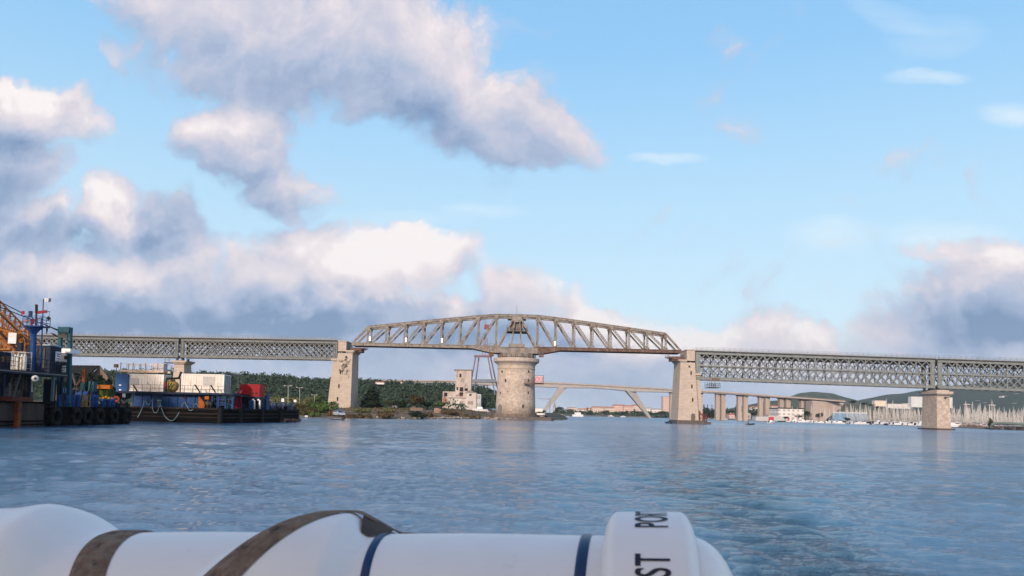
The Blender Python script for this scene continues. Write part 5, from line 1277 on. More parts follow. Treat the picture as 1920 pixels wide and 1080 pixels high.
# marina masts with T shaped boat lifts
for (px,yt,yb_,D,w_,lb) in ((1813,758,786,430,11,'pale T shaped floodlight mast in the marina'),(1860,759.5,790,430,12,'pale gallows frame standing over the marina boats'),(1700,757,780,520,12,'pale gallows frame left of the lone pier')):
    a=at(px,yb_,D); b=at(px,yt,D); T=thing('boat_lift',lb,'gantry',(a.x,D,0)); ww=w_*mpp(D)
    for s in ((0,) if 'T shaped' in lb else (-.4,.4)): MB().tube([(a.x+s*ww,D,0),(a.x+s*ww*.9,D,b.z)],.28,6,r2=.18).build('post',MASTM,T)
    MB().box((a.x,D,b.z),(ww,1.2,.35)).build('beam',MASTM,T)
# small motorboats along quays and the breakwater
def motorboat_proto(loc,label,rz=0,sc_=1.0,group=None,cabin=True):
    T=thing('motorboat',label,'motorboat',loc,group); o0=Vector(loc); mb=MB(); secs=[]
    for t,wd_,zk in ((0,.85,.0),(.4,1,0),(.75,.75,.1),(1,.04,.45)):
        x=-3+6*t; w_=1.15*wd_; fr=.75+.35*t; secs.append([(x,-w_,fr),(x,-w_*.8,.1+zk),(x,0,-.25+zk),(x,w_*.8,.1+zk),(x,w_,fr)])
    vs=[o0+Vector(p) for s in secs for p in s]; fs=[]
    for i in range(3):
        for k in range(4): fs.append((i*5+k,i*5+k+1,(i+1)*5+k+1,(i+1)*5+k))
        fs.append((i*5+4,i*5,(i+1)*5,(i+1)*5+4))
    fs.append((0,1,2,3,4)); mb.add(vs,fs); mb.build('hull',HULLW,T)
    mb=MB(); mb.box(o0+Vector((.2,0,1.25)),(2.2,1.5,.9),taper=.75); cb=mb.build('cabin',HULLW,T)
    MB().box(o0+Vector((.25,-.66,1.35)),(1.5,.12,.35)).build('window',DARK,cb)
    MB().box(o0+Vector((-3.1,0,.75)),(.45,.5,.9)).build('outboard_motor',DARK,T)
    T.rotation_euler=(0,0,rz); T.scale=(sc_,)*3; return T
GMB='small white motorboats moored along the far quays'
src=motorboat_proto((X_of(1420,700),690,0),'small white motorboat moored along the far quay or marina edge',group=GMB)
rng=random.Random(31)
for (px,D) in [(1345,930),(1352,930),(1362,900),(1385,800),(1392,790),(1400,780),(1408,760),(1484,640),(1492,600),(1500,590),(1508,585),(1517,580),(1526,575),(1533,570),(1541,560),(1550,560),(1558,550),(1568,545),(1576,540),(1602,530),(1612,525),(1622,520),(1085,800),(1055,790),(1170,930),(1148,900),(1330,930)]:
    dup(src,(X_of(px,D),D,0),rz=rng.uniform(-.5,.5)+(math.pi if rng.random()<.5 else 0),sc_=rng.uniform(.8,1.3))
for (px,D) in [(1662,505),(1675,495),(1690,480),(1704,470),(1716,462),(1730,450),(1745,430),(1780,418),(1793,408),(1805,402),(1812,398)]:
    dup(src,(X_of(px,D),D+8,.3),rz=rng.uniform(-.6,.6),sc_=rng.uniform(1.1,1.8))
a=sea(1374,790.5); motorboat_proto((a.x*.999,min(a.y,430),0),'open white motorboat on the channel right of the right tower pier',rz=R(40))
# the dark dinghy with a person, and boats near
def person(loc, h, label, coat, pose='sit', rz=0.0, parent=None):
    """one continuous skinned body"""
    me=bpy.data.meshes.new('person'); o=bpy.data.objects.new('person',me); col.objects.link(o)
    k=h/1.75
    if pose=='sit':
        V=[(0,0,.45),(0,-.02,.70),(0,-.02,.98),(0,0,1.13),(0,.03,1.28),(0,.03,1.36),(.1,0,.43),(.13,.42,.47),(.13,.45,.03),(-.1,0,.43),(-.13,.42,.47),(-.13,.45,.03),(.19,-.02,1.02),(.24,.06,.76),(.16,.30,.70),(-.19,-.02,1.02),(-.24,.06,.76),(-.16,.30,.70),(.13,.6,.0),(-.13,.6,.0)]
    else:
        V=[(0,0,.92),(0,0,1.15),(0,0,1.38),(0,0,1.50),(0,.02,1.60),(0,.02,1.70),(.09,0,.88),(.10,.02,.48),(.10,0,.06),(-.09,0,.88),(-.10,.02,.48),(-.10,0,.06),(.19,0,1.42),(.24,.03,1.12),(.25,.12,.86),(-.19,0,1.42),(-.24,.03,1.12),(-.25,.12,.86),(.10,.16,.02),(-.10,.16,.02)]
    E=[(0,1),(1,2),(2,3),(3,4),(4,5),(0,6),(6,7),(7,8),(0,9),(9,10),(10,11),(2,12),(12,13),(13,14),(2,15),(15,16),(16,17),(8,18),(11,19)]
    Rr=[.15,.14,.17,.065,.10,.085,.09,.075,.05,.09,.075,.05,.065,.05,.04,.065,.05,.04,.04,.04]
    me.from_pydata([tuple(c*k for c in v) for v in V],E,[]); 
    m1=o.modifiers.new('skin','SKIN'); 
    for i,v in enumerate(me.skin_vertices[0].data): v.radius=(Rr[i]*k,Rr[i]*k)
    me.skin_vertices[0].data[0].use_root=True
    m2=o.modifiers.new('sub','SUBSURF'); m2.levels=1; m2.render_levels=1
    me.materials.append(coat); o.location=loc; o.rotation_euler=(0,0,rz)
    o['label']=label; o['category']='person'
    hd=5
    hair=MB().lathe((0,0,0),[(.02,-.02),(.10,.0),(.105,.06),(.07,.12),(.01,.14)],10).build('hair',mat('hair_dark',(.03,.02,.015)),None); hair.parent=o; hair.location=Vector(V[5])*k+Vector((0,-.01,-.03)); hair.scale=(k,)*3
    return o
a=sea(1407,797); a=Vector((X_of(1407,285),285,0))
T=thing('dinghy','dark inflatable dinghy with a grey outboard on the channel','dinghy',a)
pts=[Vector((math.cos(t)*1.7+(0.5*math.cos(t) if math.cos(t)>0 else 0),math.sin(t)*.75,.28+(.18*max(0,math.cos(t))))) for t in [R(20*i) for i in range(-7,8)]]
M_=Matrix.Rotation(R(25),3,'Z')
MB().tube([a+M_@p for p in pts],.22,8).build('tube',mat('dark_rubber',(.03,.032,.04)),T)
MB().box(a+Vector((0,0,.15)),(2.4,1.1,.12),yaw=R(25)).build('floor',CONCG,T)
MB().box(a+M_@Vector((-1.6,0,.6)),(.35,.35,.7),yaw=R(25)).build('outboard_motor',mat('grey_motor',(.25,.25,.27)),T)
person(a+M_@Vector((-.7,0,.0)),1.8,'person in a dark jacket sitting in the dinghy',mat('dark_jacket',(.05,.05,.07)),'sit',R(-65))
a=Vector((X_of(1256.5,270),270,0)); T=thing('mooring_buoy','small dark mooring float left of the right tower pier','buoy',a)
MB().lathe(a,[(.5,-.3),(.9,0),(.95,.4),(.6,.8),(.2,.9)],14).build('float',mat('dark_float',(.02,.03,.06)),T); MB().box(a+Vector((-.9,0,.35)),(1.0,.7,.5)).build('fender',MATS['dark_float'],T)
# rowing boat & float near the left bank
a=sea(633,787.5); T=thing('rowing_boat','low dark rowing boat afloat below the parked car','rowing boat',a); 
MB().prism([(a.x-1.5,a.y-.4),(a.x+.9,a.y-.5),(a.x+1.5,a.y),(a.x+.9,a.y+.5),(a.x-1.5,a.y+.4)],-.1,.2).build('hull',mat('dark_wood',(.04,.035,.03)),T); MB().box(a+Vector((1.3,0,.45)),(.7,.6,.4)).build('outboard_motor',DARK,T); MB().bar(a+Vector((-1.9,0,.4)),a+Vector((-3.6,-.2,.55)),.08).build('oar',BARK,T)

# ------------------------------------------------------------------ cars, beached boat and sheds on the left bank
def car(loc, yaw, paint, label, group=None, L=4.3):
    T=thing('parked_car',label,'car',loc,group); o0=Vector(loc)
    prof=[(-L/2,.35),(-L/2,.85),(-L/2+.15,1.02),(-L*.33,1.42),(L*.08,1.46),(L*.27,1.0),(L*.47,.85),(L/2,.62),(L/2,.35)]
    n=len(prof); mb=MB(); vs=[]
    for y,s in ((-.86,1),(-.80,1.0),(.80,1.0),(.86,1)):
        for x,z in prof:
            k=.86 if z>1.1 else 1.0
            yy=y*k if abs(y)>.83 else y*k
            vs.append(o0+Vector((x,yy,z-(0.0 if abs(y)<.83 else (.04 if z>.5 else 0)))))
    fs=[tuple(range(n)),tuple(range(4*n-1,3*n-1,-1))]
    for r_ in range(3):
        for k in range(n): fs.append((r_*n+k,(r_+1)*n+k,(r_+1)*n+(k+1)%n,r_*n+(k+1)%n))
    mb.add(vs,fs); bd=mb.build('body',paint,T)
    for s in (-1,1):
        MB().slab([(o0.x-L*.36,o0.z+1.02),(o0.x-L*.30,o0.z+1.36),(o0.x+L*.06,o0.z+1.40),(o0.x+L*.20,o0.z+1.03)],o0.y+s*.80,o0.y+s*.79+s*.02).build('side_window',GLASSC,T)
        for x in (-L*.31,L*.31):
            w_=MB().tube([o0+Vector((x,s*.62,.33)),o0+Vector((x,s*.88,.33))],.33,14).build('wheel',mat('tyre',(.02,.02,.02)),T)
            MB().tube([o0+Vector((x,s*.885,.33)),o0+Vector((x,s*.90,.33))],.2,10).build('rim',mat('rim_grey',(.4,.4,.4),rough=.3,metal=.8),w_)
        MB().box(o0+Vector((L/2-.05,s*.62,.72)),(.14,.32,.17)).build('headlight',mat('headlight',(.8,.8,.8),rough=.2),T)
        MB().box(o0+Vector((-L/2+.03,s*.66,.88)),(.1,.22,.2)).build('tail_light',mat('tail_red',(.4,.02,.02),rough=.3),T)
    mb=MB(); a0=o0+Vector((L*.275,0,1.0)); a1=o0+Vector((L*.095,0,1.44))
    mb.add([a0+Vector((.02,-.72,.02)),a0+Vector((.02,.72,.02)),a1+Vector((.02,.62,.0)),a1+Vector((.02,-.62,.0))],[(0,1,2,3)]); mb.build('windscreen',GLASSC,T)
    MB().box(o0+Vector((L/2+.01,0,.52)),(.06,.5,.12)).build('number_plate',WHITEP,T)
    T.rotation_euler=(0,0,yaw); return T
GLASSC=mat('car_glass',(.03,.035,.04),rough=.12,spec=.8)
SILV=mat('silver_paint',(.50,.52,.56),(.46,.48,.52),.5,.3,.3,spec=.6,coat=.5)
D=215.5; car((X_of(638.5,D),D,bank_z(X_of(638.5,D),D)+.02),R(-52),SILV,'silver hatchback facing the water under the left tower pier')
D=223; car((X_of(634.5,D),D,bank_z(X_of(634.5,D),D)+.02),R(-30),mat('dark_car_paint',(.03,.035,.05),None,1,.3,.2,coat=.5),'dark car with an open boot parked behind the silver hatchback')
GC='cars beside the ruined factory'
D=330
for i,(px,c,lb) in enumerate(((916,(.35,.35,.38),'grey car right of the beached white motorboat'),(921,(.05,.06,.09),'dark blue car next to the pivot pier'),(925.5,(.25,.26,.3),'grey car half hidden by the pivot pier'))):
    car((X_of(px,D+i*3),D+i*3,bank_z(X_of(px,D+i*3),D+i*3)),R(-70+25*i),mat('car_paint_%d'%i if False else ['grey_car_paint','navy_car_paint','ash_car_paint'][i],c,None,1,.3,.2,coat=.5),lb,GC)
motorboat_proto((X_of(903,330),330,bank_z(X_of(903,330),330)+.3),'white motorboat beached on the bank right of the ruin',rz=R(175),sc_=1.1)
T=thing('white_buoy','two small white floats at the bow end of the barge','float',at(574,780,205)); 
for s in (0,.7): MB().lathe(at(573+s*4,781,205),[(.05,-.2),(.22,-.1),(.22,.2),(.05,.3)],10).build('float',WHITEP,T)
# rubble heap and people at the jetty right of the pivot pier
rng=random.Random(41); mb=MB()
for i in range(130): rock(mb,X_of(rng.uniform(1000,1022),283),283+rng.uniform(-3,5),1.0+rng.uniform(0,1.6)*rng.random(),rng.uniform(.2,.6),rng)
tag(mb.build('rubble_heap',ROCKM,None,recalc=False),'heap of grey rubble on the jetty right of the pivot pier','rubble',kind='stuff')
T=thing('white_dinghy','white dinghy tipped up on the rubble beside the pivot pier','dinghy',at(1013,779,280)); a=at(1013,778,280); MB().prism([(a.x-1.4,a.y-.6),(a.x+1.0,a.y-.6),(a.x+1.7,a.y),(a.x+1.0,a.y+.6),(a.x-1.4,a.y+.6)],a.z,a.z+.6).build('hull',HULLW,T)
T=thing('covered_boat','white cabin boat moored by the spit below the big trees','boat',at(1085,779,760)); T.location.z=0; a=Vector((X_of(1085,760),760,0)); MB().prism([(a.x-5,758),(a.x+5,758),(a.x+6,760),(a.x+5,762),(a.x-5,762)],0,2).build('hull',HULLW,T); MB().box(a+Vector((0,0,3)),(6,3,2)).build('cabin',HULLW,T)
T=thing('barge_platform','flat grey raft moored in the channel before the spit','raft',Vector((X_of(1058,620),620,0))); a=T.location; MB().box(a+Vector((0,0,.3)),(9,4,.9)).build('deck',CONCG,T)

# ------------------------------------------------------------------ work vessels on the left
def m_(n,c1,c2=None,*a,**k):
    f = 1.0 if min(c1) > .3 else .55
    k.setdefault('spec',.12); return mat(n,tuple(v*f for v in c1),None if c2 is None else tuple(v*f for v in c2),*a,**k)
HBROWN=m_('rusty_brown_hull',(.115,.085,.068),(.07,.052,.045),.7,.8,kind='streak',c3=(.24,.075,.02),amt3=.10,bs=.6,bump=.2)
HBLACK=m_('black_hull',(.010,.010,.013),(.014,.012,.012),.6,.9,c3=(.04,.024,.018),amt3=.04,bs=1.0,spec=.03)
BLUEP=m_('work_blue',(.019,.095,.33),(.015,.07,.24),.8,.5,c3=(.07,.045,.04),amt3=.14,bs=1.2)
BLUED=m_('dark_blue_paint',(.014,.035,.085),(.012,.025,.06),.8,.55,c3=(.06,.035,.025),amt3=.12,bs=1.4)
TEAL=m_('teal_paint',(.025,.15,.20),(.02,.10,.15),.9,.5,c3=(.10,.06,.04),amt3=.1,bs=1.5)
CRO=m_('crane_orange',(.60,.24,.05),(.42,.15,.03),1.0,.6,c3=(.12,.05,.02),amt3=.18,bs=1.3)
BLK=m_('black_rubber',(.012,.012,.014),(.02,.02,.022),1,.75); GRM=m_('dirty_grey',(.16,.15,.14),(.09,.085,.08),1.1,.7)
REDP=m_('bright_red_paint',(.62,.02,.02),(.50,.018,.02),1,.5,c3=(.15,.03,.02),amt3=.06); MAG=m_('faded_red_paint',(.45,.04,.09),(.32,.03,.06),1,.6)
CONT=m_('container_cream',(.70,.64,.57),(.62,.56,.50),.6,.6,kind='corrugated',scale=18,c3=(.33,.2,.12),amt3=.02,bs=1.5,bump=.35) if False else mat('container_cream',(.70,.64,.57),(.62,.56,.50),16,.6,kind='corrugated',c3=(.33,.2,.12),amt3=.02,bs=1.5,bump=.5)
RUSTW=m_('rusty_white',(.62,.55,.48),(.42,.24,.13),1.2,.7); YEL=m_('tank_yellow',(.62,.47,.12),(.5,.36,.08),1.2,.5,c3=(.3,.19,.07),amt3=.03); ORG=m_('orange_paint',(.65,.2,.02),(.5,.14,.02),1,.6)
WPANEL=m_('white_panel_sign',(.7,.7,.7)); ROPE=m_('pale_rope',(.30,.42,.47),(.22,.33,.38),3,.8)
def hy(px): return 70500/(960-px)
def trim(a,b,D,dep):
    """the photo's patch holds the front and the right side of a box: share it out"""
    dep = min(dep, .45*(b-a)*D/(960-b)); return dep, b-dep*(960-b)/D
# dredger hull
T=thing('dredger','dark tyre fendered work vessel with rusty brown plating at the left edge','work vessel',(-52,80,0))
HX=-47.0
mb=MB(); mb.prism([(HX-.3,52),(HX,52.5),(HX,81),(HX-14,81),(HX-14,52)],-1.2,2.45); mb.build('brown_hull',HBROWN,T)
mb=MB(); mb.prism([(HX,81.01),(HX+.02,97),(HX-.8,99.5),(HX-12,100),(HX-14,81.01)],-1.2,1.95,[(HX,81.01),(HX+.02,97.5),(HX-.6,100.2),(HX-12,100.6),(HX-14,81.01)]); mb.build('black_hull',HBLACK,T)
mb=MB(); 
for z,h in ((2.38,.2),(.55,.16),(.22,.1)): mb.box((HX+.06,67,z),(.16,29,h))
for y in (60,66,72,76.4,80.9): mb.box((HX+.04,y,1.3),(.12,.22,2.2))
mb.box((HX+.06,90,1.9),(.2,18,.18)); mb.box((HX+.06,89.5,.35),(.16,17,.12)); mb.build('rubbing_strake',HBLACK,T)
mb=MB(); y=hy(33); mb.box((HX+.25,y,1.15),(.4,.55,3.5)); mb.build('rusty_post',m_('orange_rust',(.40,.12,.045),(.16,.07,.045),1.5,.9),T)
mb=MB(); mb.box((HX+.1,hy(33),2.65),(1.1,3.4,.45)); mb.build('rusty_bracket',m_('red_rust',(.25,.07,.045),(.13,.05,.04),1.5,.9),T)
UZ=5.25
mb=MB(); mb.box((HX-6,72.2,UZ),(12.2,24.4,.34)); mb.build('upper_deck',BLUED,T)
mb=MB(); mb.box((HX+.12,72.2,UZ+.02),(.1,24.4,.12)); mb.build('deck_edge',m_('dull_cream',(.32,.29,.25)),T)
for y in (62,67,71.5,74.5,78.6,82.6,84.2): MB().box((HX-.3,y,3.85),(.24,.24,2.6)).build('post',BLUED if y!=82.6 else m_('pale_blue_grey',(.20,.30,.36)),T)
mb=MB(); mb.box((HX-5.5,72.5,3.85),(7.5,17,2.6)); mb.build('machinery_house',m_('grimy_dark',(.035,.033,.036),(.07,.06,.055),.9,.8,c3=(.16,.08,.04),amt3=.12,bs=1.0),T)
rl=MB()
for i in range(28): y=60.3+i*.9; rl.bar((HX-.15,y,UZ+.15),(HX-.15,y,UZ+1.45),.05)
for z in (.55,1.0,1.45): rl.bar((HX-.15,60.3,UZ+z),(HX-.15,84.4,UZ+z),.05)
rl.build('railing',BLK,T)
# clutter under the upper deck
rg=random.Random(77)
mb=MB()
for i in range(46):
    y=rg.uniform(66,80.5); z=2.5; s=rg.uniform(.15,.5); mb.box((HX-rg.uniform(.5,1.6),y,z+s),(s,s*rg.uniform(.6,2),s*2*rg.uniform(.7,1.6)),yaw=rg.uniform(0,1))
for i in range(16): y=rg.uniform(66,81); mb.tube([(HX-1.2,y,2.6),(HX-1.1,y+rg.uniform(-.4,.4),5.1)],rg.uniform(.04,.12),6)
o=mb.build('deck_machinery',GRM,T); o['kind']='stuff'
mb=MB(); p0=Vector((HX-.35,hy(34),2.6)); p1=Vector((HX-.35,hy(46),5.1))
for s in (0,.7): mb.bar(p0+Vector((-s,0,0)),p1+Vector((-s,0,0)),.09,.16)
for i in range(8): q_=p0.lerp(p1,(i+.5)/8); mb.box(q_+Vector((-.35,0,0)),(.7,.3,.05))
mb.build('ladder',m_('ladder_grey',(.22,.20,.19)),T)
mb=MB(); c=at(64,709.5,76.8); mb.tube([c+Vector((.2,-.15,0)),c+Vector((-.1,.25,0))],.30,16); lp_=mb.build('floodlight',WHITEP,T); MB().tube([c+Vector((.22,-.2,0)),c+Vector((.2,-.16,0))],.13,10).build('lens',GRM,lp_)
# upper deck cabins etc: (px0,px1,y0,y1,D,depth,mat,name)
def up(nm,mt,a,b,c,d,D,dep,par=T,zb=None):
    if dep > .3: dep,b = trim(a,b,D,dep)
    mb=MB(); pbox(mb,a,b,c,d,D,dep,dz0=zb); return mb.build(nm,mt,par)
UZ0=UZ+.17
cb1=up('cabin',BLUED,-40,21,658,697,77,3,zb=UZ0)
for px in (-10,3,12): up('cabin_window',DARK,px,px+5,668,678,76.95,.1,cb1)
cb2=up('cabin',BLUED,49,113,648.5,697,82,2.0,zb=UZ0); cb3=cb2
MB().box((at(86,648.5,82).x,83.0,at(77,648.5,82).z+.1),(.9,2.2,.10)).build('roof',m_('pale_blue_roof',(.38,.45,.52)),cb3)
for px in (66,74): up('cabin_window',GRM,px,px+3.5,653,663,81.92,.1,cb2)
up('door',GRM,79.5,82.5,653,690,81.92,.1,cb2)
xs_=X_of(93,82); zz0,zz1=at(107,678.5,83).z,at(107,659,83).z
sg=MB().box((xs_+.05,83.3,(zz0+zz1)/2),(.06,.95,zz1-zz0)).build('notice_board',WPANEL,cb3)
mb=MB(); c=Vector((xs_+.10,83.3,zz1-.25))
for i,(dy,w_) in enumerate(((0,.34),(-.22,.26),(-.5,.3),(-.72,.2))): mb.box(c+Vector((0,0,dy)),(.04,w_*1.6,.09))
mb.build('red_lettering',REDP,sg)
sg2=up('notice_board',DARK,114,123.5,684,699.5,84.1,.12,T)
mb=MB()
for r_,y in enumerate((687.5,692.5,696.5)):
    for k in range(3): c=at(116+3*k,y,84.0); mb.box(c,(.12,.04,.15)); mb.box(c+Vector((.05,0,.04)),(.05,.045,.2))
mb.build('white_lettering',WPANEL,sg2)
wb=up('wheelhouse',WHITEP,114,129,663.5,679,85.5,2.2); MB().box((at(121,663,85.5).x,86.5,at(121,663,85.5).z+.3),(1.2,2,.5)).build('roof',WHITEP,wb); up('window',DARK,120,127,667,674,85.4,.1,wb)
up('dark_tank',GRM,116,127,679,700,86.5,2)
# gas bottle rack
RK=thing('gas_rack','wire rack of tall white gas bottles on the upper deck','gas rack',at(32,696,76.2))
for px in (23.5,29,36.5,42): a=at(px,692,76.3); a.z=UZ0; z1=at(px,666,76.3).z; MB().lathe((a.x,a.y+.3,0),[(.16,a.z),(.17,a.z+.1),(.17,z1-.15),(.09,z1),(.05,z1+.12)],12).build('bottle',m_('bottle_white',(.66,.64,.56)),RK)
mb=MB(); xa,xb=X_of(20.5,76.1),X_of(46,76.1); z0,z1=UZ0,at(30,659.5,76.1).z
for x in (xa,(xa+xb)/2,xb):
    for y in (76.1,77.1): mb.bar((x,y,z0),(x,y,z1),.06)
for z in (z1,z0+.7,z0+1.3,z0+.2): mb.bar((xa,76.1,z),(xb,76.1,z),.05); mb.bar((xa,77.1,z),(xb,77.1,z),.05)
mb.build('rack',m_('galvanised',(.35,.35,.36),None,1,.5),RK)
# mast with crow's nest
MT=thing('signal_mast','blue signal mast with railed crow\'s nest, pennants and a flag at the top','mast',at(63,697,79)); DM=79.0
q_=lambda px,py,dy=0: at(px,py,DM)+Vector((0,dy,0))
a=q_(61.5,697); a.z=UZ0; MB().tube([a,q_(63.5,612)],.27,12).build('column',BLUEP,MT)
b=q_(67.5,612); mb=MB(); mb.lathe((q_(63.5,625).x,DM,0),[(.25,q_(64,627).z),(.8,q_(66,615).z),(.85,q_(66,613).z)],4,False); mb.box((q_(67.5,613).x,DM,q_(67.5,612.5).z),(1.75,1.7,.12)); mb.build('platform',BLUEP,MT)
mb=MB(); xa,xb=q_(51.5,612).x,q_(85,612).x; z0=q_(67,612).z; z1=z0+.95
for x in (xa,xa+.45,(xa+xb)/2,xb-.4,xb):
    for y in (-.8,.8): mb.bar((x,DM+y,z0),(x,DM+y,z1),.045)
for z in (z0+.35,z0+.65,z1):
    for y in (-.8,.8): mb.bar((xa,DM+y,z),(xb,DM+y,z),.04)
    for x in (xa,xb): mb.bar((x,DM-.8,z),(x,DM+.8,z),.04)
mb.build('railing',BLUEP,MT)
a=q_(76,697); a.z=UZ0; MB().tube([a,q_(81.5,560)],.09,8,r2=.045).build('flag_pole',BLUEP,MT)
MB().tube([q_(67.5,612),q_(68.5,572)],.09,8).build('light_pole',DARK,MT)
for y in (573,577,581,585): MB().lathe(q_(68.4,y),[(.1,-.1),(.14,-.05),(.14,.08),(.08,.12)],8).build('signal_light',DARK,MT)
MB().bar(q_(70,586),q_(88,584),.10,.28).build('yard',m_('faded_crimson',(.42,.05,.08)),MT)
MB().bar(q_(80,584),q_(94,584.5),.07).build('yard_arm',BLUEP,MT)
def cloth(nm,mt,px0,py0,w_,h,D,par,wave=.12,lean=0):
    a=at(px0,py0,D); vs=[];n=7
    for i in range(n+1):
        for j in (0,1,2): vs.append(a+Vector((w_*i/n,wave*math.sin(i*1.3+j*.3)*w_,-h*j/2*(1-.25*i/n)+lean*i/n)))
    fs=[(i*3+j,i*3+j+1,(i+1)*3+j+1,(i+1)*3+j) for i in range(n) for j in (0,1)]
    mb=MB(); mb.add(vs,fs,True); mb.add([v+Vector((0,.012,0)) for v in vs],[f[::-1] for f in fs],True); return mb.build(nm,mt,par)
fl=cloth('flag',m_('flag_white',(.62,.64,.68)),81.5,558.8,.5,.45,DM,MT); fl2=cloth('flag_tail',m_('flag_grey_blue',(.10,.14,.22)),91,559.3,.25,.42,DM,MT)
cloth('pennant',m_('pennant_blue',(.07,.10,.20)),53.5,583,.42,.75,DM,MT,.2)
cloth('pennant',m_('pennant_crimson',(.42,.05,.10)),57,598,.40,.62,DM,MT,.2)
c=q_(91,596.5); MB().lathe(c,[(.02,-.22),(.14,-.12),(.14,.1),(.02,.2)],8).build('signal_ball',DARK,MT); MB().bar(q_(93.5,584.5),q_(91,596),.02).build('halyard',DARK,MT)
c=q_(88,618); MB().lathe(c,[(.02,-.5),(.11,0),(.02,.5)],6).build('signal_cone',DARK,MT)
# teal gantry and cables
TG=thing('gantry','teal painted steel gantry with a wire sheave above the dredger deck','gantry',at(122,715,86)); DG=86.0
for px,pb in ((113.5,706),(131.5,713)): a,b=at(px,pb,DG),at(px,617,DG); a.z=1.9; MB().bar(a,b,.34,.42).build('post',TEAL,TG)
mb=MB(); a,b=at(112,618,DG),at(133,618,DG); mb.box((a+b)/2+Vector((0,0,-.05)),(b.x-a.x,.8,.62)); mb.build('head_beam',TEAL,TG)
c=at(122,626,DG); MB().tube([c+Vector((0,-.25,0)),c+Vector((0,.25,0))],.38,16).build('sheave',GRM,TG)
MB().box(at(121,631,DG),(.9,.6,.35)).build('winch_frame',GRM,TG)
for (p0,p1,lb) in ((((114,620.5,DG)),(-20,568,78),'upper dark wire rope running up left from the teal gantry'),((112,621.5,DG),(84,609,DG),'short wire rope end with a socket beside the teal gantry')):
    o=center(MB().tube([at(*p0),at(*p1)],.045,6).build('wire_rope',BLK,None)); tag(o,lb,'wire rope')
o=center(MB().tube([at(40,586,80),at(-20,556,78)],.045,6).build('wire_rope',BLK,None)); tag(o,'wire rope leading from the crimson flag up out of the photo','wire rope')
o=cloth('pennant',m_('crimson_cloth',(.62,.05,.08)),40,583,.34,.42,80,None,.1); o=center(o); tag(o,'small crimson flag tied on the wire rope left of the mast','flag')
o=center(MB().bar(at(97,625,84),at(108,631,84),.09,.14).build('rope_socket',BLK,None)); tag(o,'dark rope socket hanging left of the teal gantry','rope socket')
# orange crane boom
CB=thing('lattice_crane','orange lattice crane boom leaning up out of the left edge','crane',at(30,660,92)); DC=92.0
def lat(pa0,pa1,pb0,pb1,n,nm='boom'):
    mb=MB(); A0,A1,B0,B1=[at(px,py,DC) for px,py in (pa0,pa1,pb0,pb1)]
    for dy in (0,2.2):
        v=Vector((0,dy,0)); mb.bar(A0+v,A1+v,.16); mb.bar(B0+v,B1+v,.16)
        for i in range(n):
            t0,t1=i/n,(i+1)/n; mb.bar(A0.lerp(A1,t0)+v,B0.lerp(B1,t0)+v,.08); mb.bar(A0.lerp(A1,t0)+v,B0.lerp(B1,t1)+v,.07); mb.bar(A0.lerp(A1,t1)+v,B0.lerp(B1,t0)+v,.07)
    for i in range(n+1):
        t0=i/n; mb.bar(A0.lerp(A1,t0),A0.lerp(A1,t0)+Vector((0,2.2,0)),.07); mb.bar(B0.lerp(B1,t0),B0.lerp(B1,t0)+Vector((0,2.2,0)),.07)
    return mb.build(nm,CRO,CB)
lat((56,641),(-110,470),(46,658),(-110,560),17)
lat((60,658),(16,624),(30,662),(-10,628),6,'boom_foot')
lat((28,655),(-40,655),(28,625),(-40,605),7,'frame')
mb=MB(); mb.bar(at(-60,530,DC-.3),at(33,621,DC-.3),.14); mb.bar(at(-20,605,DC-.3),at(33,657,DC-.3),.2); mb.bar(at(38,626,DC-.3),at(58,645,DC-.3),.12); mb.build('stay',m_('dark_brown_steel',(.07,.035,.025)),CB)
mb=MB(); a=at(23,634,DC-.5); mb.box(a,(.85,.06,1.25),yaw=.2); mb.build('sign_panel',WPANEL,CB)
mb=MB(); a=at(38,650,DC-1); mb.box(a,(.5,.5,.9)); mb.build('motor_box',BLUED,CB)
# pale pink jib further off
PJ=thing('distant_crane','pale pink crane jib seen faintly behind the signal mast','crane',at(40,625,230)); PKM=m_('pale_pink_steel',(.50,.24,.27),(.45,.3,.32))
mb=MB(); mb.bar(at(24,606,230),at(74,597,230),.5); mb.bar(at(30,621,230),at(78,616,230),.7)
for i in range(9): t=i/9; mb.bar(at(26+48*t,606-9*t,230),at(33+46*t,621-5*t,230),.16)
mb.build('jib',PKM,PJ); a=at(52,620,230); b=Vector((a.x,a.y,2)); MB().bar(a,b,.9).build('tower',PKM,PJ)
# tyre fenders
GTY='big tyre fenders hanging along the dark hull'
def ring(c,R_,r_,nrm,n=20,k=8):
    nrm=Vector(nrm).normalized(); u=Vector((0,0,1)); v=nrm.cross(u).normalized(); pts=[c+(u*math.cos(2*math.pi*i/n)+v*math.sin(2*math.pi*i/n))*R_ for i in range(n+1)]
    mb=MB(); mb.tube(pts,r_,k,cap=False); return mb
lbs=['largest black tyre fender at the corner by the brown hull','black tyre fender second from the brown hull','black tyre fender in the middle of the dark hull','black tyre fender below the yellow floats','black tyre fender under the red lifebuoy','last black tyre fender at the far end of the dark hull']
for px,R_,lb in zip((103,142,163,186,213,238),(.78,.72,.74,.74,.66,.7),lbs):
    y=hy(px); T_=thing('tyre_fender',lb,'tyre',(HX+.32,y,1.0),GTY); ring(Vector((HX+.32,y,.95)),R_,.27,(1,0,0)).build('tyre',BLK,T_)
    MB().tube([(HX+.25,y-.15,1.7),(HX+.1,y-.2,2.05)],.035,5).build('chain',DARK,T_)
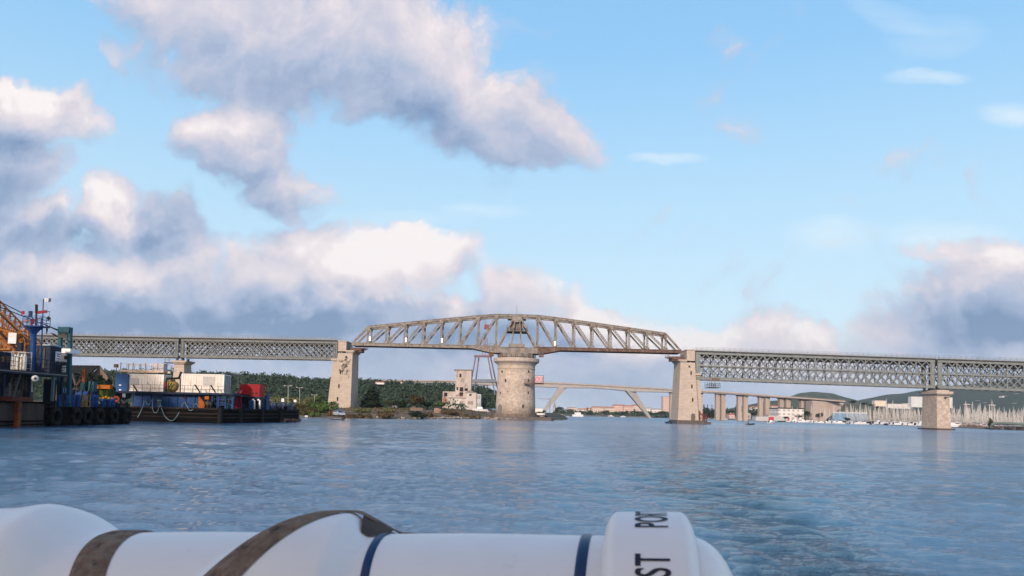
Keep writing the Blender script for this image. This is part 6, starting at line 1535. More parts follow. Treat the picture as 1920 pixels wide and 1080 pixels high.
# lower deck load: drums, crates, machinery between px 105 and 250
def item(nm,lb,cat,mt,a,b,c,d,D,dep,grp=None,shape='box',zb=1.98,child=True):
    if shape == 'box': dep,b = trim(a,b,D,dep)
    p=at((a+b)/2,d,D); T_=thing(nm,lb,cat,(p.x,D,zb),grp); top=at((a+b)/2,c,D).z; w_=(b-a)*mpp(D)
    mb=MB()
    if shape=='box': mb.box((p.x,D+dep/2,(zb+top)/2),(w_,dep,top-zb)); mb.box((p.x,D+dep/2,top+.03),(w_*1.04,dep*1.04,.06))
    elif shape=='drum': mb.lathe((p.x,D+w_/2,0),[(w_/2*.97,zb),(w_/2,zb+.04),(w_/2,zb+(top-zb)*.33),(w_/2*1.04,zb+(top-zb)*.35),(w_/2,zb+(top-zb)*.37),(w_/2,zb+(top-zb)*.66),(w_/2*1.04,zb+(top-zb)*.68),(w_/2,zb+(top-zb)*.7),(w_/2,top-.03),(w_/2*.92,top)],14)
    mb.build('body' if shape=='box' else 'shell',mt,T_); return T_
GD='blue drums on the lower deck'
for px,lb in ((108,'blue drum under the overhanging deck'),(122,'tall blue drum left of the crate frame'),(132,'blue drum behind the wire frame'),(142,'blue drum beside the yellow crate frame'),(168,'blue drum right of the yellow crate frame'),(176,'second blue drum right of the crate frame'),(190,'blue drum below the yellow floats'),(200,'blue drum in front of the green bundle'),(208,'blue drum left of the red lifebuoy')):
    D=hy(px)+1.2; item('drum',lb,'drum',BLUEP,px-5,px+5,740 if px<185 else 748,757,D,1,GD,'drum')
item('blue_machine','large dark blue machine box right of the cabin stairs','machine',BLUED,80,104,712,754,85,3)
item('blue_machine','blue winch housing between the drums','machine',BLUEP,110,135,728,757,90,2.5)
item('blue_machine','blue engine housing behind the crate frame','machine',BLUEP,140,182,734,757,94,2.5)
item('teal_crate','teal crate stacked behind the blue engine housing','crate',TEAL,165,182,716,736,97,2,zb=2.0)
item('teal_crate','dark teal tank next to the teal crate','crate',m_('dark_teal',(.02,.09,.10)),150,166,718,736,97,2,zb=2.0)
item('rust_box','rusty orange box on a post above the deck load','box',m_('rust_orange',(.30,.10,.04)),153,163,693,712,99,1.2,zb=5.0)
item('orange_beam','bright orange steel beam lying across the deck load','beam',ORG,182,211,722.5,729,95.5,.6,zb=at(196,729,95.5).z)
GBN=item('green_bundle','mossy green bundle under the orange beam','bundle',m_('moss_green',(.11,.16,.03),(.07,.10,.02),1.5,.9),186,213,729,743,96,1.5,zb=at(196,744,96).z)
T_=thing('yellow_floats','row of yellow floats above the blue drums','float',at(197,748,93.5)); 
for px in (189,194,199,204): c=at(px,746.5-(2 if px in(199,) else 0),93.2); MB().lathe(c,[(.03,-.15),(.14,-.1),(.16,.05),(.07,.15)],10).build('float',m_('float_yellow',(.75,.42,.02)),T_)
T_=thing('wire_crate','yellow wire crate frame standing among blue drums','crate',at(157,756,hy(157)+.6)); D=hy(157)+.4; xa,xb=X_of(150,D),X_of(165,D); z0,z1=2.0,at(157,741,D).z; mb=MB()
for x in (xa,xa+.3,(xa+xb)/2,xb-.3,xb):
    for y in (0,.8): mb.bar((x,D+y,z0),(x,D+y,z1),.07)
for z in (z0+.05,(z0+z1)/2,z1): mb.bar((xa,D,z),(xb,D,z),.06); mb.bar((xa,D+.8,z),(xb,D+.8,z),.06)
mb.build('frame',m_('straw_yellow',(.55,.38,.16)),T_)
T_=thing('lifebuoy','red ring lifebuoy at the far end of the dark vessel','lifebuoy',at(218,748.5,97.0)); ring(at(218,748.3,96.6),.27,.11,(.2,-1,0)).build('ring',m_('buoy_red',(.75,.10,.10)),T_)
T_=item('white_box','small white box right of the lifebuoy','box',WHITEP,229,235,739,745,99,.5,zb=at(232,745,99).z)
rg=random.Random(5); mb=MB()
for i in range(90):
    px=rg.uniform(104,246); D=hy(px)+rg.uniform(.4,4); x=X_of(px,D); s=rg.uniform(.1,.4); mb.box((x,D,1.95+s),(s*rg.uniform(.5,2),s,s*2),yaw=rg.uniform(0,1.5))
for i in range(26):
    px=rg.uniform(104,250); D=hy(px)+rg.uniform(.5,3); x=X_of(px,D); mb.bar((x,D,1.95),(x+rg.uniform(-.8,.8),D+rg.uniform(-1,1),1.95+rg.uniform(.8,3.2)),rg.uniform(.05,.13))
o=mb.build('deck_gear',m_('greasy_dark',(.03,.032,.038),(.06,.055,.055),1.2,.7),None); tag(o,'tangle of dark deck gear, pipes and fittings on the lower deck','deck gear',kind='stuff')
for k,(px,py,a2,b2,mt,lb) in enumerate(((152,712,137,733,m_('dull_rust',(.16,.08,.05)),'rusty inclined conveyor leg above the drums'),(136,700,146,735,GRM,'grey inclined pipe behind the gantry post'),(178,748,186,757,RUSTW,'pale plank leaning by the drums'))):
    D=92; o=center(MB().bar(at(px,py,D),at(a2,b2,D),.28,.2).build('deck_pipe' if k<2 else 'plank',mt,None)); tag(o,lb,'pipe' if k<2 else 'plank')
# people of the deck (a man in grey by the ladder)
person(Vector((X_of(20,74.5),74.5,2.45)),1.75,'person in grey work clothes under the upper deck',m_('work_grey',(.20,.20,.24)),'stand',R(150))

# ------------------------------------------------------------------ the second barge
BZ=2.05
T=thing('container_barge','low black barge with a blue deckhouse wall carrying white containers','barge',(-47,125,0))
hull=[(-55.5,112),(-40.9,112),(-40.2,114),(-37.6,141),(-38.4,145.5),(-56,146)]
mb=MB(); mb.prism(hull,-1.0,BZ); mb.build('hull',HBLACK,T)
mb=MB()
for (a,b) in zip(hull[:4],hull[1:5]):
    for z,h in ((BZ-.05,.22),(BZ-.75,.2),(BZ-1.25,.14)): mb.bar((a[0],a[1]-.05,z),(b[0],b[1]-.05,z),.3,h)
mb.build('rubbing_strake',m_('rusty_black',(.05,.035,.03),(.025,.022,.022),1,.8,c3=(.12,.075,.06),amt3=.05,bs=1.2),T)
for (x,y) in ((-40.75,112.2),(-39.75,117.5),(-38.9,125),(-38.2,132.5)): MB().box((x+.12,y,BZ/2+.1),(.45,.8,BZ+.2)).build('fender_post',BLK,T)
mb=MB(); rg=random.Random(15)
for i in range(34): t=rg.random(); x=-38.7+.9*t; mb.box((-37.9+rg.uniform(-.2,.3),134+10*t,rg.uniform(.05,.55)),(.4,.8,.25),yaw=rg.uniform(0,1))
mb.build('torn_edge',m_('pinkish_scrape',(.38,.25,.21)),T)
DZ=4.25
mb=MB(); pbox(mb,251,386,737,767,115.5,6,dz0=BZ); mb.build('deckhouse',BLUEP,T)
mb=MB(); xa,xb=X_of(226,114.6),X_of(440,114.6); mb.box(((xa+xb)/2,118,DZ-.12),(xb-xa,7.5,.28)); mb.build('container_deck',BLUED,T)
for i in range(9): x=X_of(252+i*16.5,115.4); MB().box((x,115.45,(BZ+DZ)/2),(.12,.14,DZ-BZ-.3)).build('stiffener',m_('mid_blue',(.03,.11,.28)),T)
for px in (389,398,409,423,436): a=at(px,765,115); MB().box((a.x,115,(BZ+DZ)/2),(.22,.25,DZ-BZ)).build('deck_post',BLUEP,T)
mb=MB()
for y_ in (748,757): MB().bar(at(389,y_,115),at(436,y_+1,115),.09).build('cross_rail',BLUEP,T)
for k in range(5): mb.bar(at(407,740+5*k,114.8),at(423,740+5*k,114.8),.07)
mb.bar(at(407,737,114.8),at(407,766,114.8),.08); mb.bar(at(423,737,114.8),at(423,766,114.8),.08); mb.build('deck_ladder',BLUEP,T)
mb=MB()
for i in range(13): x=X_of(238+i*15.8,114.7); mb.bar((x,114.5,DZ),(x,114.5,DZ+1.0),.045)
for z in (.5,1.0): mb.bar((X_of(238,114.5),114.5,DZ+z),(X_of(428,114.5),114.5,DZ+z),.04)
mb.build('railing',GRM,T)
for px in (250,366,395): mb=MB(); mb.bar(at(px,722,114),at(px+9,736,114),.16); mb.build('fender_arm',BLK,T)
def container(px0,px1,y0,y1,D,dep,label,m2=CONT,door=True):
    p=at((px0+px1)/2,y1,D); C_=thing('shipping_container',label,'container',(p.x,D,DZ),'white containers on the barge'); top=at((px0+px1)/2,y0,D).z; w_=(px1-px0)*mpp(D)
    MB().box((p.x,D+dep/2,(DZ+.05+top)/2),(w_,dep,top-DZ-.05)).build('wall',m2,C_)
    mb=MB(); 
    for x in (p.x-w_/2,p.x+w_/2):
        for y in (D,D+dep): mb.box((x,y,(DZ+top)/2),(.16,.16,top-DZ+.06))
    for z in (DZ+.08,top):
        for y in (D,D+dep): mb.box((p.x,y,z),(w_,.12,.14))
        for x in (p.x-w_/2,p.x+w_/2): mb.box((x,D+dep/2,z),(.12,dep,.14))
    mb.build('frame',WHITEP,C_); return C_,p.x,w_,top
C1,x,w_,top=container(239.5,305,702.5,735,116,2.4,'white container with a rusty roof rack left of the yellow tank')
mb=MB(); pbox(mb,241,259,709,722,115.93,.1); mb.build('shutter',m_('shutter_grey',(.48,.46,.44)),C1)
mb=MB(); pbox(mb,275,289,705,731,115.93,.1); d_=mb.build('door',CONT,C1); MB().box(at(277,718,115.85),(.06,.06,.2)).build('handle',DARK,d_)
mb=MB(); z=top+.15; 
for dy in (0,2.4):
    mb.bar((x-w_/2-1.3,116+dy,z+.35),(x+w_/2,116+dy,z+.35),.12,.28); mb.bar((x-w_/2-1.3,116+dy,z+1.35),(x+w_/2,116+dy,z+1.35),.06)
mb.build('roof_rack',RUSTW,C1)
mb=MB()
for i in range(8):
    xx=x-w_/2-1.2+(w_+1.2)*i/7
    for dy in (0,2.4): mb.bar((xx,116+dy,z-.05),(xx,116+dy,z+(1.55 if i%2==0 else 1.35)),.09 if i%2==0 else .05)
mb.build('rack_post',m_('rust_streaked',(.38,.2,.11),(.5,.4,.32),3,.8),C1)
mb=MB(); pbox(mb,284,306,681.5,697,117.5,1.4); 
mb.build('wire_cage',m_('cage_grey',(.34,.34,.36),(.44,.44,.46),4,.6),C1)
C2,x,w_,top=container(341,418.5,702,735,116,2.6,'white container with a shuttered window and blue barred end')
mb=MB(); pbox(mb,380,401,706,722,115.93,.1); mb.build('shutter',MATS['shutter_grey'],C2)
mb=MB(); pbox(mb,352,367,707,733,115.93,.1); d_=mb.build('door',CONT,C2); MB().box(at(365,722,115.85),(.06,.06,.2)).build('handle',DARK,d_)
mb=MB(); 
for i in range(5): mb.bar((x+w_/2+.06,116.2+i*.55,DZ+.15),(x+w_/2+.06,116.2+i*.55,top-.1),.07)
mb.build('end_bars',m_('pale_blue_bars',(.25,.36,.45)),C2)
MB().box((x,117.3,top+.12),(w_+.1,2.8,.1)).build('dark_roof',DARK,C2)
T_=thing('blue_container','small blue box container left of the white one with the roof rack','container',at(227,733,115.6)); mb=MB(); pbox(mb,215.5,238.5,701,734,115.6,2.6,dz0=DZ-.1); bd=mb.build('wall',m_('container_blue',(.03,.13,.36),(.025,.11,.31),2,.5),T_); [pbox(MB(),223,227,a_,b_,115.55,.06).build('label_plate',WHITEP,bd) for a_,b_ in ((721,723),(730,732))]
T_=thing('lamp_post','rusty lamp box on a thin post beside the blue container','lamp',at(217,700,117)); MB().bar(at(218.5,734,117),at(218.5,690,117),.08).build('pole',GRM,T_); mb=MB(); pbox(mb,213,219,682.5,689,117,.5); mb.build('lamp_box',m_('rusty_box',(.22,.14,.09)),T_)
# yellow tank in its dark frame
T_=thing('yellow_tank','bulbous yellow tank in a dark steel frame between the white containers','tank',at(323,735,116)); c=at(322.5,723.5,117.2)
MB().lathe((c.x,c.y,0),[(.35,c.z-1.0),(.85,c.z-.55),(.98,c.z+.1),(.8,c.z+.5),(.45,c.z+.62),(.42,c.z+.95),(.3,c.z+1.0)],20).build('vessel',YEL,T_)
mb=MB()
for px in (312,338): mb.bar(at(px,735,116),at(px,711,116),.12); mb.bar(at(px,735,118.6),at(px,711,118.6),.12)
mb.bar(at(312,710,116),at(338,709,116),.2,.3); mb.bar(at(312,735,116),at(322,718,116),.12); mb.bar(at(335,710,116),at(340,697,116),.22); mb.build('frame',BLK,T_)
T_=item('red_box','crimson box left of the yellow tank','box',MAG,308,312,716,727,115.6,.8,zb=at(310,727,115.6).z)
# hanging ropes on the blue wall
def rope(pts,label,r=.055):
    P=[at(px,py,D) for px,py,D in pts]; out=[]
    n=len(P)
    for i in range(n-1):
        p0,p1,p2,p3=P[max(i-1,0)],P[i],P[i+1],P[min(i+2,n-1)]
        for k in range(6):
            t=k/6; out.append(.5*((2*p1)+(p2-p0)*t+(2*p0-5*p1+4*p2-p3)*t*t+(3*p1-p0-3*p2+p3)*t**3))
    out.append(P[-1]); o=center(MB().tube(out,r,6).build('mooring_rope',ROPE,None)); tag(o,label,'rope','slack mooring ropes on the blue barge'); return o
DD=114.9; D2=111.6
rope([(258,783,D2),(264,771,D2),(269,758,D2),(271,750,DD),(276,757,DD),(280,758,DD),(284,751,DD),(287,748,DD)],'pale rope zigzag at the left of the blue wall')
rope([(286,749,DD),(286,765,D2),(289,773,D2),(294,773,D2),(298,764,D2),(299,757,DD),(297,752,DD)],'pale rope bight hanging left of the white bollard')
rope([(300,752,DD),(303,766,D2),(309,780,D2),(318,788,D2),(326,787,D2),(335,775,D2),(341,762,DD),(346,755,DD),(351,762,D2),(355,769,D2),(361,768,D2),(364,760,DD),(368,757,DD),(374,764,DD),(381,760,DD)],'long pale rope hanging in a deep bight nearly to the water')
T_=thing('bollard','pale mooring bollard wrapped in rope on the blue barge','bollard',at(298,763,DD-.3)); c=at(298,762,DD-.3); MB().lathe((c.x,c.y,0),[(.28,BZ),(.22,c.z+.7),(.36,c.z+.8),(.3,c.z+.95)],12).build('post',m_('bollard_teal',(.30,.42,.42)),T_)
T_=thing('ring_fitting','rust red ring hanging on the blue wall below container','ring',at(345,743,115.3)); ring(at(345,743,115.3),.28,.05,(0,-1,0)).build('ring',m_('rust_red',(.25,.09,.06)),T_)
T_=thing('davit','grey bar fixed slanting on the blue wall','bar',at(328,741,115.3)); MB().bar(at(324,743,115.3),at(333,738,115.3),.07).build('bar',GRM,T_)
# orange machine, people sized bits, teal bins
T_=thing('orange_machine','orange winch with a slanted guard right of the blue wall','winch',at(382,765,114.5)); a=at(375,743,114.2); 
MB().slab([(X_of(375,114),BZ),(X_of(375,114),at(375,743,114).z),(X_of(384,114),at(384,753,114).z),(X_of(387,114),BZ+.5),(X_of(386,114),BZ)],114,115).build('guard',m_('orange_guard',(.62,.17,.02),(.4,.1,.02),1.5,.7),T_)
c=at(391,757,114.6); MB().tube([c+Vector((-.5,0,0)),c+Vector((.5,0,0))],.33,12).build('drum',GRM,T_); MB().box(at(389,746,114.8),(.6,.5,.45)).build('motor',ORG,T_)
item('teal_bin','teal bin under the container deck','bin',TEAL,409,417,757,766,115.4,.8,zb=BZ); item('teal_bin','low teal bin right of the deck ladder','bin',m_('bin_blue',(.04,.2,.28)),424,433,758,766,115.6,.8,zb=BZ)
item('dark_blue_skid','dark blue skid under the red generator','skid',BLUED,455,500,746,768,124,3,zb=BZ)
# red generator on its stand
DRD=122.0
T_=thing('red_generator','bright red generator housing on a blue stand toward the barge bow','generator',at(468,745,DRD)); mb=MB(); pbox(mb,452,487,720.5,743.5,DRD,2.4); bd=mb.build('housing',REDP,T_)
mb=MB(); pbox(mb,466.5,486.5,721.5,742.5,DRD-.06,.1); mb.build('louvre_panel',m_('red_louvre',(.50,.03,.035),(.40,.02,.03),10,.6),bd); 
for px in (473,480.5): mb=MB(); pbox(mb,px-2,px+2,736,739,DRD-.1,.1); mb.build('vent',DARK,bd)
mb=MB(); pbox(mb,449,453,722,735,DRD+.2,1.6); mb.build('exhaust_box',REDP,bd)
mb=MB(); pbox(mb,449,492,744,747,DRD,2.8); 
for px in (453,470,489): pbox(mb,px-1.2,px+1.2,746,768,DRD,.25,dz0=BZ); pbox(mb,px-1.2,px+1.2,746,768,DRD+2.4,.25,dz0=BZ)
mb.build('stand',BLUED,T_)
T_=thing('pump_head','faded crimson pump column curving over at the top beside the red generator','pump',at(443,768,119.5))
MB().tube([at(442,767,119.5),at(444,752,119.5),at(445,742,119.5),at(449,736,119.5),at(455,735,119.5)],.42,12,r2=.3).build('column',MAG,T_); MB().box(at(444,766,119.5),(1.1,1,.35)).build('base',MAG,T_); MB().tube([at(452,764,119.5),at(451,750,119.5),at(449,740,119.5)],.2,10).build('hose',MAG,T_)
for px,lb in ((477,'white curved vent pipe left of its twin under the red generator'),(487,'white curved vent pipe right of its twin under the red generator')):
    T_=thing('vent_pipe',lb,'pipe',at(px,767,121),'white vent pipes'); MB().tube([at(px,767,121),at(px,756,121),at(px-.2,751,121),at(px-2,749,121),at(px-4,750.5,121)],.14,8).build('pipe',WHITEP,T_)
item('steel_locker','blue steel locker at the right end of the generator stand','locker',BLUEP,492,505,742,767,126,2,zb=BZ)
T_=item('blue_tank','blue tank left of the white vent pipes','tank',BLUEP,464,472,750,767,120.5,.8,shape='drum',zb=BZ)
rg=random.Random(6); mb=MB(); mb2=MB()
for i in range(120):
    px=rg.uniform(388,556); D=interp([(388,113.5),(430,117),(500,127),(560,141)],px)+rg.uniform(0,2.5); x=X_of(px,D); s=rg.uniform(.1,.32); (mb if i%3 else mb2).box((x,D,BZ+s),(s*rg.uniform(.5,2),s,s*2),yaw=rg.uniform(0,1.5))
for i in range(46):
    px=rg.uniform(392,553); D=interp([(388,113.5),(430,117),(500,127),(560,141)],px)+rg.uniform(0,2.5); x=X_of(px,D); (mb if i%2 else mb2).bar((x,D,BZ),(x+rg.uniform(-.3,.3),D,BZ+rg.uniform(.6,2.0)),rg.uniform(.05,.12))
o=mb.build('deck_gear',MATS['greasy_dark'],None); tag(o,'dark fittings and posts crowding the barge bow deck','deck gear',kind='stuff')
o=mb2.build('blue_deck_gear',BLUEP,None); tag(o,'blue fittings and posts crowding the barge bow deck','deck gear',kind='stuff')
for px,py,c,lb in ((508,750.5,YEL,'two yellow deck lamps in front of the reeds'),):
    T_=thing('deck_lamp',lb,'lamp',at(px,py,132))
    for s in (-2.2,2.2): MB().lathe(at(px+s,py,132),[(.03,-.12),(.16,0),(.03,.12)],8).build('lamp',m_('lamp_yellow',(.85,.7,.05)),T_)
    MB().bar(at(px,py,132),Vector((X_of(px,132),132,BZ)),.07).build('post',GRM,T_)
for px,y0,y1,D,lb in ((530,747,753.5,134,'white sign board on a post near the barge bow'),(553,749.5,754,140,'small white sign at the very end of the barge bow')):
    T_=thing('sign_board',lb,'sign',at(px,767,D)); mb=MB(); pbox(mb,px-2.5,px+2.5,y0,y1,D,.08); mb.build('board',WPANEL,T_); MB().bar(Vector((X_of(px,D),D+.1,BZ)),at(px,y1,D+.1),.08).build('post',GRM,T_)
for px in (519,525,536,543): 
    T_=thing('deck_winch','grey blue winch %s'%{519:'left of the white sign board',525:'just beneath the white sign board',536:'right of the white sign board',543:'beside the bow of the barge'}[px],'winch',Vector((X_of(px,134),134,BZ))); D=134
    c=Vector((X_of(px,D),D,BZ+.75)); MB().tube([c+Vector((-.45,0,0)),c+Vector((.45,0,0))],.4,12).build('drum',m_('greyblue_paint',(.10,.14,.22),(.07,.09,.14),1,.6),T_); MB().box(c+Vector((0,0,-.5)),(1.2,.8,.5)).build('base',MATS['greyblue_paint'],T_)

# ------------------------------------------------------------------ gabled barn and dark trees behind the vessels
DH=170.0
T=thing('stone_barn','long barn with a dark roof and a stone gable behind the dredger','barn',(X_of(165,DH),DH,2))
xa,xb=X_of(125,DH),X_of(186,DH); zr=at(160,685.5,DH).z; ze=at(213,722,DH).z
mb=MB(); mb.slab([(X_of(186-28,DH+0),2),(X_of(214,DH),2),(X_of(214,DH),ze),(X_of(186,DH),zr),(X_of(158,DH),ze)],DH,DH+.5); mb.build('gable_wall',m_('barn_stone',(.36,.26,.22),(.26,.19,.16),.9,.9),T)
mb=MB(); x0,x1=X_of(128,DH),X_of(186,DH); 
mb.add([(x0,DH-.2,zr),(x1,DH-.2,zr+.1),(x1-1.2,DH-5.5,ze),(x0-1,DH-5.5,ze),(x0,DH+.3,zr),(x1,DH+.3,zr+.1),(x1-1.2,DH-5.2,ze-.3),(x0-1,DH-5.2,ze-.3)],[(0,1,2,3),(7,6,5,4),(0,4,5,1),(1,5,6,2),(2,6,7,3),(3,7,4,0)]); mb.build('roof',m_('barn_roof',(.035,.04,.036),(.025,.027,.026),.8,.9),T)
mb=MB(); mb.box(((x0+x1)/2,DH-3,(2+ze)/2),(x1-x0,5,ze-2)); mb.build('wall',MATS['barn_stone'],T)
for i,(a,b,y,D,lb) in enumerate(((122,160,682,155,'dark tree in front of the barn roof beside the gantry post'),(150,190,684,158,'large dark tree before the stone gable'),(176,212,696,160,'dark tree under the stone gable left of the blue container'),(206,250,716,165,'low dark shrubbery behind the blue container'))):
    ptree('broadleaf_tree',a,b,y,D,lb,LF_DARK,zb=1.8,n=900,seed=80+i,group='dark trees around the barn')

# ------------------------------------------------------------------ the rolled life raft on the boat's rail, right in front
GEL=mat('white_gelcoat',(.82,.78,.75),(.77,.73,.71),5.0,.36,spec=.45,bump=.05,c3=(.60,.56,.52),amt3=.0,bs=7); GELB=mat('white_band_plastic',(.82,.78,.76),(.78,.74,.73),4.0,.42,spec=.4)
NAVY=mat('navy_band',(.012,.035,.10),(.010,.028,.08),6,.35)
STRAP=mat('grimy_brown_webbing',(.15,.095,.062),(.24,.175,.13),45,.9,bump=.5,c3=(.05,.034,.024),amt3=.25,bs=30)
STRAPD=mat('webbing_back',(.045,.035,.03),(.075,.06,.05),12,.9)
DRr,PXr,PYr=1.40,1130.0,1003.0; DRl,PXl,PYl=1.545,270.0,997.0; RT=.165
def axis_pt(px,py,D,Rr=RT):
    p=at(px,py,D); dep=math.atan2(HC-p.z,D); return p-Vector((0,0,Rr/math.cos(dep)))
Ar=axis_pt(PXr,PYr,DRr); Al=axis_pt(PXl,PYl,DRl); AX=(Ar-Al).normalized(); LR=(Ar-Al).length
EF=Vector((AX.y,-AX.x,0)).normalized(); EU=AX.cross(EF)*-1
if EU.z<0: EU=-EU
def s_of(px): return (px-PXl)/(PXr-PXl)*LR*(1-.035*((px-PXl)/(PXr-PXl)-1)*((px-PXl)/(PXr-PXl)))
def ss(x,a,b):
    t=max(0,min(1,(x-a)/(b-a))); return t*t*(3-2*t)
def s_strap(ph):
    d_=-math.degrees(ph); return s_of(628)+d_*(.0021 if d_<0 else .0072)
S1=s_of(100); SN=s_of(722)
def rad(s,ph):
    r=RT
    # bulge of the folded cover at the left end
    r+=.043*(1-ss(s+.03*math.sin(ph),s_of(78),s_of(190)))
    r+=.010*math.exp(-((s-s_of(60)-.08*math.sin(ph))/.05)**2)
    # folded lump under the slanting strap
    sl=s_strap(ph)-.055
    r+=.036*ss(s,sl-.035,sl+.055)*(1-ss(s,s_of(676),s_of(728)))
    r+=.004*math.sin(s*21+ph*3)*ss(s,sl,sl+.1)*(1-ss(s,s_of(690),s_of(735)))
    r+=.0012*math.sin(s*13+2*math.sin(ph*2))
    return r
def surf(s,ph,off=0.0,rf=rad): r=rf(s,ph)+off; return Al+AX*s+(EF*math.sin(ph)+EU*math.cos(ph))*r
LRAFT=thing('life_raft_roll','white rolled life raft canister bound with brown straps and navy bands','life raft',Al-Vector((0,0,.2)))
def sheet(sA,sB,n,pA,pB,k,off,name,mt,par=LRAFT,rf=rad,spath=None,thick=None):
    vs=[];fs=[]
    for i in range(n+1):
        for j in range(k+1):
            if spath: ph=pA+(pB-pA)*i/n; s=spath(ph)+(sA+(sB-sA)*j/k); e=abs(2*j/k-1); of=off-(.003 if e>.98 else 0)
            else: s=sA+(sB-sA)*i/n; ph=pA+(pB-pA)*j/k; of=off
            vs.append(surf(s,ph,of,rf))
    for i in range(n):
        for j in range(k): fs.append((i*(k+1)+j,i*(k+1)+j+1,(i+1)*(k+1)+j+1,(i+1)*(k+1)+j))
    return MB().add(vs,fs,True).build(name,mt,par)
sheet(s_of(-420),s_of(1300),520,R(-180),R(180),96,0,'cover',GEL)
band=lambda c,w_,nm,mt,off=.0025,tw=-.010: sheet(-w_/2,w_/2,96,R(-180),R(180),6,off,nm,mt,spath=lambda ph:c+tw*(1-math.cos(ph)))
band(s_of(744),.016,'navy_band',NAVY,.003,.02); band(s_of(1108),.019,'navy_band',NAVY,.003)
band(s_of(236),.070,'brown_strap',STRAP,.0045,.055)
band(s_of(-180),.070,'brown_strap',STRAP,.0045)
def rstrap(s,ph):
    r=rad(s,ph)
    return max(r,RT+.036*ss(s,s_of(560),s_of(650))-max(0,s-s_of(690))*.52) if ph<.05 else r
sheet(-.042,.042,110,R(-30),R(120),6,.005,'slanting_strap',STRAP,spath=s_strap,rf=rstrap)
vs=[];fs=[];n_=16
for i in range(n_+1):
    s=s_of(686)+(s_of(753)-s_of(686))*i/n_
    for j in range(4):
        f=j/3; a_=surf(s+.012*f,R(-9),.004,rstrap); b_=surf(s-.004,R(9),.003,rad); b_=a_.lerp(b_,min(1,.05+i/n_*2.2)); vs.append(a_.lerp(b_,f))
    if i: fs+=[((i-1)*4+j,(i-1)*4+j+1,i*4+j+1,i*4+j) for j in range(3)]
MB().add(vs,fs,True).build('strap_tail',STRAPD,LRAFT)
# label collar at the right, with rounded shoulders
RC=.205; c0,c1=s_of(1143),s_of(1296)
def rcol(s,ph):
    e=.022; t=min(s-c0,c1-s)/e
    return RC if t>=1 else RT+.001+(RC-RT)*math.sqrt(max(0,1-(1-max(t,0))**2)) if t>0 else RT
vs=[];fs=[];N=40;K=96; prof=[]
for i in range(9): a=R(90*i/8); prof.append((c0+.022*(1-math.cos(a))-.004*(1-math.sin(a)),RT-.01+(RC-RT+.01)*math.sin(a)))
pr2=[(c1-(p[0]-c0),p[1]) for p in reversed(prof)]
P_=prof+pr2
for s,r in P_:
    for k in range(K): ph=2*math.pi*k/K; vs.append(Al+AX*s+(EF*math.sin(ph)+EU*math.cos(ph))*r)
for i in range(len(P_)-1):
    for k in range(K): fs.append((i*K+k,i*K+(k+1)%K,(i+1)*K+(k+1)%K,(i+1)*K+k))
COL=MB().add(vs,fs,True).build('label_collar',GELB,LRAFT)
vs=[];fs=[];s0=s_of(1290);P_=[(s0,RT)]+[(s0+.082*math.sin(R(90*i/14)),(RT-.002)*math.cos(R(90*i/14))**.8 if i<14 else .001) for i in range(15)]
for s,r in P_:
    for k in range(K): ph=2*math.pi*k/K; vs.append(Al+AX*s+(EF*math.sin(ph)+EU*math.cos(ph))*r)
for i in range(len(P_)-1):
    for k in range(K): fs.append((i*K+k,i*K+(k+1)%K,(i+1)*K+(k+1)%K,(i+1)*K+k))
MB().add(vs,fs,True).build('end_dome',GEL,LRAFT)
def lettering(txt,ph0,xs,cap,sL,align='LEFT'):
    cu_=bpy.data.curves.new('lettering','FONT'); cu_.body=txt; cu_.size=1.0; cu_.align_x=align; cu_.offset=.012; cu_.space_character=1.12
    to=bpy.data.objects.new('tmp',cu_); col.objects.link(to); dg=bpy.context.evaluated_depsgraph_get(); me=bpy.data.meshes.new_from_object(to.evaluated_get(dg)); bpy.data.objects.remove(to)
    bm=bmesh.new(); bm.from_mesh(me); bmesh.ops.triangulate(bm,faces=bm.faces); bmesh.ops.subdivide_edges(bm,edges=bm.edges,cuts=3,use_grid_fill=True)
    ky=cap/.73
    for v in bm.verts:
        x,y=v.co.x*xs,v.co.y*ky; ph=ph0-x/RC; s=sL-y
        v.co=Al+AX*s+(EF*math.sin(ph)+EU*math.cos(ph))*(RC+.0012)
    bm.to_mesh(me); bm.free()
    for v in me.vertices: v.co=v.co-Vector(LRAFT.location)
    me.materials.append(mat('black_lettering',(.012,.010,.025),None,3,.5)); o=bpy.data.objects.new('lettering',me); col.objects.link(o); o.parent=COL; o['label']='black lettering %s'%txt
    return o
sT=s_of(1250)
lettering('TEST',R(40),.038,.055,sT,'RIGHT'); lettering('PORT',R(22.5),.034,.055,sT,'LEFT')
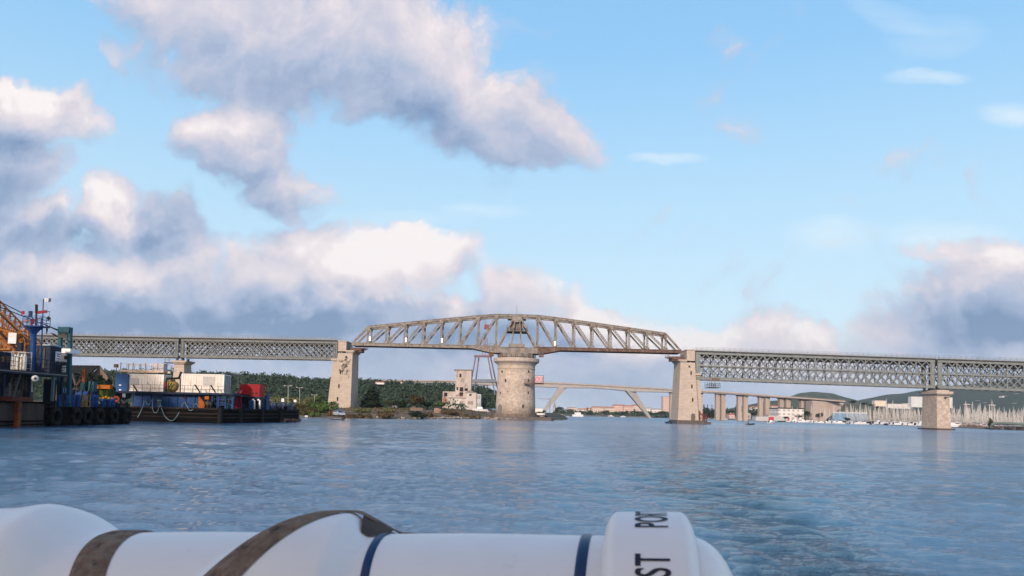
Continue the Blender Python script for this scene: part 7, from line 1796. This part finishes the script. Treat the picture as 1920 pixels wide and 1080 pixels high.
# cradle rail that carries the roll (below the frame)
CRD=thing('raft_cradle','steel cradle rail of the boat under the rolled life raft','cradle',Al-Vector((0,0,.5)))
mb=MB(); 
for s in (-.3,.3,.8,1.1):
    c=Al+AX*s; mb.box(c-Vector((0,0,RT+.06)),(.06,.34,.05)); mb.bar(c-Vector((0,0,RT+.06)),c-Vector((0,0,2.2)),.05)
mb.bar(Al+AX*-1-Vector((0,0,RT+.1)),Al+AX*1.4-Vector((0,0,RT+.1)),.06); mb.build('rail',mat('stainless',(.5,.5,.5),rough=.25,metal=.9),CRD)

BT=thing('raft_shade_boat','side deck of the camera boat with an unseen wheelhouse added to shade the raft','boat',Vector((0,-2.0,0)))
MB().box((.2,-2.6,1.2),(4.4,5.0,.5)).build('deck',mat('deck_cream',(.5,.48,.44)),BT)
wl_=MB().box((-.7,-2.6,2.6),(3.8,2.6,2.3)).build('wheelhouse',WHITEP,BT)  # unseen wheelhouse, added and sized to keep the sun off the raft
MB().box((-.7,-2.5,3.83),(4.1,3.0,.14)).build('roof',WHITEP,BT)
for x in (-1.9,-.7,.5): MB().box((x,-1.29,3.1),(.9,.04,.7)).build('window',GLASSC,wl_)

# ------------------------------------------------------------------ air
hb=MB().box((0,4400,248),(15000,10000,504)).build('haze',MATS['opening_dark'],None); hb['kind']='stuff'
hm=bpy.data.materials.new('haze_air'); hm.use_nodes=True; t=hm.node_tree; t.nodes.clear(); q=NT(t)
pv=q.n('ShaderNodeVolumePrincipled'); pv.inputs['Color'].default_value=(.92,.96,1,1); pv.inputs['Density'].default_value=0.00006; pv.inputs['Anisotropy'].default_value=0.2
o_=q.n('ShaderNodeOutputMaterial'); q.link(pv.outputs[0],o_.inputs['Volume']); hb.data.materials.clear(); hb.data.materials.append(hm)
hb['label']='thin pale haze hanging over the water and the far hills'; hb['category']='haze'

cy = sc.cycles
cy.use_adaptive_sampling = True; cy.adaptive_threshold = 0.012; cy.adaptive_min_samples = 16; cy.use_denoising = True; cy.sample_clamp_direct = 4.0; cy.sample_clamp_indirect = 4.0
cy.max_bounces = 4; cy.diffuse_bounces = 2; cy.glossy_bounces = 2; cy.transmission_bounces = 2; cy.volume_bounces = 1
